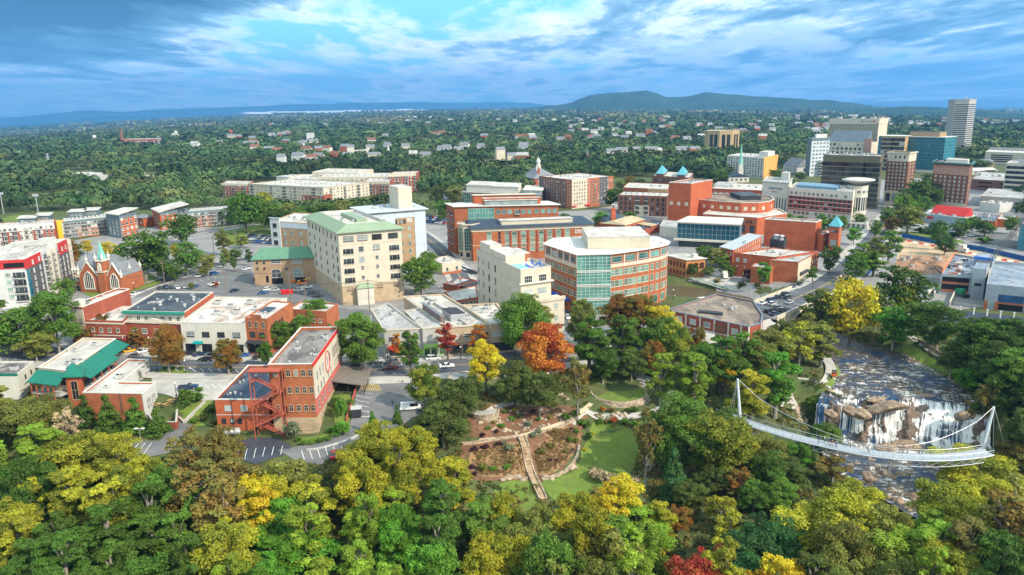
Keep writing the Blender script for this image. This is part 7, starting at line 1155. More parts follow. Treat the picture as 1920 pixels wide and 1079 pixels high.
for px,ba,tp,m,lb in((331,262,246,CREAM,'cream water tower on legs above the far woods'),(434,262,244,BRR,'reddish water tower on legs above the far woods'),(179,272,254,WHITE,'white water tower on legs at the far left'),(258,262,252,WHITE,'small white water tank behind the far mill')):
 P=GT(px,ba);H_=hgt(P,tp)-P.z;k=H_/40;e=empty('water_tower',P,0,lb,'water tower','water towers in the far woods');MB().lathe([(1,H_*.55),(7*k,H_*.62),(8*k,H_*.72),(8*k,H_*.88),(5*k,H_*.95),(.5,H_)],12).build('tank',m,e)
 for s in range(4):a=s*math.pi/2+.6;MB().tube([(8*k*math.cos(a),8*k*math.sin(a),-1),(6*k*math.cos(a),6*k*math.sin(a),H_*.63)],.7*k,4).build('leg',STEEL,e)
 mb=MB()
 for z in(.2,.4):
  for s in range(4):a,c=s*math.pi/2+.6,(s+1)*math.pi/2+.6;r1=(8-2*z*1.5)*k;mb.tube([(r1*math.cos(a),r1*math.sin(a),H_*z),(r1*math.cos(c),r1*math.sin(c),H_*z)],.4*k,4)
 mb.build('bracing',STEEL,e)
def pylon(px,ba,tp,lb,grp='pylons in the left woods'):
 P=GT(px,ba);H_=hgt(P,tp)-P.z;e=empty('pylon',P,0,lb,'pylon',grp);mb=MB();w0=H_*.09
 for sx in(-1,1):
  for sy in(-1,1):mb.tube([(sx*w0,sy*w0,-1),(sx*w0*.3,sy*w0*.3,H_*.7),(0,0,H_)],.28,4)
 for i in range(7):
  z0,z1=H_*.1*i,H_*.1*(i+1);r0,r1=w0*(1-i*.1),w0*(.9-i*.1)
  for sy in(-1,1):mb.tube([(-r0,sy*r0,z0),(r1,sy*r1,z1)],.18,3);mb.tube([(r0,sy*r0,z0),(-r1,sy*r1,z1)],.18,3)
 mb.build('lattice',STEEL,e);mb=MB()
 for z in(.72,.82,.92):mb.tube([(-H_*.14,0,H_*z),(H_*.14,0,H_*z)],.28,4)
 mb.build('cross_arm',STEEL,e)
for a in((93,318,288,'tall lattice pylon behind the white warehouse'),(196,312,296,'lattice pylon right of the white warehouse'),(227,312,296,'lattice pylon nearest the substation'),(40,302,283,'lattice pylon at the far left edge of the wood'),(20,298,284,'lattice pylon close to the left picture edge'),(125,282,269,'distant lattice pylon left of the far mill'),(300,285,255,'distant lattice mast right of the far mill'),(157,280,268,'distant lattice pylon midway to the far mill')):pylon(*a)
e0=GT(288,343);e=empty('substation',e0,0,'electricity substation of white steel frames in a clearing','substation');mb=MB();rs=random.Random(4)
for ix in range(7):
 for iy in range(4):
  x,y=(ix-3)*8,(iy-1.5)*10;hh=rs.uniform(7,12);mb.tube([(x,y,-1),(x,y,hh)],.3,4)
  if ix<6:mb.tube([(x,y,7),(x+8,y,7)],.25,4)
  if iy<3 and ix%2==0:mb.tube([(x,y,7),(x,y+10,7)],.25,4)
mb.build('steel_frames',FWH,e);mb=MB()
for ix in range(5):mb.box((ix-2)*10-1.5,-8,0,(ix-2)*10+1.5,-5,3.5);mb.lathe([(.5,3.5),(.5,5)],6,((ix-2)*10,-6.5))
mb.build('transformers',SLATEB,e)
# building site at the right
drape('dig_floor',[(1672,520),(1690,455),(1700,447),(1800,463),(1925,490),(1925,520),(1800,520),(1768,512),(1700,522)],SANDY,.07,4)
drape('dug_earth',[(1668,515),(1688,478),(1720,480),(1780,482),(1768,512),(1700,520)],DIRT,.11,4)
def prismw(name,pts,z0,z1,mat,label=None,cat=None,parent=None,group=None):
 o=Vector((sum(p[0] for p in pts)/len(pts),sum(p[1] for p in pts)/len(pts)))
 if parent is None:r=empty(name,(o.x,o.y,z0),0,label,cat,group);MB().prism([(p[0]-o.x,p[1]-o.y) for p in pts],0,z1-z0,bottom=True).build('body',mat,r);return r
def wallrun(name,line,hgt_,th,mat,label,cat,group=None,cap=None,zs=None,base_sink=1.0):
 """a wall along ground points; one mesh, with an optional coping as its part"""
 P=[Vector(p) for p in line];e=empty(name,P[0],0,label,cat,group);o=P[0];mb=MB();mc=MB()
 for a,b in zip(P[:-1],P[1:]):
  d=Vector((b.x-a.x,b.y-a.y));L=d.length
  if L<.01:continue
  n=Vector((-d.y,d.x))/L*th/2;f=lambda p,s,z:(p.x-o.x+n.x*s,p.y-o.y+n.y*s,p.z-o.z+z)
  mb.hexa([f(a,1,-base_sink),f(b,1,-base_sink),f(b,-1,-base_sink),f(a,-1,-base_sink),f(a,1,hgt_),f(b,1,hgt_),f(b,-1,hgt_),f(a,-1,hgt_)])
  if cap:mc.hexa([f(a,1.3,hgt_),f(b,1.3,hgt_),f(b,-1.3,hgt_),f(a,-1.3,hgt_),f(a,1.3,hgt_+.12),f(b,1.3,hgt_+.12),f(b,-1.3,hgt_+.12),f(a,-1.3,hgt_+.12)])
 mb.build('wall',mat,e)
 if cap:mc.build('coping',cap,e)
 return e
def gl(pts,up=0):return[GT(*p)+Vector((0,0,up)) for p in pts]
GREYC=M('raw_concrete',(.27,.31,.33),.85,.16,.2,kind='wall');DECKM=M('wet_deck',(.16,.20,.25),.5,.3,.1,kind='roof',col2=(.30,.32,.33));RUST=M('rust_formwork',(.30,.10,.05),.9,.3,.6)
b=B('unfinished_deck','unfinished two-level concrete parking deck with red barriers',[(1764,514),(1823,518),(1852,487),(1789,476)],base=(1761,552),bi=0,wall=GREYC,roof=DECKM,par=.9,cat='car park');b.win(0,[.5],[.27,.62],b.E(0)[3]*.88,2.6,'n',FDK,BLACK,'open_bay');b.panel(0,.06,.94,.36,.46,RUST,.12,'rust_formwork');b.panel(0,.06,.94,.74,.86,RUST,.12,'rust_formwork')
mb=MB();b.slab(mb,3,0,b.E(3)[3],b.H,b.H+1.2,-.5,-.4);mb.build('orange_barrier',M('orange_mesh',(.75,.16,.05),.8,.1,1),b.root);b.done();PD=b
b=B('unfinished_block','raw concrete parking block with brick ground-floor piers',[(1850,533),(1990,546),(2010,500),(1862,490)],h=PD.h+.6,gz=PD.gz,wall=GREYC,roof=DECKM,par=1.3,cat='car park',sink=8);L_=b.E(0)[3];k=b.H
for u in(.36,.78):b.win(0,[u],[.56],L_*.36,3.2,'n',FDK,M('blue_tarp',(.02,.07,.16),.7,.4,.3),'open_bay');b.win(0,[u],[.93],L_*.36,2.6,'n',FDK,BLACK,'open_bay');b.panel(0,u-.18,u+.18,.72,.80,RUST,.12,'rust_formwork')
for u in(.0,.15,.56,.96):b.panel(0,u,u+.05,.72,1.15,BR,.25,'brick_pier')
b.done()
b=B('concrete_stair_core','square raw concrete stair core rising above the unfinished block',[(1825,504),(1850,506),(1856,494)],h=PD.h+3.4,gz=PD.gz,bi=0,wall=GREYC,roof=DECKM,par=.3,cat='tower',sink=6);b.win(0,[.5],[.55],2.6,1.2,'n',FDK,BLACK);b.done()
b=B('blue_covered_core','grey concrete core wrapped with bright blue sheeting on top',[(1827,482),(1862,486),(1868,478)],h=PD.h+3.2,gz=PD.h-1,bi=0,wall=GREYC,roof=GREYC,par=.2,cat='tower',sink=0);b.panel(0,-.01,1.01,-.05,.22,M('blue_sheet',(.01,.17,.72),.5,.1,1),.15,'blue_sheet');b.done()
rs=random.Random(9);bund=[M('plywood',(.62,.55,.42),.8,.15,1),FWH,RUST,FDK,GREYC]
def on_deck(u,v):p=PD.R(u,v);return Vector((p.x+PD.o.x,p.y+PD.o.y,PD.h-.85))
for i in range(26):
 u,v=rs.uniform(.1,.9),rs.uniform(.05,.95);P=on_deck(u,v);m_=rs.choice(bund);e=MB()
 for k in range(rs.randint(2,4)):x=rs.uniform(-.2,.2);e.box(-rs.uniform(.6,1.5)+x,-.6,k*.22,rs.uniform(.6,1.5)+x,.6,k*.22+.18)
 o=e.build('material_stack',m_);o.location=P;o.rotation_euler=(0,0,rs.uniform(0,3));tag(o,'%s stack of building material on the unfinished deck'%{'plywood':'pale plywood','white_frame':'white sheet','rust_formwork':'rusty formwork','dark_frame':'dark steel','raw_concrete':'grey block'}[m_.name],'building material','building materials on the deck')
for i in range(9):
 P=GT(1695+i*9+rs.uniform(-4,4),rs.uniform(486,506));k=rs.uniform(.8,1.5);e=MB();e.lathe([(k,-.3),(k,1.5*k),(k*.75,1.5*k),(k*.75,1.3*k)],10);o=e.build('concrete_pipe',CONC);o.location=P;o.rotation_euler=(rs.choice((0,0,1.57)),0,rs.uniform(0,3));tag(o,'pale concrete drain ring lying on the dug earth','drain ring','drain rings on the dig')
for px,py,s in((1730,492,4),(1745,496,3),(1757,500,4),(1715,498,2.5),(1760,488,3)):
 P=GT(px,py);vv=MB();n=14;prof=[(s*1.5,-.4),(s*1.1,s*.25),(s*.6,s*.55),(.1,s*.75)];vv.lathe(prof,n);vv.v=[(x*(1+.25*math.sin(5*x+3*y)),y*(1+.25*math.cos(4*y+x)),z) for x,y,z in vv.v];o=vv.build('spoil_heap',DIRT,smooth=True);o.location=P;tag(o,'heap of red earth on the building site','earth heap','heaps of red earth')
wallrun('retaining_wall',[Vector((*G(1643,513,1.0)[:2],-6)),Vector((*G(1700,516,1.0)[:2],-6)),Vector((*G(1762,521,1.0)[:2],-6))],6.8,.8,CONC,'long bare concrete retaining wall below the dig','wall',cap=CONC)
fl=[(1691,446),(1720,451),(1760,459),(1800,466),(1840,472),(1880,481),(1930,493)]
wallrun('site_hoarding',gl(fl),2.6,.15,M('blue_hoarding',(.015,.075,.25),.7,.15,.5),'long dark blue hoarding round the building site','fence')
wallrun('kerb_hoarding',gl([(1645,492),(1641,505),(1632,512),(1625,520)]),2.0,.15,MATS['blue_hoarding'],'short curved blue hoarding beside the street trees','fence')
for i in range(22):
 q=i/21;px=1693+q*235;py=450.5+q*47;P=GT(px,py+1.5);o=MB();o.hexa([(-1,-.35,0),(1,-.35,0),(1,.35,0),(-1,.35,0),(-1,-.12,.9),(1,-.12,.9),(1,.12,.9),(-1,.12,.9)]);o=o.build('water_barrier',SIGNR if i%2 else SIGNW);o.location=P;o.rotation_euler=(0,0,-.55);tag(o,'%s plastic road barrier in front of the blue hoarding'%('red' if i%2 else 'white'),'barrier','plastic barriers along the hoarding')
for i in range(9):
 P=GT(1571+i*2.7,524-i*1.6);o=MB();o.hexa([(-.8,-.3,0),(.8,-.3,0),(.8,.3,0),(-.8,.3,0),(-.8,-.1,.9),(.8,-.1,.9),(.8,.1,.9),(-.8,.1,.9)]);o=o.build('water_barrier',SIGNR if i%2 else SIGNW);o.location=P;o.rotation_euler=(0,0,.9);tag(o,'%s plastic barrier along the kerb by the street trees'%('red' if i%2 else 'white'),'barrier','plastic barriers along the kerb')
cp=GT(1806,556);e=empty('crawler_crane',cp,.4,'green crawler crane with long black lattice boom','crane');tip=at_dist(1935,398,(Vector((cp.x,cp.y)).length)*1.12);cr,sr=math.cos(.4),math.sin(.4)
def loc(v):d=Vector(v)-cp;return Vector((d.x*cr+d.y*sr,-d.x*sr+d.y*cr,d.z))
mb=MB();mb.box(-3,-3,0,3,-1.8,1.3);mb.box(-3,1.8,0,3,3,1.3);mb.build('tracks',FDK,e);mb=MB();mb.box(-3.6,-1.6,1.4,2.2,1.6,3.6);mb.build('body',M('crane_green',(.02,.20,.09),.6,.1,1),e);mb=MB();mb.box(.8,-2.6,1.5,3.0,-1.6,4.0);mb.build('cab',GL,e)
A=loc(cp+Vector((1,1,2.5)));T=loc(tip);d=(T-A).normalized();s1=d.cross(Vector((0,0,1))).normalized();s2=d.cross(s1);L=(T-A).length;mb=MB();n=int(L/2.4)
for a_ in(-1,1):
 for c_ in(-1,1):mb.tube([A+s1*a_*.4+s2*c_*.4,A+d*6+s1*a_*.8+s2*c_*.8,T+s1*a_*.5+s2*c_*.5],.13,4)
for i in range(n):
 p,q_=A+d*(L*i/n),A+d*(L*(i+1)/n)
 for a_ in(-1,1):mb.tube([p+s1*a_*.78-s2*.78,q_+s1*a_*.78+s2*.78],.07,3);mb.tube([p+s2*a_*.78-s1*.78,q_+s2*a_*.78+s1*.78],.07,3)
mb.build('lattice_boom',FDK,e);mb=MB();mb.tube([A+Vector((-3,0,9)),T],.06,4);mb.tube([A+Vector((-3,0,9)),A+Vector((-4,0,1))],.1,4);mb.tube([A,A+Vector((-3,0,9))],.16,4);mb.build('cables',FDK,e)
ms=(cp+Vector((-12,3,12.0)));mb=MB();mb.tube([loc(cp+Vector((0,2,2))),loc(ms)],.22,4);mb.tube([loc(ms),loc(ms+Vector((0,0,-11)))],.05,3);mb.build('short_jib',FDK,e)
drape('site_road',[(1700,604),(1738,578),(1775,577),(1800,583),(1940,600),(1940,625),(1790,612)],M('dark_asphalt',(.035,.045,.065),.6,.2,.2,kind='asphalt'),.08,4)
P_=gl([(1787,572),(1812,575),(1838,578),(1865,581),(1892,584),(1925,588)]);wallrun('barrier_wall',P_,1.1,.4,CONC,'concrete barrier wall in front of the unfinished block','wall')
for i in range(6):
 q=GT(1800+i*25,588+i*3);o=MB();o.box(-.2,-.2,-1.5,.2,.2,2.6);o.box(-.35,-.35,2.6,.35,.35,2.75);o=o.build('barrier_post',FWH);o.location=q;tag(o,'white concrete post along the dark ramp road','post','white posts along the ramp road')
wallrun('ramp_wall',gl([(1702,602),(1714,588),(1728,578)]),2.2,.5,WHITE,'white stepped ramp wall left of the dark ramp','wall',cap=FWH);wallrun('ramp_parapet',gl([(1702,604),(1732,606)]),2.5,.5,CONC,'front wall of the white ramp','wall',cap=FWH);wallrun('stair_parapet',gl([(1780,576),(1789,556)]),2.2,.4,WHITE,'white sloping parapet beside the crane','wall');wallrun('stair_parapet',gl([(1738,556),(1751,548),(1752,560)]),2.2,.4,WHITE,'white stair parapet at the foot of the retaining wall','wall')
# arch bridge carrying the main street
A=G(1418,592,0);Bq=G(1522,548,0);d=Vector((Bq.x-A.x,Bq.y-A.y));Lb=d.length;d/=Lb;nn=Vector((d.y,-d.x));zr=.25
br=empty('arch_bridge',(A.x,A.y,0),math.atan2(d.y,d.x),'pale concrete arch bridge carrying the main street over the river','bridge');hwid=8.6
mb=MB()
for sy in(-hwid,hwid):
 spans=[(Lb*.16,Lb*.80,-8.0,-1.0)];n=26;x0,x1,zb,zt=spans[0]
 tops=[(0,zr),(Lb,zr)];arc=[(x0+(x1-x0)*i/n,zb+(zt-zb)*max(0,math.sin(math.pi*i/n))**.75) for i in range(n+1)]
 for i in range(n):
  xa,za=arc[i];xb,zb_=arc[i+1]
  f=[(xa,sy,za),(xb,sy,zb_),(xb,sy,zr),(xa,sy,zr)];mb.face(f if sy<0 else f[::-1])
 for xa,xb in((0,x0),(x1,Lb)):f=[(xa,sy,-9),(xb,sy,-9),(xb,sy,zr),(xa,sy,zr)];mb.face(f if sy<0 else f[::-1])
for i in range(n):xa,za=arc[i];xb,zb_=arc[i+1];mb.face([(xa,-hwid,za),(xa,hwid,za),(xb,hwid,zb_),(xb,-hwid,zb_)])
mb.build('arch',CREAM,br)
mb=MB()
for sy in(-1,1):
 for i in range(n):xa,za=arc[i];xb,zb_=arc[i+1];y=sy*(hwid+.12);f=[(xa,y,za),(xb,y,zb_),(xb,y,zb_+.6),(xa,y,za+.6)];mb.face(f if sy<0 else f[::-1]);mb.face([(xa,y,za+.6),(xb,y,zb_+.6),(xb,sy*hwid,zb_+.6),(xa,sy*hwid,za+.6)])
mb.build('arch_ring',WHITE,br);mb=MB();mb.box(-1,-hwid-.4,zr-.3,Lb+1,hwid+.4,zr);mb.build('deck',CREAM,br)
for sy in(-1,1):
 mb=MB();y0,y1=sorted((sy*(hwid+.35),sy*(hwid+.05)));mb.box(-1,y0,zr,Lb+1,y1,zr+1.0);mb.box(-1,y0-.08,zr+1.0,Lb+1,y1+.08,zr+1.15)
 for k in range(11):x=Lb*k/10;mb.box(x-.3,y0-.1,zr-.3,x+.3,y1+.1,zr+1.25)
 mb.build('parapet',CREAM,br)
lay=lambda name,y0,y1,z,mat:MB().box(-1,y0,z-.1,Lb+1,y1,z,bottom=False).build(name,mat,br)
lay('pavement',-hwid+.05,-hwid+1.9,zr+.17,PAVE);lay('pavement',hwid-1.9,hwid-.05,zr+.17,PAVE);lay('carriageway',-hwid+1.9,hwid-1.9,zr+.05,ASPH)
for y in(-.15,.15):lay('centre_line',y-.06,y+.06,zr+.06,YELL)
for y in(-3.6,3.6):
 mb=MB()
 for k in range(8):x=Lb*k/8;mb.box(x,y-.06,zr+.0,x+.15,y+(2.4 if y>0 else-2.4),zr+.058) if y>0 else mb.box(x,y-2.4,zr,x+.15,y,zr+.058)
 mb.build('bay_line',PAINT,br)
# roads
def RD(pts):return smooth_line([GT(*p) if len(p)==2 else p for p in pts],2.0)
def road(name,pts,w,mat=None,line=True,walk=0.0,off=.10):
 L=RD(pts);ribbon(name,L,w,mat or ASPH,off)
 if walk:
  for s in(-1,1):ribbon('pavement',L,walk,PAVE,off+.10,shift=s*(w/2+walk/2));ribbon('kerb',L,.25,KERB,off+.13,shift=s*(w/2+.02))
 if line:
  for s in(-.16,.16):ribbon('centre_line',L,.13,YELL,off+.02,shift=s)
 return L
MS1=road('main_street',[(-330,640),(-180,645),(-60,652),(30,660),(130,670),(220,680),(300,686),(430,690),(560,692),(700,694),(850,686),(960,673),(1050,660),(1150,646),(1250,632),(1330,617),(1380,604),(1418,592)],12.5,walk=4.0)
MS2=road('main_street',[(1522,548),(1556,530),(1590,505),(1615,480),(1640,450),(1664,420),(1690,392),(1715,366),(1745,340)],12.5,walk=4.0)
road('side_street',[(1112,652),(1085,625),(1062,596),(1036,562),(1000,525)],9,walk=2.5)
road('hotel_street',[(760,425),(790,440),(825,468),(850,500),(868,530),(885,560)],9,walk=2.5)
road('church_street',[(40,640),(140,598),(246,549),(310,527),(370,507),(430,492),(500,480),(600,462)],9,walk=2.0)
road('back_street',[(250,472),(310,452),(372,437),(430,428),(480,421)],8,walk=2.0,mat=LOT)
road('hill_lane',[(60,318),(90,333),(130,346),(175,352),(210,358),(240,366)],10,mat=LOT,line=False);road('wood_lane',[(795,330),(812,345),(830,362),(845,380)],12,mat=LOT,line=False);road('far_lane',[(1118,272),(1140,264),(1160,257)],16,mat=LOT,line=False);road('cross_street',[(1440,440),(1540,432),(1640,428),(1700,430),(1800,445),(1930,470)],9,line=True)
DARKL=M('wet_lot',(.045,.052,.066),.35,.3,.1,kind='asphalt')
drape('church_car_park',[(250,560),(300,532),(420,510),(470,500),(476,535),(560,540),(600,545),(602,582),(545,576),(420,556),(330,548)],LOT,.09,5)
drape('pale_car_park',[(284,699),(436,702),(437,726),(402,752),(336,752),(285,738)],PAVE,.12,3)
drape('warehouse_car_park',[(674,707),(790,707),(798,776),(768,790),(730,806),(700,824),(662,848),(600,872),(556,866),(520,846),(560,838),(600,828),(652,806),(664,770),(668,738)],LOT,.10,2.5)
drape('lower_car_park',[(388,826),(520,822),(548,838),(530,856),(480,872),(380,850)],DARKL,.10,2.5);drape('left_car_park',[(214,828),(300,828),(330,786),(362,788),(356,806),(320,850),(262,862),(214,850)],LOT,.10,2.5);drape('edge_car_park',[(0,652),(100,655),(108,668),(20,672),(-10,668)],ASPH,.115,4);drape('far_car_park',[(795,405),(838,407),(842,424),(800,422)],LOT,.10,6);drape('tree_car_park',[(462,440),(512,444),(512,462),(450,458)],LOT,.10,6);drape('dig_car_park',[(1722,424),(1905,440),(1925,465),(1860,458),(1720,438)],LOT,.10,6);drape('pavilion_yard',[(1290,528),(1330,512),(1350,508),(1380,528),(1420,545),(1400,552),(1340,535)],PAVE,.10,3);drape('condo_yard',[(602,580),(640,578),(700,584),(690,600),(640,600),(600,592)],LOT,.10,4);drape('bar_yard',[(755,535),(810,528),(830,548),(800,556),(760,556)],LOT,.10,4)
def stalls(name,a,b,n,length,dirpx,mat=PAINT,w=.14):
 """n painted lines from a to b, each pointing along dirpx"""
 mb=MB();A,Bv=GT(*a),GT(*b)
 for i in range(n):
  p=A.lerp(Bv,i/(n-1));q=GT(a[0]+(b[0]-a[0])*i/(n-1)+dirpx[0],a[1]+(b[1]-a[1])*i/(n-1)+dirpx[1]);dv=Vector((q.x-p.x,q.y-p.y)).normalized()*length
  ribbon(name,[(p.x+dv.x*t_,p.y+dv.y*t_) for t_ in(0,.34,.67,1)],w,mat,.17,mb)
 tag(mb.build(name,mat),kind='structure')
for a in[((672,722),(660,782),8,5,(30,1)),((764,712),(768,766),7,5,(24,1)),((414,846),(530,838),8,4.6,(-3,12)),((225,832),(285,832),6,4.6,(-8,10)),((345,722),(410,722),6,4.5,(8,8)),((565,846),(640,838),6,4.5,(4,12)),((310,690),(440,693),9,4.5,(6,6)),((330,672),(470,678),10,5,(-6,-7)),((480,530),(590,552),9,4.6,(-6,8)),((300,545),(400,520),9,4.6,(8,5)),((760,538),(790,552),7,4.6,(12,2)),((700,683),(840,680),9,2.4,(0,8)),((1045,600),(1068,628),5,4,(14,-4))]:stalls('bay_lines',*a)
stalls('yellow_hatching',(676,722),(708,722),9,5,(4,8),YELL,.2)
for pts in([(1112,797),(1142,795),(1178,803),(1195,822),(1196,850),(1186,884),(1150,902),(1100,930),(1046,944),(1016,908),(1050,896),(1082,872),(1094,840)],[(930,914),(992,902),(1012,936),(985,960),(938,958)],[(1500,762),(1540,740),(1562,712),(1568,690),(1580,680),(1592,700),(1578,742),(1570,770),(1530,776)],[(1690,660),(1712,652),(1770,690),(1790,700),(1786,708),(1740,690)],[(410,440),(480,425),(510,440),(440,462)],[(150,535),(250,522),(275,512),(300,530),(262,545),(180,560)],[(100,362),(150,352),(200,362),(165,385),(110,380)],[(0,412),(40,404),(34,420),(0,428)],[(940,302),(990,300),(995,312),(945,314)],[(1690,440),(1705,436),(1800,452),(1790,458)],[(286,700),(300,695),(340,694),(360,699),(330,703)],[(330,755),(365,735),(400,760),(380,800),(340,790)],[(560,822),(600,818),(650,795),(655,805),(600,828),(560,836)],[(625,745),(660,745),(655,790),(630,800)]):drape('grass',pts,LAWN,.34 if 1490<pts[0][0]<1800 else.12,2.5,round_=True)
ribbon('paved_bank_path',RD([(1474,768),(1500,756),(1526,742),(1545,724),(1557,705),(1557,688),(1548,674)]),3.4,PAVE,.5)
# park: garden terraces, round lawn, paths
drape('garden_soil',round_=True,mat=MULCH,off=.10,poly=[(868,832),(880,782),(930,757),(985,752),(1060,762),(1100,776),(1095,800),(1080,850),(1042,892),(1002,906),(960,902),(890,900),(862,880)])
STRAW=M('straw_grass',(.25,.15,.07),.95,.25,1.2)
for pts in([(880,850),(930,838),(980,832),(996,870),(990,890),(900,895)],[(1000,850),(1030,820),(1070,815),(1076,850),(1040,885),(1010,892)],[(1020,810),(1080,806),(1086,830),(1040,826)]):drape('straw_bank',pts,STRAW,.16,2,round_=True)
SP=M('sand_path',(.52,.40,.26),.95,.12,.6)
def path(name,pts,w,mat=SP,off=.18):ribbon(name,RD(pts),w,mat,off)
path('garden_path',[(866,834),(905,828),(960,821),(1005,812),(1045,800),(1072,788),(1092,772),(1108,758)],1.5);path('ring_path',[(1070,792),(1095,772),(1112,779),(1150,783),(1195,780),(1235,770),(1256,745),(1248,728)],2.6,PAVE);path('lawn_path',[(1180,912),(1205,888),(1228,866),(1250,845)],2.0,M('brown_path',(.30,.22,.15),.95,.15,.6));path('terrace_path',[(908,778),(935,764),(965,758),(1000,762)],1.6,PAVE);path('far_bank_path',[(1705,632),(1740,655),(1790,680),(1840,705)],2.6,CONC)
S0,S1=GT(978,822),GT(1018,938);e=empty('garden_stair',S0,0,'long timber and stone garden stair running down the bank','staircase');n=30
dv=Vector((S1.x-S0.x,S1.y-S0.y)).normalized();nv=Vector((-dv.y,dv.x));mb=MB();
for i in range(n):
 a,c=S0.lerp(S1,i/n),S0.lerp(S1,(i+1)/n);z=ht(a.x,a.y)+.35-S0.z;o=a-S0;o2=c-S0;f=lambda p,s,zz:(p.x+nv.x*s,p.y+nv.y*s,zz);mb.hexa([f(o,-.75,z-1.2),f(o,.75,z-1.2),f(o2,.75,z-1.2),f(o2,-.75,z-1.2),f(o,-.75,z),f(o,.75,z),f(o2,.75,z),f(o2,-.75,z)])
mb.build('steps',M('stair_stone',(.40,.28,.17),.9,.3,.8),e)
for s in(-.92,.92):
 mb=MB()
 for i in range(n):
  a,c=S0.lerp(S1,i/n),S0.lerp(S1,(i+1)/n);z,z2=ht(a.x,a.y)+.75-S0.z,ht(c.x,c.y)+.75-S0.z;o,o2=a-S0,c-S0;f=lambda p,k,zz:(p.x+nv.x*k,p.y+nv.y*k,zz);mb.hexa([f(o,s-.16,z-1.6),f(o,s+.16,z-1.6),f(o2,s+.16,z2-1.6),f(o2,s-.16,z2-1.6),f(o,s-.16,z),f(o,s+.16,z),f(o2,s+.16,z2),f(o2,s-.16,z2)])
 mb.build('side_wall',PROCK,e)
for pts,lb in(([(1016,902),(1045,894),(1070,876),(1082,858),(1086,838)],'curved pale stone wall edging the lawn below the garden'),([(868,836),(900,830),(950,824),(975,821)],'low stone wall under the garden path left of the stair'),([(984,820),(1020,812),(1052,802),(1075,790)],'low stone wall under the garden path right of the stair'),([(938,904),(960,898),(990,900)],'rough stone wall at the foot of the garden bank'),([(930,962),(970,961)],'short stone wall at the end of the small lawn')):
 L=RD(pts);wallrun('stone_wall',[Vector((x,y,ht(x,y))) for x,y in L],.65,.6,PROCK,lb,'wall')
C=GT(1160,738);C.z=C.z+.2;rr=(GT(1207,738)-GT(1113,738)).length/2;e=empty('amphitheatre',C,0,'round grass amphitheatre ringed by curved stone terraces','amphitheatre');mb=MB();mb.lathe([(rr*1.05,-3),(rr*1.05,.12),(.1,.16)],48);mb.build('grass_disc',LAWN,e)
def ring(r0,r1,z0,z1,a0,a1,nm,mat,n=40):
 mb=MB()
 for i in range(n):
  a,c=rad(a0+(a1-a0)*i/n),rad(a0+(a1-a0)*(i+1)/n);P=lambda r,t_,z:(r*math.cos(t_),r*math.sin(t_),z);mb.hexa([P(r1,a,z0),P(r1,c,z0),P(r0,c,z0),P(r0,a,z0),P(r1,a,z1),P(r1,c,z1),P(r0,c,z1),P(r0,a,z1)])
 mb.build(nm,mat,e)
ring(rr*1.05,rr*1.10,-3,.35,0,360,'stone_rim',PROCK,60)
for k in range(3):ring(rr*(1.10+.07*k),rr*(1.15+.07*k),-3.5,.1-.45*k,200,350,'lower_terrace',PROCK)
for k in range(5):ring(rr*(1.16+.12*k),rr*(1.28+.12*k),-3,.3+.42*k,28,168,'seat_tier',CONC)
b=B('park_lodge','small park lodge with flat pale roof half hidden by dark trees',[(838,712),(886,716),(892,700)],h=2.2,gz=-2.5,bi=1,wall=BRT,roof=RG_,par=.2);b.panel(0,0,1,0,.35,DKROOF,.4,'dark_fascia');b.win(0,(.1,.9,3),[.6],2,2,'p',FDK,GL);b.units([(.8,.6,2)]);b.done()
P=GT(908,772);e=empty('overlook_terrace',P,0,'round stone overlook terrace above the rock garden','terrace');mb=MB();mb.lathe([(4.0,-2.5),(4.0,.3),(.1,.32)],28);mb.build('paving',PAVE,e);mb=MB();mb.lathe([(4.0,-2.6),(4.35,-2.6),(4.35,.6),(3.95,.6),(3.95,.3)],28);mb.build('stone_wall',PROCK,e)
def rockmesh(seed,n=2):
 bm=bmesh.new();bmesh.ops.create_icosphere(bm,subdivisions=n+1,radius=1);g=random.Random(seed);ax=[Vector((g.gauss(0,1),g.gauss(0,1),g.gauss(0,1))).normalized() for _ in range(9)];of=[g.uniform(.55,.9) for _ in ax]
 for v in bm.verts:
  for a,o in zip(ax,of):
   k=v.co.dot(a)
   if k>o:v.co-=a*(k-o)*.9
  v.co*=1+.06*math.sin(7*v.co.x+seed)*math.cos(6*v.co.y)
 me=bpy.data.meshes.new('boulder');bm.to_mesh(me);bm.free();return me
RMS=[]
for k in range(5):me=rockmesh(k);RMS.append(me);me.materials.append(PROCK)
RMD=[]
for k in range(5):me=rockmesh(k+20,3);RMD.append(me);me.materials.append(ROCK)
def rock(P,sx,sy,sz,dark,label,group,rz=None):
 o=bpy.data.objects.new('boulder',R0.choice(RMD if dark else RMS));o.location=P;o.scale=(sx,sy,sz);o.rotation_euler=(R0.uniform(-.15,.15),R0.uniform(-.15,.15),R0.uniform(0,6) if rz is None else rz);link(o);tag(o,label,'boulder',group)
GARD=[(885,808),(905,785),(935,770),(985,762),(1060,768),(1085,778),(1060,792),(1000,810),(940,818),(890,825)]
k=0
while k<72:
 x,y=R0.uniform(880,1090),R0.uniform(755,830)
 if inpoly(x,y,GARD):P=GT(x,y);s=R0.uniform(.25,.75);rock(P,s*1.4,s,s*.8,0,'pale boulder bedded in the planted rock garden','boulders in the rock garden');k+=1
for px,py in((1022,896),(1035,900),(1074,876),(1071,880),(942,902),(955,897),(970,896),(980,902),(1150,778),(1158,776),(1165,779),(1172,778),(1056,745),(1062,750),(1050,742)):P=GT(px,py);s=R0.uniform(.5,.9);rock(P,s*1.5,s,s*.8,0,'pale boulder at the edge of a park lawn','boulders edging the park lawns')
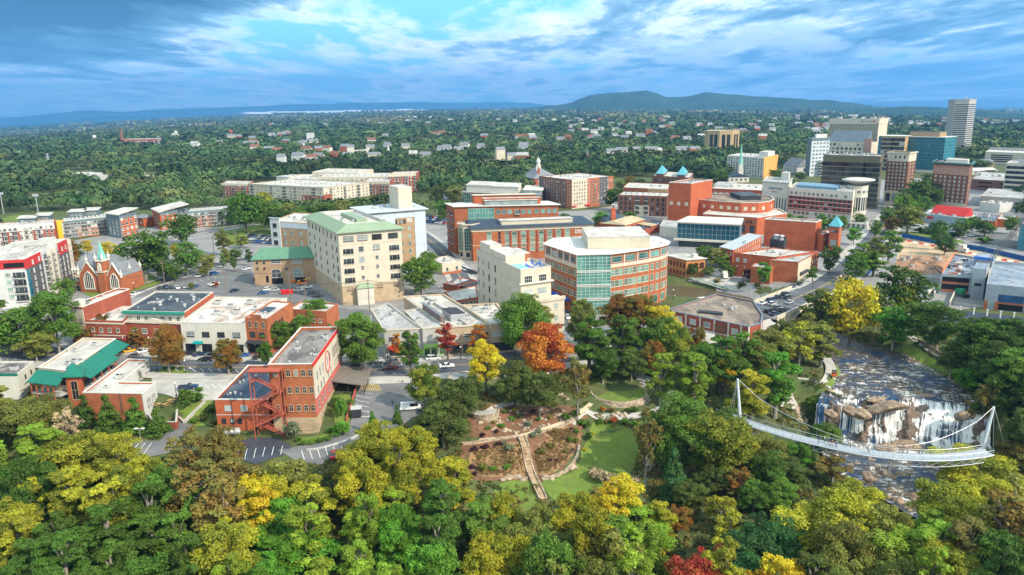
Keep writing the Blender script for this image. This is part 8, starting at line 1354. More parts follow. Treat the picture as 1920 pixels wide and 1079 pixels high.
for i in range(34):
 q=i/33;px=1555+28*math.sin(q*7)*.25+q*12;py=672+q*80;P=GT(1574+10*math.sin(q*5)-q*10,py);s=R0.uniform(.35,.8);rock(P,s*1.3,s,s*.7,0,'pale boulder lining the near river bank','boulders lining the near bank')
for i in range(26):P=GT(1497+R0.uniform(-6,14),R0.uniform(762,795));s=R0.uniform(.4,.9);rock(P,s*1.3,s,s*.8,0,'pale boulder tumbled beside the path above the bridge','boulders beside the bank path')
for px,py,z,sx,sy,sz,lb in[(1664,760,-9.0,6.6,3.6,1.1,'largest pale flat rock in the middle of the falls'),(1646,747,-9.0,3.6,1.6,.6,'low rock behind the largest rock of the falls'),(1596,768,-9.4,2.6,2.2,1.0,'rounded brown rock at the left side of the falls'),(1617,773,-9.6,3.2,2.0,1.1,'pale split rock left of the middle chute'),(1741,742,-9.2,4.2,1.6,.6,'flat rock shelf right of the largest rock'),(1722,737,-9.1,2.2,1.2,.5,'small flat rock upstream of the shelf'),(1708,834,-19.2,6.0,2.6,1.5,'low brown rock hump under the footbridge'),(1664,838,-19.4,4.0,2.0,1.0,'brown ledge at the foot of the middle chute'),(1806,776,-9.2,2.4,2,1.2,'brown bank rock right of the broad chute'),(1558,774,-9.3,2.2,1.6,.8,'small rock at the left lip of the falls')]:P=G(px,py,z);rock(Vector((P.x,P.y,z-.62*sz)),sx,sy,sz*1.6,1,lb,'rocks of the waterfall',R0.uniform(-.3,.3))
for i in range(60):
 px,py=R0.uniform(1590,1790),R0.uniform(862,962);P=G(px,py,-20.2);s=R0.choice((.5,.7,.9,1.2,1.8));rock(Vector((P.x,P.y,-20.4)),s*1.4,s,s*.7,1,'dark wet boulder in the river bed below the footbridge','boulders below the footbridge')
for i in range(26):
 q=i/25;px,py=1700+q*115,660+q*62;P=GT(px-4,py+6);s=R0.uniform(.4,.9);rock(P,s*1.6,s,s*.7,1,'brown boulder lining the far river bank','boulders lining the far bank')
wallrun('bank_wall',[Vector((x,y,ht(x,y))) for x,y in RD([(1722,642),(1755,662),(1790,682),(1822,700)])],1.2,.5,ROCK,'dark stone wall above the grass on the far bank','wall')
def shrub(px,py,wm,hm,look,place,lab='shrub'):P=GT(px,py);D=(P-CAM).length;tree(px,py,wm*FPX/D,look,'b',place,P=P,Hm=hm,group='shrubs '+place,cat='shrub',name='shrub')
for px,py,w_,h_,lk in((955,846,3.2,1.6,'sg'),(1000,822,2.6,1.6,'sg'),(1010,815,2.4,1.5,'sg'),(945,836,2,1.2,'sg'),(905,886,3.4,2.2,'ol'),(1015,852,3.2,1.6,'br'),(1035,842,3.2,1.6,'br'),(1080,832,2.4,1.6,'ol'),(1068,830,2,1.4,'g'),(890,846,2.8,1.0,'pu'),(910,842,2.8,1.0,'pu'),(935,836,2.0,1.0,'pu'),(950,842,1.6,.8,'pu'),(885,880,2.4,1.0,'pu'),(890,893,2,1.0,'pu'),(1032,866,1.4,.7,'pu'),(1044,866,1.4,.7,'pu'),(1070,808,2.0,.8,'pu'),(1080,815,2.6,1.6,'g'),(1090,800,3.2,2,'g'),(1062,790,3.6,2.2,'dg'),(1080,784,3.6,2.2,'dg'),(1100,806,2.8,2.2,'g'),(1104,828,2.6,2.6,'dg'),(1096,846,2.0,.8,'y'),(1112,816,1.2,.9,'y'),(1125,796,3.4,1.4,'g'),(1150,792,3.4,1.2,'r'),(1172,796,3.6,1.4,'g'),(1190,802,3,1.6,'bg'),(960,790,2.4,1.2,'bg'),(975,784,2.4,1.0,'g'),(940,802,2.6,1.0,'bg'),(915,806,2.2,.9,'bg'),(990,800,2.6,1.2,'sg'),(905,820,2,1.0,'pu'),(930,814,2,1.0,'pu'),(925,795,2.0,.8,'ol'),(965,772,2,.9,'y'),(945,775,2.4,.9,'g'),(1010,790,2,1.0,'g'),(1000,776,2,1.0,'pu'),(1030,786,2.2,1.0,'ol'),(925,884,3,1.0,'bg'),(950,880,3,1.0,'bg'),(1130,772,2.4,1.2,'o'),(1145,772,2.4,1.0,'ob'),(1190,774,3.4,1.6,'dg'),(1175,774,2,1.2,'dg'),(1040,812,2.2,1.2,'br'),(1060,850,2.2,1.0,'br'),(900,860,2.4,1.0,'br'),(960,868,2.2,1.0,'br')):shrub(px,py,w_,h_,lk,'in the garden terraces')
for px,py,w_,h_,lk in((1115,898,5,2.6,'bare'),(1135,906,5,2.8,'bare'),(1155,910,4,2.4,'bare')):shrub(px,py,w_,h_,lk,'at the lawn edge')
for px,py,w_,h_,lk in((370,757,4,3,'dg'),(345,752,4,2.6,'g'),(374,735,3,1.2,'bg'),(310,694,2,1,'g'),(325,694,2,1,'g'),(340,694,2,1,'g'),(380,790,4,2,'ol'),(365,795,3,1.6,'g'),(395,775,4,2,'do'),(400,800,3,1.6,'ol'),(432,700,2.4,2.6,'g')):shrub(px,py,w_,h_,lk,'by the pale car park')
for px,py,w_,h_,lk in((570,834,3,.9,'g'),(585,832,3,.9,'g'),(600,830,3,1,'g'),(615,826,3,1,'g'),(632,818,3,1.2,'bg'),(645,808,3,1.4,'bg'),(640,770,4,2.4,'bg'),(632,762,4,2.4,'g'),(655,760,3,1.6,'g'),(560,828,2.4,.9,'g'),(620,812,3,1.2,'g')):shrub(px,py,w_,h_,lk,'at the foot of the warehouse')
for px,py,w_,h_,lk in((1525,745,4,2,'ol'),(1512,752,4,2,'do'),(1500,740,4,3,'br'),(1650,640,4,2,'do'),(1820,738,4,2.6,'dg'),(1838,755,4,2.6,'dg'),(1825,800,5,3,'dg'),(1845,790,5,3,'g'),(1870,765,5,2,'bg'),(1900,768,5,2,'bg'),(1660,790,3,.8,'bg'),(1680,772,4,.7,'g'),(1612,785,2,.7,'bg'),(1622,800,2,.9,'bg'),(1530,800,4,2.4,'do'),(1555,782,4,2,'g'),(1855,730,4,2,'g')):shrub(px,py,w_,h_,lk,'around the river banks')
for px,py,w_,h_,lk in((1262,512,3,2,'do'),(1278,518,3,2,'g'),(1390,538,4,2,'do'),(1345,528,5,1,'br'),(1420,540,4,2,'br'),(1372,520,3,1.6,'g'),(1700,415,8,4,'do'),(1745,441,9,3,'dg'),(1725,438,9,3,'dg'),(1790,447,9,3.2,'dg'),(1846,457,9,3.2,'dg')):shrub(px,py,w_,h_,lk,'near the theatre and dig')
# curved footbridge
DZ=-7.2;dk=smooth_line([G(a,b_,DZ) for a,b_ in((1350,772),(1392,789),(1450,808),(1505,823),(1560,836),(1620,848),(1690,856),(1760,858),(1822,853),(1852,848))],1.0)
e=empty('footbridge',(dk[60][0],dk[60][1],DZ),0,'white curved suspension footbridge with truss below crossing before the waterfall','bridge');o_=Vector((dk[60][0],dk[60][1],DZ));dd_=np.gradient(dk,axis=0);dd_/=np.linalg.norm(dd_,axis=1)[:,None];dn=np.stack([-dd_[:,1],dd_[:,0]],1)
WB=M('bridge_white',(.50,.53,.55),.5,.06,.6);DKM=M('bridge_deck',(.33,.36,.38),.7,.1,.6)
def dp_(i,s,z):q=dk[i]+dn[i]*s;return Vector((q[0]-o_.x,q[1]-o_.y,z))
hw_=1.7;mb=MB();N=len(dk)
for i in range(N-1):mb.hexa([dp_(i,-hw_,-.3),dp_(i+1,-hw_,-.3),dp_(i+1,hw_,-.3),dp_(i,hw_,-.3),dp_(i,-hw_,0),dp_(i+1,-hw_,0),dp_(i+1,hw_,0),dp_(i,hw_,0)])
mb.build('deck',DKM,e);mb=MB()
for s in(-hw_-.08,hw_+.08):mb.tube([dp_(i,s,-.15) for i in range(0,N,2)],.16,5)
mb.build('edge_beam',WB,e);mb=MB()
low=[dp_(i,-hw_*.45,-2.3) for i in range(0,N,3)];mb.tube(low,.11,5)
for k,i in enumerate(range(0,N-3,3)):
 a=dp_(i,-hw_*.45,-2.3);mb.tube([dp_(i,-hw_,-.3),a],.07,4);mb.tube([dp_(i,hw_,-.3),a],.07,4);mb.tube([a,dp_(min(i+3,N-1),-hw_,-.3)],.07,4);mb.tube([a,dp_(min(i+3,N-1),hw_,-.3)],.06,4)
mb.build('truss',WB,e)
for s in(-hw_,hw_):
 mb=MB();mb.tube([dp_(i,s,1.15) for i in range(0,N,2)],.06,4);mb.tube([dp_(i,s,.6) for i in range(0,N,2)],.025,3);mb.tube([dp_(i,s,.25) for i in range(0,N,2)],.025,3)
 for i in range(0,N,2):mb.tube([dp_(i,s,-.1),dp_(i,s,1.15)],.04,4)
 mb.build('railing',STEEL,e)
def mast(base,top,lb,z=None):
 P0=GT(*base) if z is None else G(*base,z);D0=math.hypot(P0.x,P0.y);P1=at_dist(top[0],top[1],D0+2.0);m_=empty('mast',P0,0,lb,'mast','masts of the footbridge');d=P1-P0;MB().tube([Vector((0,0,-.5)),d*.5,d],[.42,.48,.28],10).build('pole',WB,m_);MB().lathe([(1.0,-9),(1.0,.5),(.6,.7)],12).build('footing',CONC,m_);return P0,P1
ma0,ma1=mast((1391,852),(1383,711),'left white steel mast of the footbridge');mc0,mc1=mast((1841,846),(1864,763),'right white steel mast leaning out beside the footbridge',-11.0)
ia=int(np.argmin(np.hypot(dk[:,0]-ma0.x,dk[:,1]-ma0.y)));ib=int(np.argmin(np.hypot(dk[:,0]-mc0.x,dk[:,1]-mc0.y)))
cb=[]
for i in range(ia,ib+1):
 q=(i-ia)/max(1,ib-ia);pd=dk[i]+dn[i]*hw_;edge=Vector((pd[0],pd[1],DZ+1.5));s=4*q*(1-q);ch=ma1.lerp(mc1,q);k=min(1,s**.55*1.0);cb.append(ch.lerp(edge,k))
mb=MB();mb.tube([p-o_ for p in cb[::3]]+[cb[-1]-o_],.065,5);mb.build('main_cable',STEEL,e);mb=MB()
for k in range(4,len(cb)-4,4):mb.tube([cb[k]-o_,dp_(ia+k,hw_,0)],.03,3)
mb.build('hangers',STEEL,e);mb=MB()
for P1,bx in((ma1,(1370,800)),(ma1,(1350,850)),(mc1,(1862,850)),(mc1,(1885,842))):mb.tube([P1-o_,GT(*bx)-o_],.07,4)
mb.build('back_stay',STEEL,e)
for px in(1430,):P=G(px,815 if px<1500 else 852,DZ);g=ht(P.x,P.y);MB().tube([(P.x-o_.x,P.y-o_.y,g-1-DZ),(P.x-o_.x,P.y-o_.y,-.3)],.4,8).build('pier',CONC,e)
# people: one skinned body each
def person_mesh(seed,stride):
 g=random.Random(seed);V=[(0,0,.95),(0,0,1.15),(0,0,1.38),(0,0,1.50),(0,.02,1.60),(0,.03,1.72),(.10,0,.90),(.12,stride*.5,.48),(.12,stride*.75-.03,.07),(.12,stride*.75+.14,.03),(-.10,0,.90),(-.12,-stride*.4,.48),(-.12,-stride*.9,.09),(-.12,-stride*.9+.15,.03),(.20,0,1.40),(.26,-stride*.3,1.12),(.25,.12-stride*.2,.88),(-.20,0,1.40),(-.26,stride*.3,1.12),(-.25,.12+stride*.2,.88)]
 Ed=[(0,1),(1,2),(2,3),(3,4),(4,5),(0,6),(6,7),(7,8),(8,9),(0,10),(10,11),(11,12),(12,13),(2,14),(14,15),(15,16),(2,17),(17,18),(18,19)]
 Rr=[.15,.14,.17,.06,.085,.08,.095,.065,.045,.04,.095,.065,.045,.04,.065,.045,.035,.065,.045,.035]
 me=bpy.data.meshes.new('person');me.from_pydata(V,Ed,[]);o=bpy.data.objects.new('person_src',me);COL.objects.link(o);o.modifiers.new('s','SKIN');
 for i,sv in enumerate(me.skin_vertices[0].data):sv.radius=(Rr[i],Rr[i]*.85);sv.use_root=(i==0)
 o.modifiers.new('u','SUBSURF').levels=1;dg=bpy.context.evaluated_depsgraph_get();m2=bpy.data.meshes.new_from_object(o.evaluated_get(dg));bpy.data.objects.remove(o);m2.name='person_body'
 m2.materials.clear();[m2.materials.append(q) for q in(MATS['trousers'],MATS['shirt'],MATS['skin'],MATS['hair'])]
 for p in m2.polygons:z=p.center.z;x=abs(p.center.x);p.material_index=3 if z>1.70 or(z>1.58 and p.center.y<-.01) else 2 if z>1.49 or(x>.2 and z<1.0) else 1 if z>.95 else 0;p.use_smooth=True
 return m2
M('trousers',(.03,.035,.06),.9,.2,2);M('skin',(.52,.32,.22),.6,.05,2);M('hair',(.05,.03,.02),.7,.1,2);M('shirt',(.5,.5,.5),.9,.05,2,kind='objcol');PM=[person_mesh(i,s) for i,s in enumerate((.0,.28,.4))]
def person(P,rz,col,lb,cat='person'):o=inst('person',R0.choice(PM),None,P,rz);o.color=(*col,1);tag(o,lb,cat,'people on the footbridge' if 'footbridge' in lb else 'people in the streets');return o
for q,col,lb in((.415,(.02,.05,.25),'blue shirt, leftmost of the cluster'),(.43,(.5,.5,.52),'white shirt, second in the cluster'),(.44,(.03,.08,.3),'dark blue jacket, third in the cluster'),(.452,(.45,.1,.1),'red top, fourth in the cluster'),(.466,(.04,.05,.3),'navy top, fifth in the cluster'),(.478,(.4,.42,.5),'pale shirt, last in the cluster'),(.52,(.05,.05,.06),'dark clothes walking alone'),(.57,(.05,.06,.09),'dark clothes nearest the middle chute')):
 i=int(q*N);s=R0.uniform(-1.2,1.2);p=dk[i]+dn[i]*s;person(Vector((p[0],p[1],DZ)),math.atan2(dd_[i][1],dd_[i][0])+R0.choice((0,3.14))-1.57,col,'person on the footbridge in '+lb)
for px,py,col,lb in((357,699,(.6,.6,.6),'person in white by the pale car park kerb'),(755,720,(.5,.5,.1),'person in yellow vest by the street tree'),(736,762,(.1,.1,.12),'person in dark clothes walking in the warehouse car park'),(1524,748,(.03,.03,.04),'person in dark clothes on the river bank path'),(1470,545,(.4,.4,.45),'person on the far pavement of the arch bridge'),(860,672,(.1,.15,.3),'person on the pavement before the yellow brick shops'),(322,660,(.3,.08,.06),'person on the pavement before the pedimented shop')):person(GT(px,py)+Vector((0,0,.2)),R0.uniform(0,6),col,lb)
# vehicles
CARP=bpy.data.materials.new('car_paint');CARP.use_nodes=True;t=NT(CARP.node_tree);p_=t.n('ShaderNodeBsdfPrincipled');t.l(t.n('ShaderNodeObjectInfo').outputs['Color'],p_.inputs['Base Color']);p_.inputs['Roughness'].default_value=.28;p_.inputs['Coat Weight'].default_value=.5;t.l(p_.outputs[0],t.n('ShaderNodeOutputMaterial').inputs[0]);MATS['car_paint']=CARP
TYRE=M('tyre',(.015,.015,.016),.9,.1,2);LAMP=M('headlight',(.75,.76,.74),.2,.05,2,.8);TAIL=M('tail_light',(.35,.01,.01),.3,.05,2);CG=M('car_glass',(.012,.015,.018),.08,.2,1,.6)
def carmesh(kind):
 L,W={'sedan':(4.7,1.8),'suv':(4.8,1.9),'pickup':(5.6,1.95),'van':(5.8,2.0),'mini':(4.0,1.75)}[kind];l=L/2
 low={'sedan':[(-l,.35),(l,.35),(l,.62),(l*.93,.78),(l*.40,.92),(-l*.62,.95),(-l*.97,.88),(-l,.6)],'suv':[(-l,.4),(l,.4),(l,.75),(l*.9,.95),(l*.42,1.08),(-l*.96,1.1),(-l,.8)],'pickup':[(-l,.5),(l,.5),(l,.85),(l*.93,1.02),(l*.42,1.12),(-l*.05,1.12),(-l*.05,1.05),(-l*.99,1.05),(-l,.7)],'van':[(-l,.4),(l,.4),(l,.8),(l*.92,1.05),(l*.72,1.2),(-l*.98,1.22),(-l,.8)],'mini':[(-l,.35),(l,.35),(l,.62),(l*.9,.8),(l*.42,.95),(-l*.9,.98),(-l,.7)]}[kind]
 cab={'sedan':[(l*.42,.9),(l*.10,1.38),(-l*.38,1.42),(-l*.72,.93)],'suv':[(l*.45,1.05),(l*.16,1.62),(-l*.80,1.66),(-l*.95,1.08)],'pickup':[(l*.45,1.1),(l*.18,1.72),(-l*.02,1.74),(-l*.09,1.1)],'van':[(l*.74,1.15),(l*.46,2.0),(-l*.93,2.05),(-l*.98,1.2)],'mini':[(l*.45,.9),(l*.16,1.42),(-l*.7,1.45),(-l*.9,.95)]}[kind]
 def ext(mb,prof,w,ins=0.0,zt=None):
  n=len(prof);zm=max(z for _,z in prof);A=[(x,-(w-(ins if z>=zm-.12 else 0)),z) for x,z in prof];Bq=[(x,-y,z) for x,y,z in A];b=len(mb.v);mb.v+=A+Bq
  for i in range(n):j=(i+1)%n;mb.f.append((b+j,b+i,b+n+i,b+n+j));mb.m.append(mb.mi)
  mb.f.append(tuple(b+i for i in range(n)));mb.m.append(mb.mi);mb.f.append(tuple(b+n+i for i in reversed(range(n))));mb.m.append(mb.mi)
 body=MB();ext(body,low,W/2);zc=max(z for _,z in cab);roofp=[(x,z) for x,z in cab if z>zc-.15];body.box(min(x for x,_ in roofp)+.05,-W/2+.24,zc-.05,max(x for x,_ in roofp)-.02,W/2-.24,zc+.03)
 for x,y in((cab[0][0]-.03,0),(cab[3][0]+.03,0)):pass
 if kind=='pickup':body.box(-l*.97,-W/2+.02,1.05,-l*.08,-W/2+.14,1.2);body.box(-l*.97,W/2-.14,1.05,-l*.08,W/2-.02,1.2);body.box(-l,-W/2+.02,1.05,-l*.96,W/2-.02,1.2);body.mi=1;body.box(-l*.95,-W/2+.15,1.0,-l*.1,W/2-.15,1.07);body.mi=0
 gl_=MB();ext(gl_,cab,W/2-.06,.16)
 if kind=='van':body.box(-l*.93,-W/2+.045,1.2,-l*.05,-W/2+.075,2.0);body.box(-l*.93,W/2-.075,1.2,-l*.05,W/2-.045,2.0)
 pil=MB()
 if kind!='van':
  for sy in(-1,1):
   xm=(cab[1][0]+cab[2][0])/2;y0,y1=sorted((sy*(W/2-.05),sy*(W/2-.2)));body.box(xm-.05,y0,cab[0][1],xm+.05,y1,zc)
 wh=MB();r={'sedan':.32,'suv':.37,'pickup':.4,'van':.37,'mini':.31}[kind];n=12
 for y0,y1,rr_,mi in((-.11,.11,r,0),(-.125,.125,r*.6,1)):
  b=len(wh.v);wh.mi=mi
  for y in(y0,y1):
   for j in range(n):a=2*math.pi*j/n;wh.v.append((rr_*math.cos(a),y,rr_*math.sin(a)))
  for j in range(n):q=(j+1)%n;wh.f.append((b+j,b+q,b+n+q,b+n+j));wh.m.append(mi)
  wh.f.append(tuple(b+j for j in reversed(range(n))));wh.m.append(mi);wh.f.append(tuple(b+n+j for j in range(n)));wh.m.append(mi)
 hl=MB();hl.box(-.06,-.16,-.08,.06,.16,.08)
 return dict(body=body.mesh('body',[CARP,FDK]),glass=gl_.mesh('windows',CG),wheel=wh.mesh('wheel',[TYRE,STEEL]),hl=hl.mesh('headlight',LAMP),tl=hl.mesh('tail_light',TAIL),L=L,W=W,r=r,lz=low[2][1])
CM={k:carmesh(k) for k in('sedan','suv','pickup','van','mini')}
CC={'white':(.78,.78,.76),'black':(.012,.012,.014),'grey':(.16,.165,.17),'silver':(.45,.46,.47),'dark':(.03,.033,.038),'navy':(.012,.03,.085),'blue':(.02,.09,.28),'red':(.36,.015,.02),'maroon':(.16,.012,.02),'yellow':(.85,.42,.01),'green':(.02,.08,.05),'tan':(.38,.30,.2)}
CW={'dark':'charcoal'};CARS=[]
def car(px,py,kind,col,rz,place,P=None,dz=.1,uniq=None):
 P=P or GT(px,py);c=CM[kind];D=(P-CAM).length;e=empty({'suv':'parked_car','sedan':'parked_car','mini':'parked_car','pickup':'pickup_truck','van':'white_van' if col=='white' else 'van'}[kind],P+Vector((0,0,dz)),rz);o=inst('body',c['body'],e);o.color=(*CC[col],1);inst('windows',c['glass'],e)
 for sx in(-.30,.31):
  for sy in(-1,1):inst('wheel',c['wheel'],e,(c['L']*sx,sy*(c['W']/2-.1),c['r']))
 if D<330:
  for sy in(-1,1):inst('headlight',c['hl'],e,(c['L']/2-.03,sy*(c['W']/2-.3),c['lz']-.02));inst('tail_light',c['tl'],e,(-c['L']/2+.03,sy*(c['W']/2-.3),c['lz']+.08))
 if uniq:tag(e,uniq,'van' if kind=='van' else 'pickup' if kind=='pickup' else 'car')
 else:CARS.append((e,kind,col,place,px))
 return e
def finish_cars():
 by={}
 for c in CARS:by.setdefault((c[1] if c[1] in('pickup','van') else 'car',c[2],c[3]),[]).append(c)
 for(k,col,place),L in by.items():
  L.sort(key=lambda q:q[4])
  for i,(e,kd,_,_,_) in enumerate(L):
   s='%s %s %s'%(CW.get(col,col),{'car':'car','pickup':'pickup truck','van':'van'}[k],place)
   if len(L)>1:s+=', %s from left'%ordn(i) if i else ', leftmost'
   tag(e,s,{'pickup':'pickup'}.get(k,k),'vehicles '+place)
def hd(a,b):A,Bq=GT(*a),GT(*b);return math.atan2(Bq.y-A.y,Bq.x-A.x)
sa=hd((300,686),(430,690));sb=hd((700,694),(850,686))
for px,py,k,c in((245,661,'sedan','yellow'),(270,662,'sedan','white'),(297,664,'suv','white'),(325,665,'sedan','red'),(353,667,'suv','dark'),(375,668,'sedan','navy'),(403,670,'suv','dark'),(457,670,'sedan','blue'),(490,673,'pickup','black'),(228,662,'suv','black')):car(px,py,k,c,sa+1.0,'parked before the brick shops')
for px,py,k,c,r in((329,683,'suv','dark',0),(386,678,'suv','dark',3.14),(447,681,'sedan','silver',0),(255,671,'sedan','grey',0)):car(px,py,k,c,sa+r,'driving on the left half of main street')
for px,py,k,c,r in((701,681,'pickup','white',3.14),(735,682,'sedan','grey',3.14),(813,676,'suv','white',0),(732,694,'sedan','maroon',3.14),(838,690,'sedan','white',0),(671,687,'sedan','navy',0)):car(px,py,k,c,sb+r,'on main street past the warehouse')
car(770,769,'van','white',hd((740,770),(800,768)),'',uniq='white van parked at the edge of the warehouse car park');car(628,857,'sedan','red',hd((626,870),(632,840)),'',uniq='red car parked on the curving drive below the warehouse');car(645,852,'sedan','silver',hd((640,866),(650,838)),'',uniq='silver car half hidden beside the red car');car(354,731,'pickup','navy',sa+.3,'',uniq='dark blue pickup in the pale car park');car(49,661,'sedan','maroon',sa+.1,'',uniq='dark red car under the trees at the left edge');car(85,663,'pickup','navy',sa,'',uniq='navy pickup parked behind the arcade building');car(1065,598,'sedan','white',hd((1062,596),(1085,625)),'',uniq='white car in the side street by the glass corner')
ab=math.atan2(d.y,d.x) if False else math.atan2(Bq.y-A.y,Bq.x-A.x)
BRD_=math.atan2(G(1522,548,0).y-G(1418,592,0).y,G(1522,548,0).x-G(1418,592,0).x)
def onb(x,y):q=br.matrix_basis@Vector((x,y,zr+.05));return q
for i,(k,c) in enumerate((('sedan','navy'),('suv','blue'),('sedan','white'),('suv','navy'),('sedan','dark'),('suv','black'))):car(1400+i,560,k,c,BRD_,'parked along the far kerb of the arch bridge',P=onb(2.5+i*6.6,5.4),dz=.02)
for i,(x,y,k,c) in enumerate(((6,-2.0,'suv','black'),(13,-2.2,'suv','grey'),(17,1.9,'suv','silver'),(4,-5.3,'sedan','navy'),(11,-5.3,'suv','dark'),(24,-2,'sedan','silver'),(31,2,'suv','dark'))):car(1400+i,570,k,c,BRD_,'in the traffic lanes of the arch bridge',P=onb(x,y),dz=.02)
for px,py,k,c in((1486,541,'suv','navy'),(1500,535,'suv','dark'),(1532,552,'sedan','white'),(1650,432,'sedan','white'),(1664,424,'suv','navy'),(1672,412,'sedan','silver'),(1655,440,'suv','dark'),(1640,452,'sedan','dark'),(1662,436,'sedan','blue')):car(px,py,k,c,hd((1556,530),(1590,505)) if px<1600 else hd((1640,450),(1664,420)),'on the street past the theatre')
for px,py,k,c in((374,520,'sedan','white'),(402,516,'suv','blue'),(401,536,'pickup','white'),(365,540,'sedan','blue'),(332,542,'sedan','white'),(320,542,'sedan','dark'),(311,542,'suv','navy'),(300,543,'sedan','dark'),(345,541,'sedan','silver'),(254,554,'sedan','white'),(462,507,'sedan','white'),(440,548,'sedan','navy')):car(px,py,k,c,hd((300,545),(400,520))+(1.2 if px<360 and px>290 else 0),'in the car park below the church')
for px,py,k,c in((504,546,'suv','white'),(515,547,'sedan','silver'),(494,552,'sedan','blue'),(575,542,'pickup','white'),(587,552,'suv','grey'),(596,557,'sedan','grey'),(560,547,'sedan','white')):car(px,py,k,c,.3,'in the car park before the condominium')
for i in range(30):
 r,q=divmod(i,10);car(466+q*4.8+r*2,444+r*5.5+q*.3,R0.choice(('sedan','suv')),R0.choice(('navy','white','dark','blue','silver','grey')),1.2,'in the lot behind the gatehouse')
for i in range(24):
 r,q=divmod(i,8);car(799+q*5,408+r*5+q*.4,R0.choice(('sedan','suv')),R0.choice(('navy','white','dark','blue','silver','red')),1.2,'in the far lot left of the round glass tower')
for i in range(8):car(868+i*3.2,504+i*1.6,'sedan',('white','white','silver','white','grey','dark','navy','dark')[i],.6,'beside the cream box office')
for i in range(26):
 r,q=divmod(i,9);car(1722+q*11+r*5,424+r*6+q*1.4,R0.choice(('sedan','suv')),R0.choice(('navy','white','white','blue','silver','dark')),1.0,'in the lot between restaurant and hoarding')
for px,py,k,c in((1790,452,'pickup','white'),(1905,432,'pickup','white'),(1690,452,'sedan','red'),(1818,444,'sedan','white')):car(px,py,k,c,-.4,'beyond the blue hoarding')
for i in range(14):car(4+i*5.5,378+(i%3)*4.5,R0.choice(('sedan','suv')),R0.choice(('white','silver','navy')),.2,'in the lot by the playing field lights')
for i in range(12):car(147+i*3,362+(i%2)*3,'sedan',R0.choice(('white','silver','blue')),.3,'in the small far lot under the woods')
for px,py,c in((205,542,'white'),(215,543,'silver')):car(px,py,'sedan',c,.4,'before the red church')
finish_cars()
def boxtruck(px,py,rz,lb,L=6.5,Hh=2.6):
 P=GT(px,py);e=empty('box_truck',P+Vector((0,0,.1)),rz,lb,'truck');MB().box(-L/2,-1.2,.9,L/2-1.9,1.2,.9+Hh).build('cargo_box',FWH,e);m=MB();m.hexa([(L/2-1.8,-1.1,.6),(L/2,-1.1,.6),(L/2,1.1,.6),(L/2-1.8,1.1,.6),(L/2-1.8,-1.05,2.7),(L/2-.5,-1.05,2.6),(L/2-.5,1.05,2.6),(L/2-1.8,1.05,2.7)]);c=m.build('cab',FWH,e);m=MB();m.hexa([(L/2-.32,-1,1.6),(L/2-.26,-1,1.6),(L/2-.26,1,1.6),(L/2-.32,1,1.6),(L/2-.55,-.95,2.5),(L/2-.48,-.95,2.5),(L/2-.48,.95,2.5),(L/2-.55,.95,2.5)]);m.box(L/2-1.5,-1.13,1.6,L/2-.6,1.13,2.3);m.build('windscreen',CG,c);MB().box(-L/2,-.6,.55,L/2-.2,.6,.9).build('chassis',FDK,e)
 for x in(-L*.3,L*.36):
  for y in(-1.0,1.0):inst('wheel',CM['van']['wheel'],e,(x,y,.42))
boxtruck(1358,522,hd((1352,515),(1364,527)),'white box truck parked by the pavilion yard');boxtruck(1800,474,-1.2,'large white trailer truck at the edge of the dig',9,3.4)
P=GT(1563,712);e=empty('utility_cart',P+Vector((0,0,.55)),hd((1560,720),(1566,700)),'orange utility cart with black roof on the river path','cart');MB().box(-1.4,-.7,.35,1.4,.7,.9).build('body',M('cart_orange',(.62,.13,.03),.5,.1,1),e);m=MB();[m.box(x-.04,y-.04,.9,x+.04,y+.04,1.75) for x in(-.7,.7) for y in(-.62,.62)];m.box(-.9,-.75,1.75,.95,.75,1.85);m.build('roof_frame',FDK,e);MB().box(-.3,-.6,.9,.0,.6,1.3).build('seat',FDK,e);[inst('wheel',CM['mini']['wheel'],e,(x,y,.3)) for x in(-.9,.9) for y in(-.65,.65)]
ORM=M('plant_orange',(.75,.17,.02),.5,.1,1)
for px,py,rz,lb,bl in((567,536,.1,'orange telehandler before the condominium',2.2),(547,532,3.0,'orange boom lift with raised yellow arm before the gatehouse',3.4)):
 P=GT(px,py);e=empty('telehandler',P+Vector((0,0,.1)),rz,lb,'machine','orange machines by the condominium');MB().box(-2.2,-1,.6,2.2,1,1.7).build('body',ORM,e);MB().box(-.6,-.9,1.7,.8,.1,2.8).build('cab',CG,e);MB().tube([(-2,.5,2.0),(2+bl,.5,3.2)],[.28,.2],5).build('boom',M('plant_yellow',(.75,.45,.04),.5,.1,1),e);[inst('wheel',CM['pickup']['wheel'],e,(x,y,.45),0,(1.3,1.3,1.3)) for x in(-1.4,1.4) for y in(-1,1)]
P=GT(539,552);e=empty('dumpster',P+Vector((0,0,.1)),.2,'red waste skip in the car park before the gatehouse','skip');m=MB();m.hexa([(-2.2,-1,0),(2.2,-1,0),(2.2,1,0),(-2.2,1,0),(-2.8,-1.15,1.8),(2.8,-1.15,1.8),(2.8,1.15,1.8),(-2.8,1.15,1.8)]);m.build('tub',SIGNR,e);m=MB();[m.box(x-.1,-1.2,.2,x+.1,1.2,1.75) for x in(-1.6,0,1.6)];m.build('ribs',SIGNR,e)
P=GT(430,820);e=empty('storage_tank',P+Vector((0,0,.1)),.05,'dark grey horizontal tank on legs by the brick annex','tank');MB().tube([(-3,0,1.5),(-2.8,0,1.5),(2.8,0,1.5),(3,0,1.5)],[.5,.9,.9,.5],14).build('drum',FGR,e);m=MB();[m.box(x-.15,-.7,0,x+.15,.7,.9) for x in(-1.8,1.8)];m.build('cradle',FDK,e)
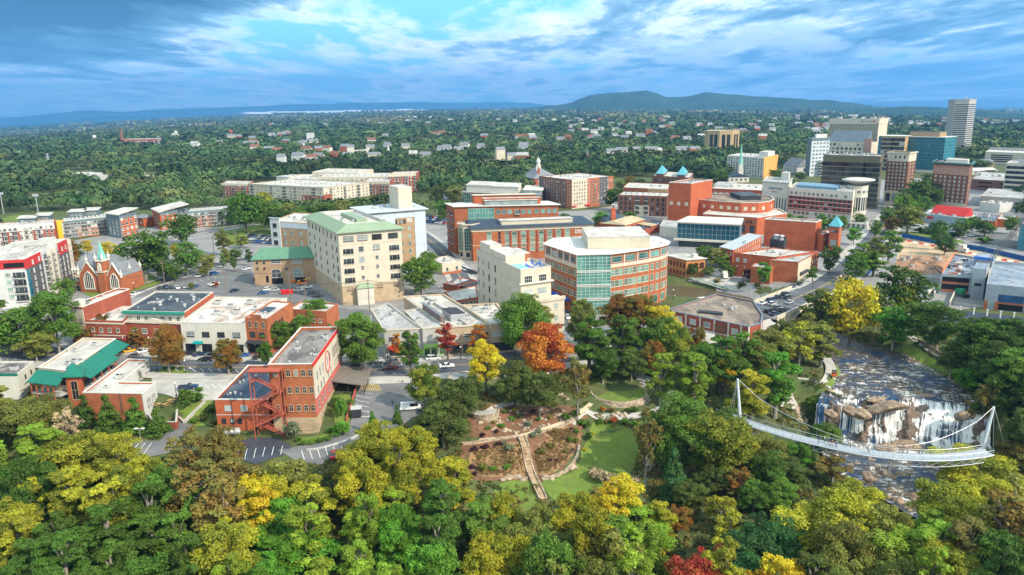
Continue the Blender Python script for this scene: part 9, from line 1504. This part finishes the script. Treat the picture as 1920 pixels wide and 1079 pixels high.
P=GT(669,782);e=empty('food_kiosk',P+Vector((0,0,.1)),.2,'dark kiosk with grey roof at the car park edge','kiosk');MB().box(-1.3,-1.2,.3,1.3,1.2,2.5).build('cabin',FDK,e);MB().box(-1.5,-1.4,2.5,1.5,1.4,2.65).build('roof',HVACM,e);MB().box(-1,-1.26,1.2,1,-1.2,2.1).build('hatch',GL,e)
wallrun('car_park_railing_wall',gl([(674,712),(664,745),(655,775),(650,792)]),1.1,.3,M('red_coping',(.40,.09,.06),.8,.15,1),'sloping red-topped wall between warehouse terrace and car park','wall');wallrun('drive_kerb_wall',[Vector((x,y,ht(x,y))) for x,y in RD([(700,800),(672,818),(640,832),(605,842),(575,846)])],.5,.3,KERB,'low kerb wall curving along the warehouse drive','wall');wallrun('patio_wall',gl([(280,790),(290,806),(332,806),(334,782)]),2.2,.4,BRR,'brick retaining wall of the shop patio','wall',cap=PAVE);wallrun('garden_steps_wall',gl([(335,786),(345,795),(368,772),(385,755)]),.8,.5,CONC,'pale winding wall beside the garden steps','wall')
for px,py in((285,763),(298,764),(312,764),(320,757),(330,752)):
 P=GT(px,py);e=empty('picnic_table',P+Vector((0,0,.3)),R0.uniform(0,3),'small wooden picnic table on the shop patio','table','picnic tables on the patio');WD=M('table_wood',(.45,.28,.12),.8,.2,2);MB().box(-.8,-.4,.7,.8,.4,.76).build('tabletop',WD,e)
 for s in(-.75,.75):MB().box(-.8,s-.14,.42,.8,s+.14,.47).build('bench',WD,e)
 m=MB();[m.box(x-.05,-.8,0,x+.05,.8,.06) or m.box(x-.05,-.05,0,x+.05,.05,.7) for x in(-.6,.6)];m.build('leg_frame',WD,e)
def lampmesh():
 m=MB();m.lathe([(.22,0),(.22,.5),(.1,.7),(.075,3.6),(.12,3.7)],8);g=MB();g.lathe([(.08,3.7),(.2,3.9),(.2,4.25),(.1,4.4)],8);return m.mesh('post',FDK),g.mesh('lantern',SIGNW)
LPM=lampmesh();k_=0
for px,py,pl in((295,698,'left of the pale car park entrance'),(349,700,'right of the pale car park entrance'),(331,744,'inside the pale car park'),(233,655,'before the narrow brick shop'),(281,655,'before the pedimented shop'),(376,664,'before the white street shop'),(480,668,'before the arched brick shop'),(727,674,'before the grey corner shop'),(864,674,'before the yellow brick shops'),(965,676,'by the street end below the stepped building'),(5,662,'at the left picture edge'),(28,664,'under the left edge trees'),(252,548,'beside the church street'),(1262,562,'by the pond bank'),(1393,530,'beside the pavilion yard'),(1486,524,'before the cream front shop'),(1769,690,'on the far bank lawn'),(1524,540,'at the bridge end'),(1635,505,'among the theatre street trees'),(1605,520,'on the theatre pavement')):
 e=empty('street_lamp',GT(px,py)+Vector((0,0,.1)),0,'black street lamp with white lantern '+pl,'street lamp','street lamps');inst('post',LPM[0],e);inst('lantern',LPM[1],e)
for px,py,tp,lb in((269,858,805,'twin-head car park light left of the warehouse'),(447,872,810,'twin-head car park light before the brick annex')):
 P=GT(px,py);H_=hgt(P,tp)-P.z;e=empty('car_park_light',P,0,lb,'light pole','car park lights');MB().lathe([(.3,-.3),(.3,.7),(.1,.8),(.07,H_)],8).build('pole',STEEL,e)
 for s in(-1,1):m=MB();m.tube([(0,0,H_),(s*.9,0,H_+.1)],.05,4);m.box(s*.9-.35,-.25,H_,s*.9+.35,.25,H_+.2);m.build('lamp_head',SIGNW,e)
def upole(px,py,tp,lb):
 P=GT(px,py);H_=hgt(P,tp)-P.z;e=empty('utility_pole',P,.3,lb,'utility pole','wooden utility poles');MB().lathe([(.2,-1),(.18,H_*.5),(.13,H_)],7).build('pole',M('pole_wood',(.20,.15,.11),.9,.2,2),e);m=MB()
 for z in(H_-.6,H_-1.8):m.box(-1.3,-.07,z,1.3,.07,z+.16);[m.lathe([(.07,z+.16),(.07,z+.4)],5,(x,0)) for x in(-1.1,-.5,.5,1.1)]
 m.build('cross_arm',MATS['pole_wood'],e);return P+Vector((0,0,H_-.5))
UP_=[upole(*a) for a in((309,534,488,'utility pole left of the church car park'),(274,548,515,'utility pole nearest the church'),(425,557,505,'utility pole before the gatehouse car park'),(546,572,511,'utility pole right of the red skip'),(574,577,530,'utility pole by the white pickup'),(693,584,525,'utility pole at the condominium corner'),(402,480,440,'utility pole beneath the tall dark trees'),(444,475,432,'utility pole left of the tan wing'),(840,560,532,'utility pole behind the yellow brick shops'),(216,545,516,'utility pole before the church tower'))]
def wires(a,b,lb):
 e=empty('power_line',a,0,lb,'wire','power lines');m=MB()
 for s in(-1,0,1):pts=[(a.lerp(b,i/8)-a)+Vector((0,s*.5,-3.2*(i/8)*(1-i/8))) for i in range(9)];m.tube(pts,.035,3,cap=False)
 m.build('wire',FDK,e)
for i,j,lb in((1,0,'power line from the church to the car park'),(0,2,'power line across the church car park'),(2,3,'power line before the gatehouse'),(3,4,'power line past the red skip'),(4,5,'power line before the condominium'),(9,1,'power line before the church tower'),(5,8,'power line behind the middle shops')):wires(UP_[i],UP_[j],lb)
for px,ba,tp in((72,402,368),(7,402,365)):
 P=GT(px,ba);H_=hgt(P,tp)-P.z;e=empty('floodlight_mast',P,0,'tall floodlight mast by the playing field, %s one'%('right' if px>50 else 'left'),'floodlight','floodlight masts');MB().lathe([(.5,-1),(.35,H_)],8).build('mast',STEEL,e);m=MB();m.box(-2.4,-.3,H_-.5,2.4,.3,H_+1.5);m.build('lamp_bank',HVACM,e)
wallrun('weir',[Vector((*G(px,py,-5.6)[:2],-5.8)) for px,py in((1262,556),(1280,560),(1300,561),(1322,559))],.5,1.6,FWH,'white stepped weir across the pond','weir')
P0,P1=GT(1292,524),GT(1366,548);e=empty('green_footbridge',P0,0,'low green railed walkway along the pond bank','walkway');m=MB();mr=MB()
for i in range(20):
 a,c=(P1-P0)*(i/20),(P1-P0)*((i+1)/20);m.hexa([a+Vector((0,-.9,.4)),c+Vector((0,-.9,.4)),c+Vector((0,.9,.4)),a+Vector((0,.9,.4)),a+Vector((0,-.9,.6)),c+Vector((0,-.9,.6)),c+Vector((0,.9,.6)),a+Vector((0,.9,.6))])
 for s in(-.9,.9):mr.tube([a+Vector((0,s,.6)),a+Vector((0,s,1.6))],.05,4);mr.tube([a+Vector((0,s,1.6)),c+Vector((0,s,1.6))],.05,4);mr.tube([a+Vector((0,s,1.1)),c+Vector((0,s,1.1))],.03,3)
m.build('deck',CONC,e);mr.build('railing',M('green_rail',(.10,.32,.16),.6,.1,1),e)
HS=random.Random(21);n_=0
for band_y,x0,x1,cnt in((272,900,1500,20),(258,1000,1560,18),(246,1040,1580,22),(238,300,1560,24),(230,500,1640,20),(292,440,1000,18),(310,520,1000,12),(264,320,900,16),(280,330,800,10),(252,1480,1640,8),(244,1600,1900,16),(236,1640,1920,12),(300,880,1340,8)):
 for i in range(cnt):
  px=HS.uniform(x0,x1);py=band_y+HS.uniform(-4,4)+(12*((960-px)/960)**2 if px<960 else 0);P=GT(px,py);D=(P-CAM).length;w=HS.uniform(9,16)+D*.0022;dth=w*.6;hh=HS.uniform(5,7)+D*.0016;e=empty('far_house',P+Vector((0,0,HS.uniform(4,7)+D*.0014)),HS.uniform(-.4,.4));wl=HS.choice((WHITE,OFFW,CREAM,OFFW,BR));rf=HS.choice((SLATE,SLATE,BRD,SLATE,RG_));MB().box(-w/2,-dth/2,-12,w/2,dth/2,hh).build('wall',wl,e);m=MB();a=hh*.5;m.face([(-w/2-.4,-dth/2-.4,hh),(w/2+.4,-dth/2-.4,hh),(w/2+.4,0,hh+a),(-w/2-.4,0,hh+a)]);m.face([(w/2+.4,dth/2+.4,hh),(-w/2-.4,dth/2+.4,hh),(-w/2-.4,0,hh+a),(w/2+.4,0,hh+a)]);m.face([(-w/2,-dth/2,hh),(-w/2,0,hh+a),(-w/2,dth/2,hh)]);m.face([(w/2,-dth/2,hh),(w/2,dth/2,hh),(w/2,0,hh+a)]);m.build('roof',rf,e)
  tag(e,'small %s house with %s roof far off among the woods'%({'white_plaster':'white','cream_plaster':'cream','grey_white_cladding':'grey-white','brick_orange':'brick'}[wl.name],{'slate_roof':'slate','white_membrane':'white','brick_brown':'brown','grey_membrane':'grey'}[rf.name]),'house','far houses among the woods')
finish_trees()
# haze
def haze():
 ma=bpy.data.materials.new('haze');ma.use_nodes=True;t=NT(ma.node_tree)
 v=t.n('ShaderNodeVolumePrincipled');v.inputs['Density'].default_value=7e-5;v.inputs['Color'].default_value=(0.17,0.50,1.0,1);v.inputs['Anisotropy'].default_value=0.2
 t.l(v.outputs[0],t.n('ShaderNodeOutputMaterial').inputs['Volume'])
 mb=MB();mb.box(-42000,-900,-1200,42000,36000,1400);o=mb.build('haze',ma);tag(o,kind='stuff')
haze()
dup={k:v for k,v in LABELS.items() if len(v)>1}
print('DUP LABELS',len(dup),list(dup.items())[:8])
print('objects',len(bpy.data.objects))
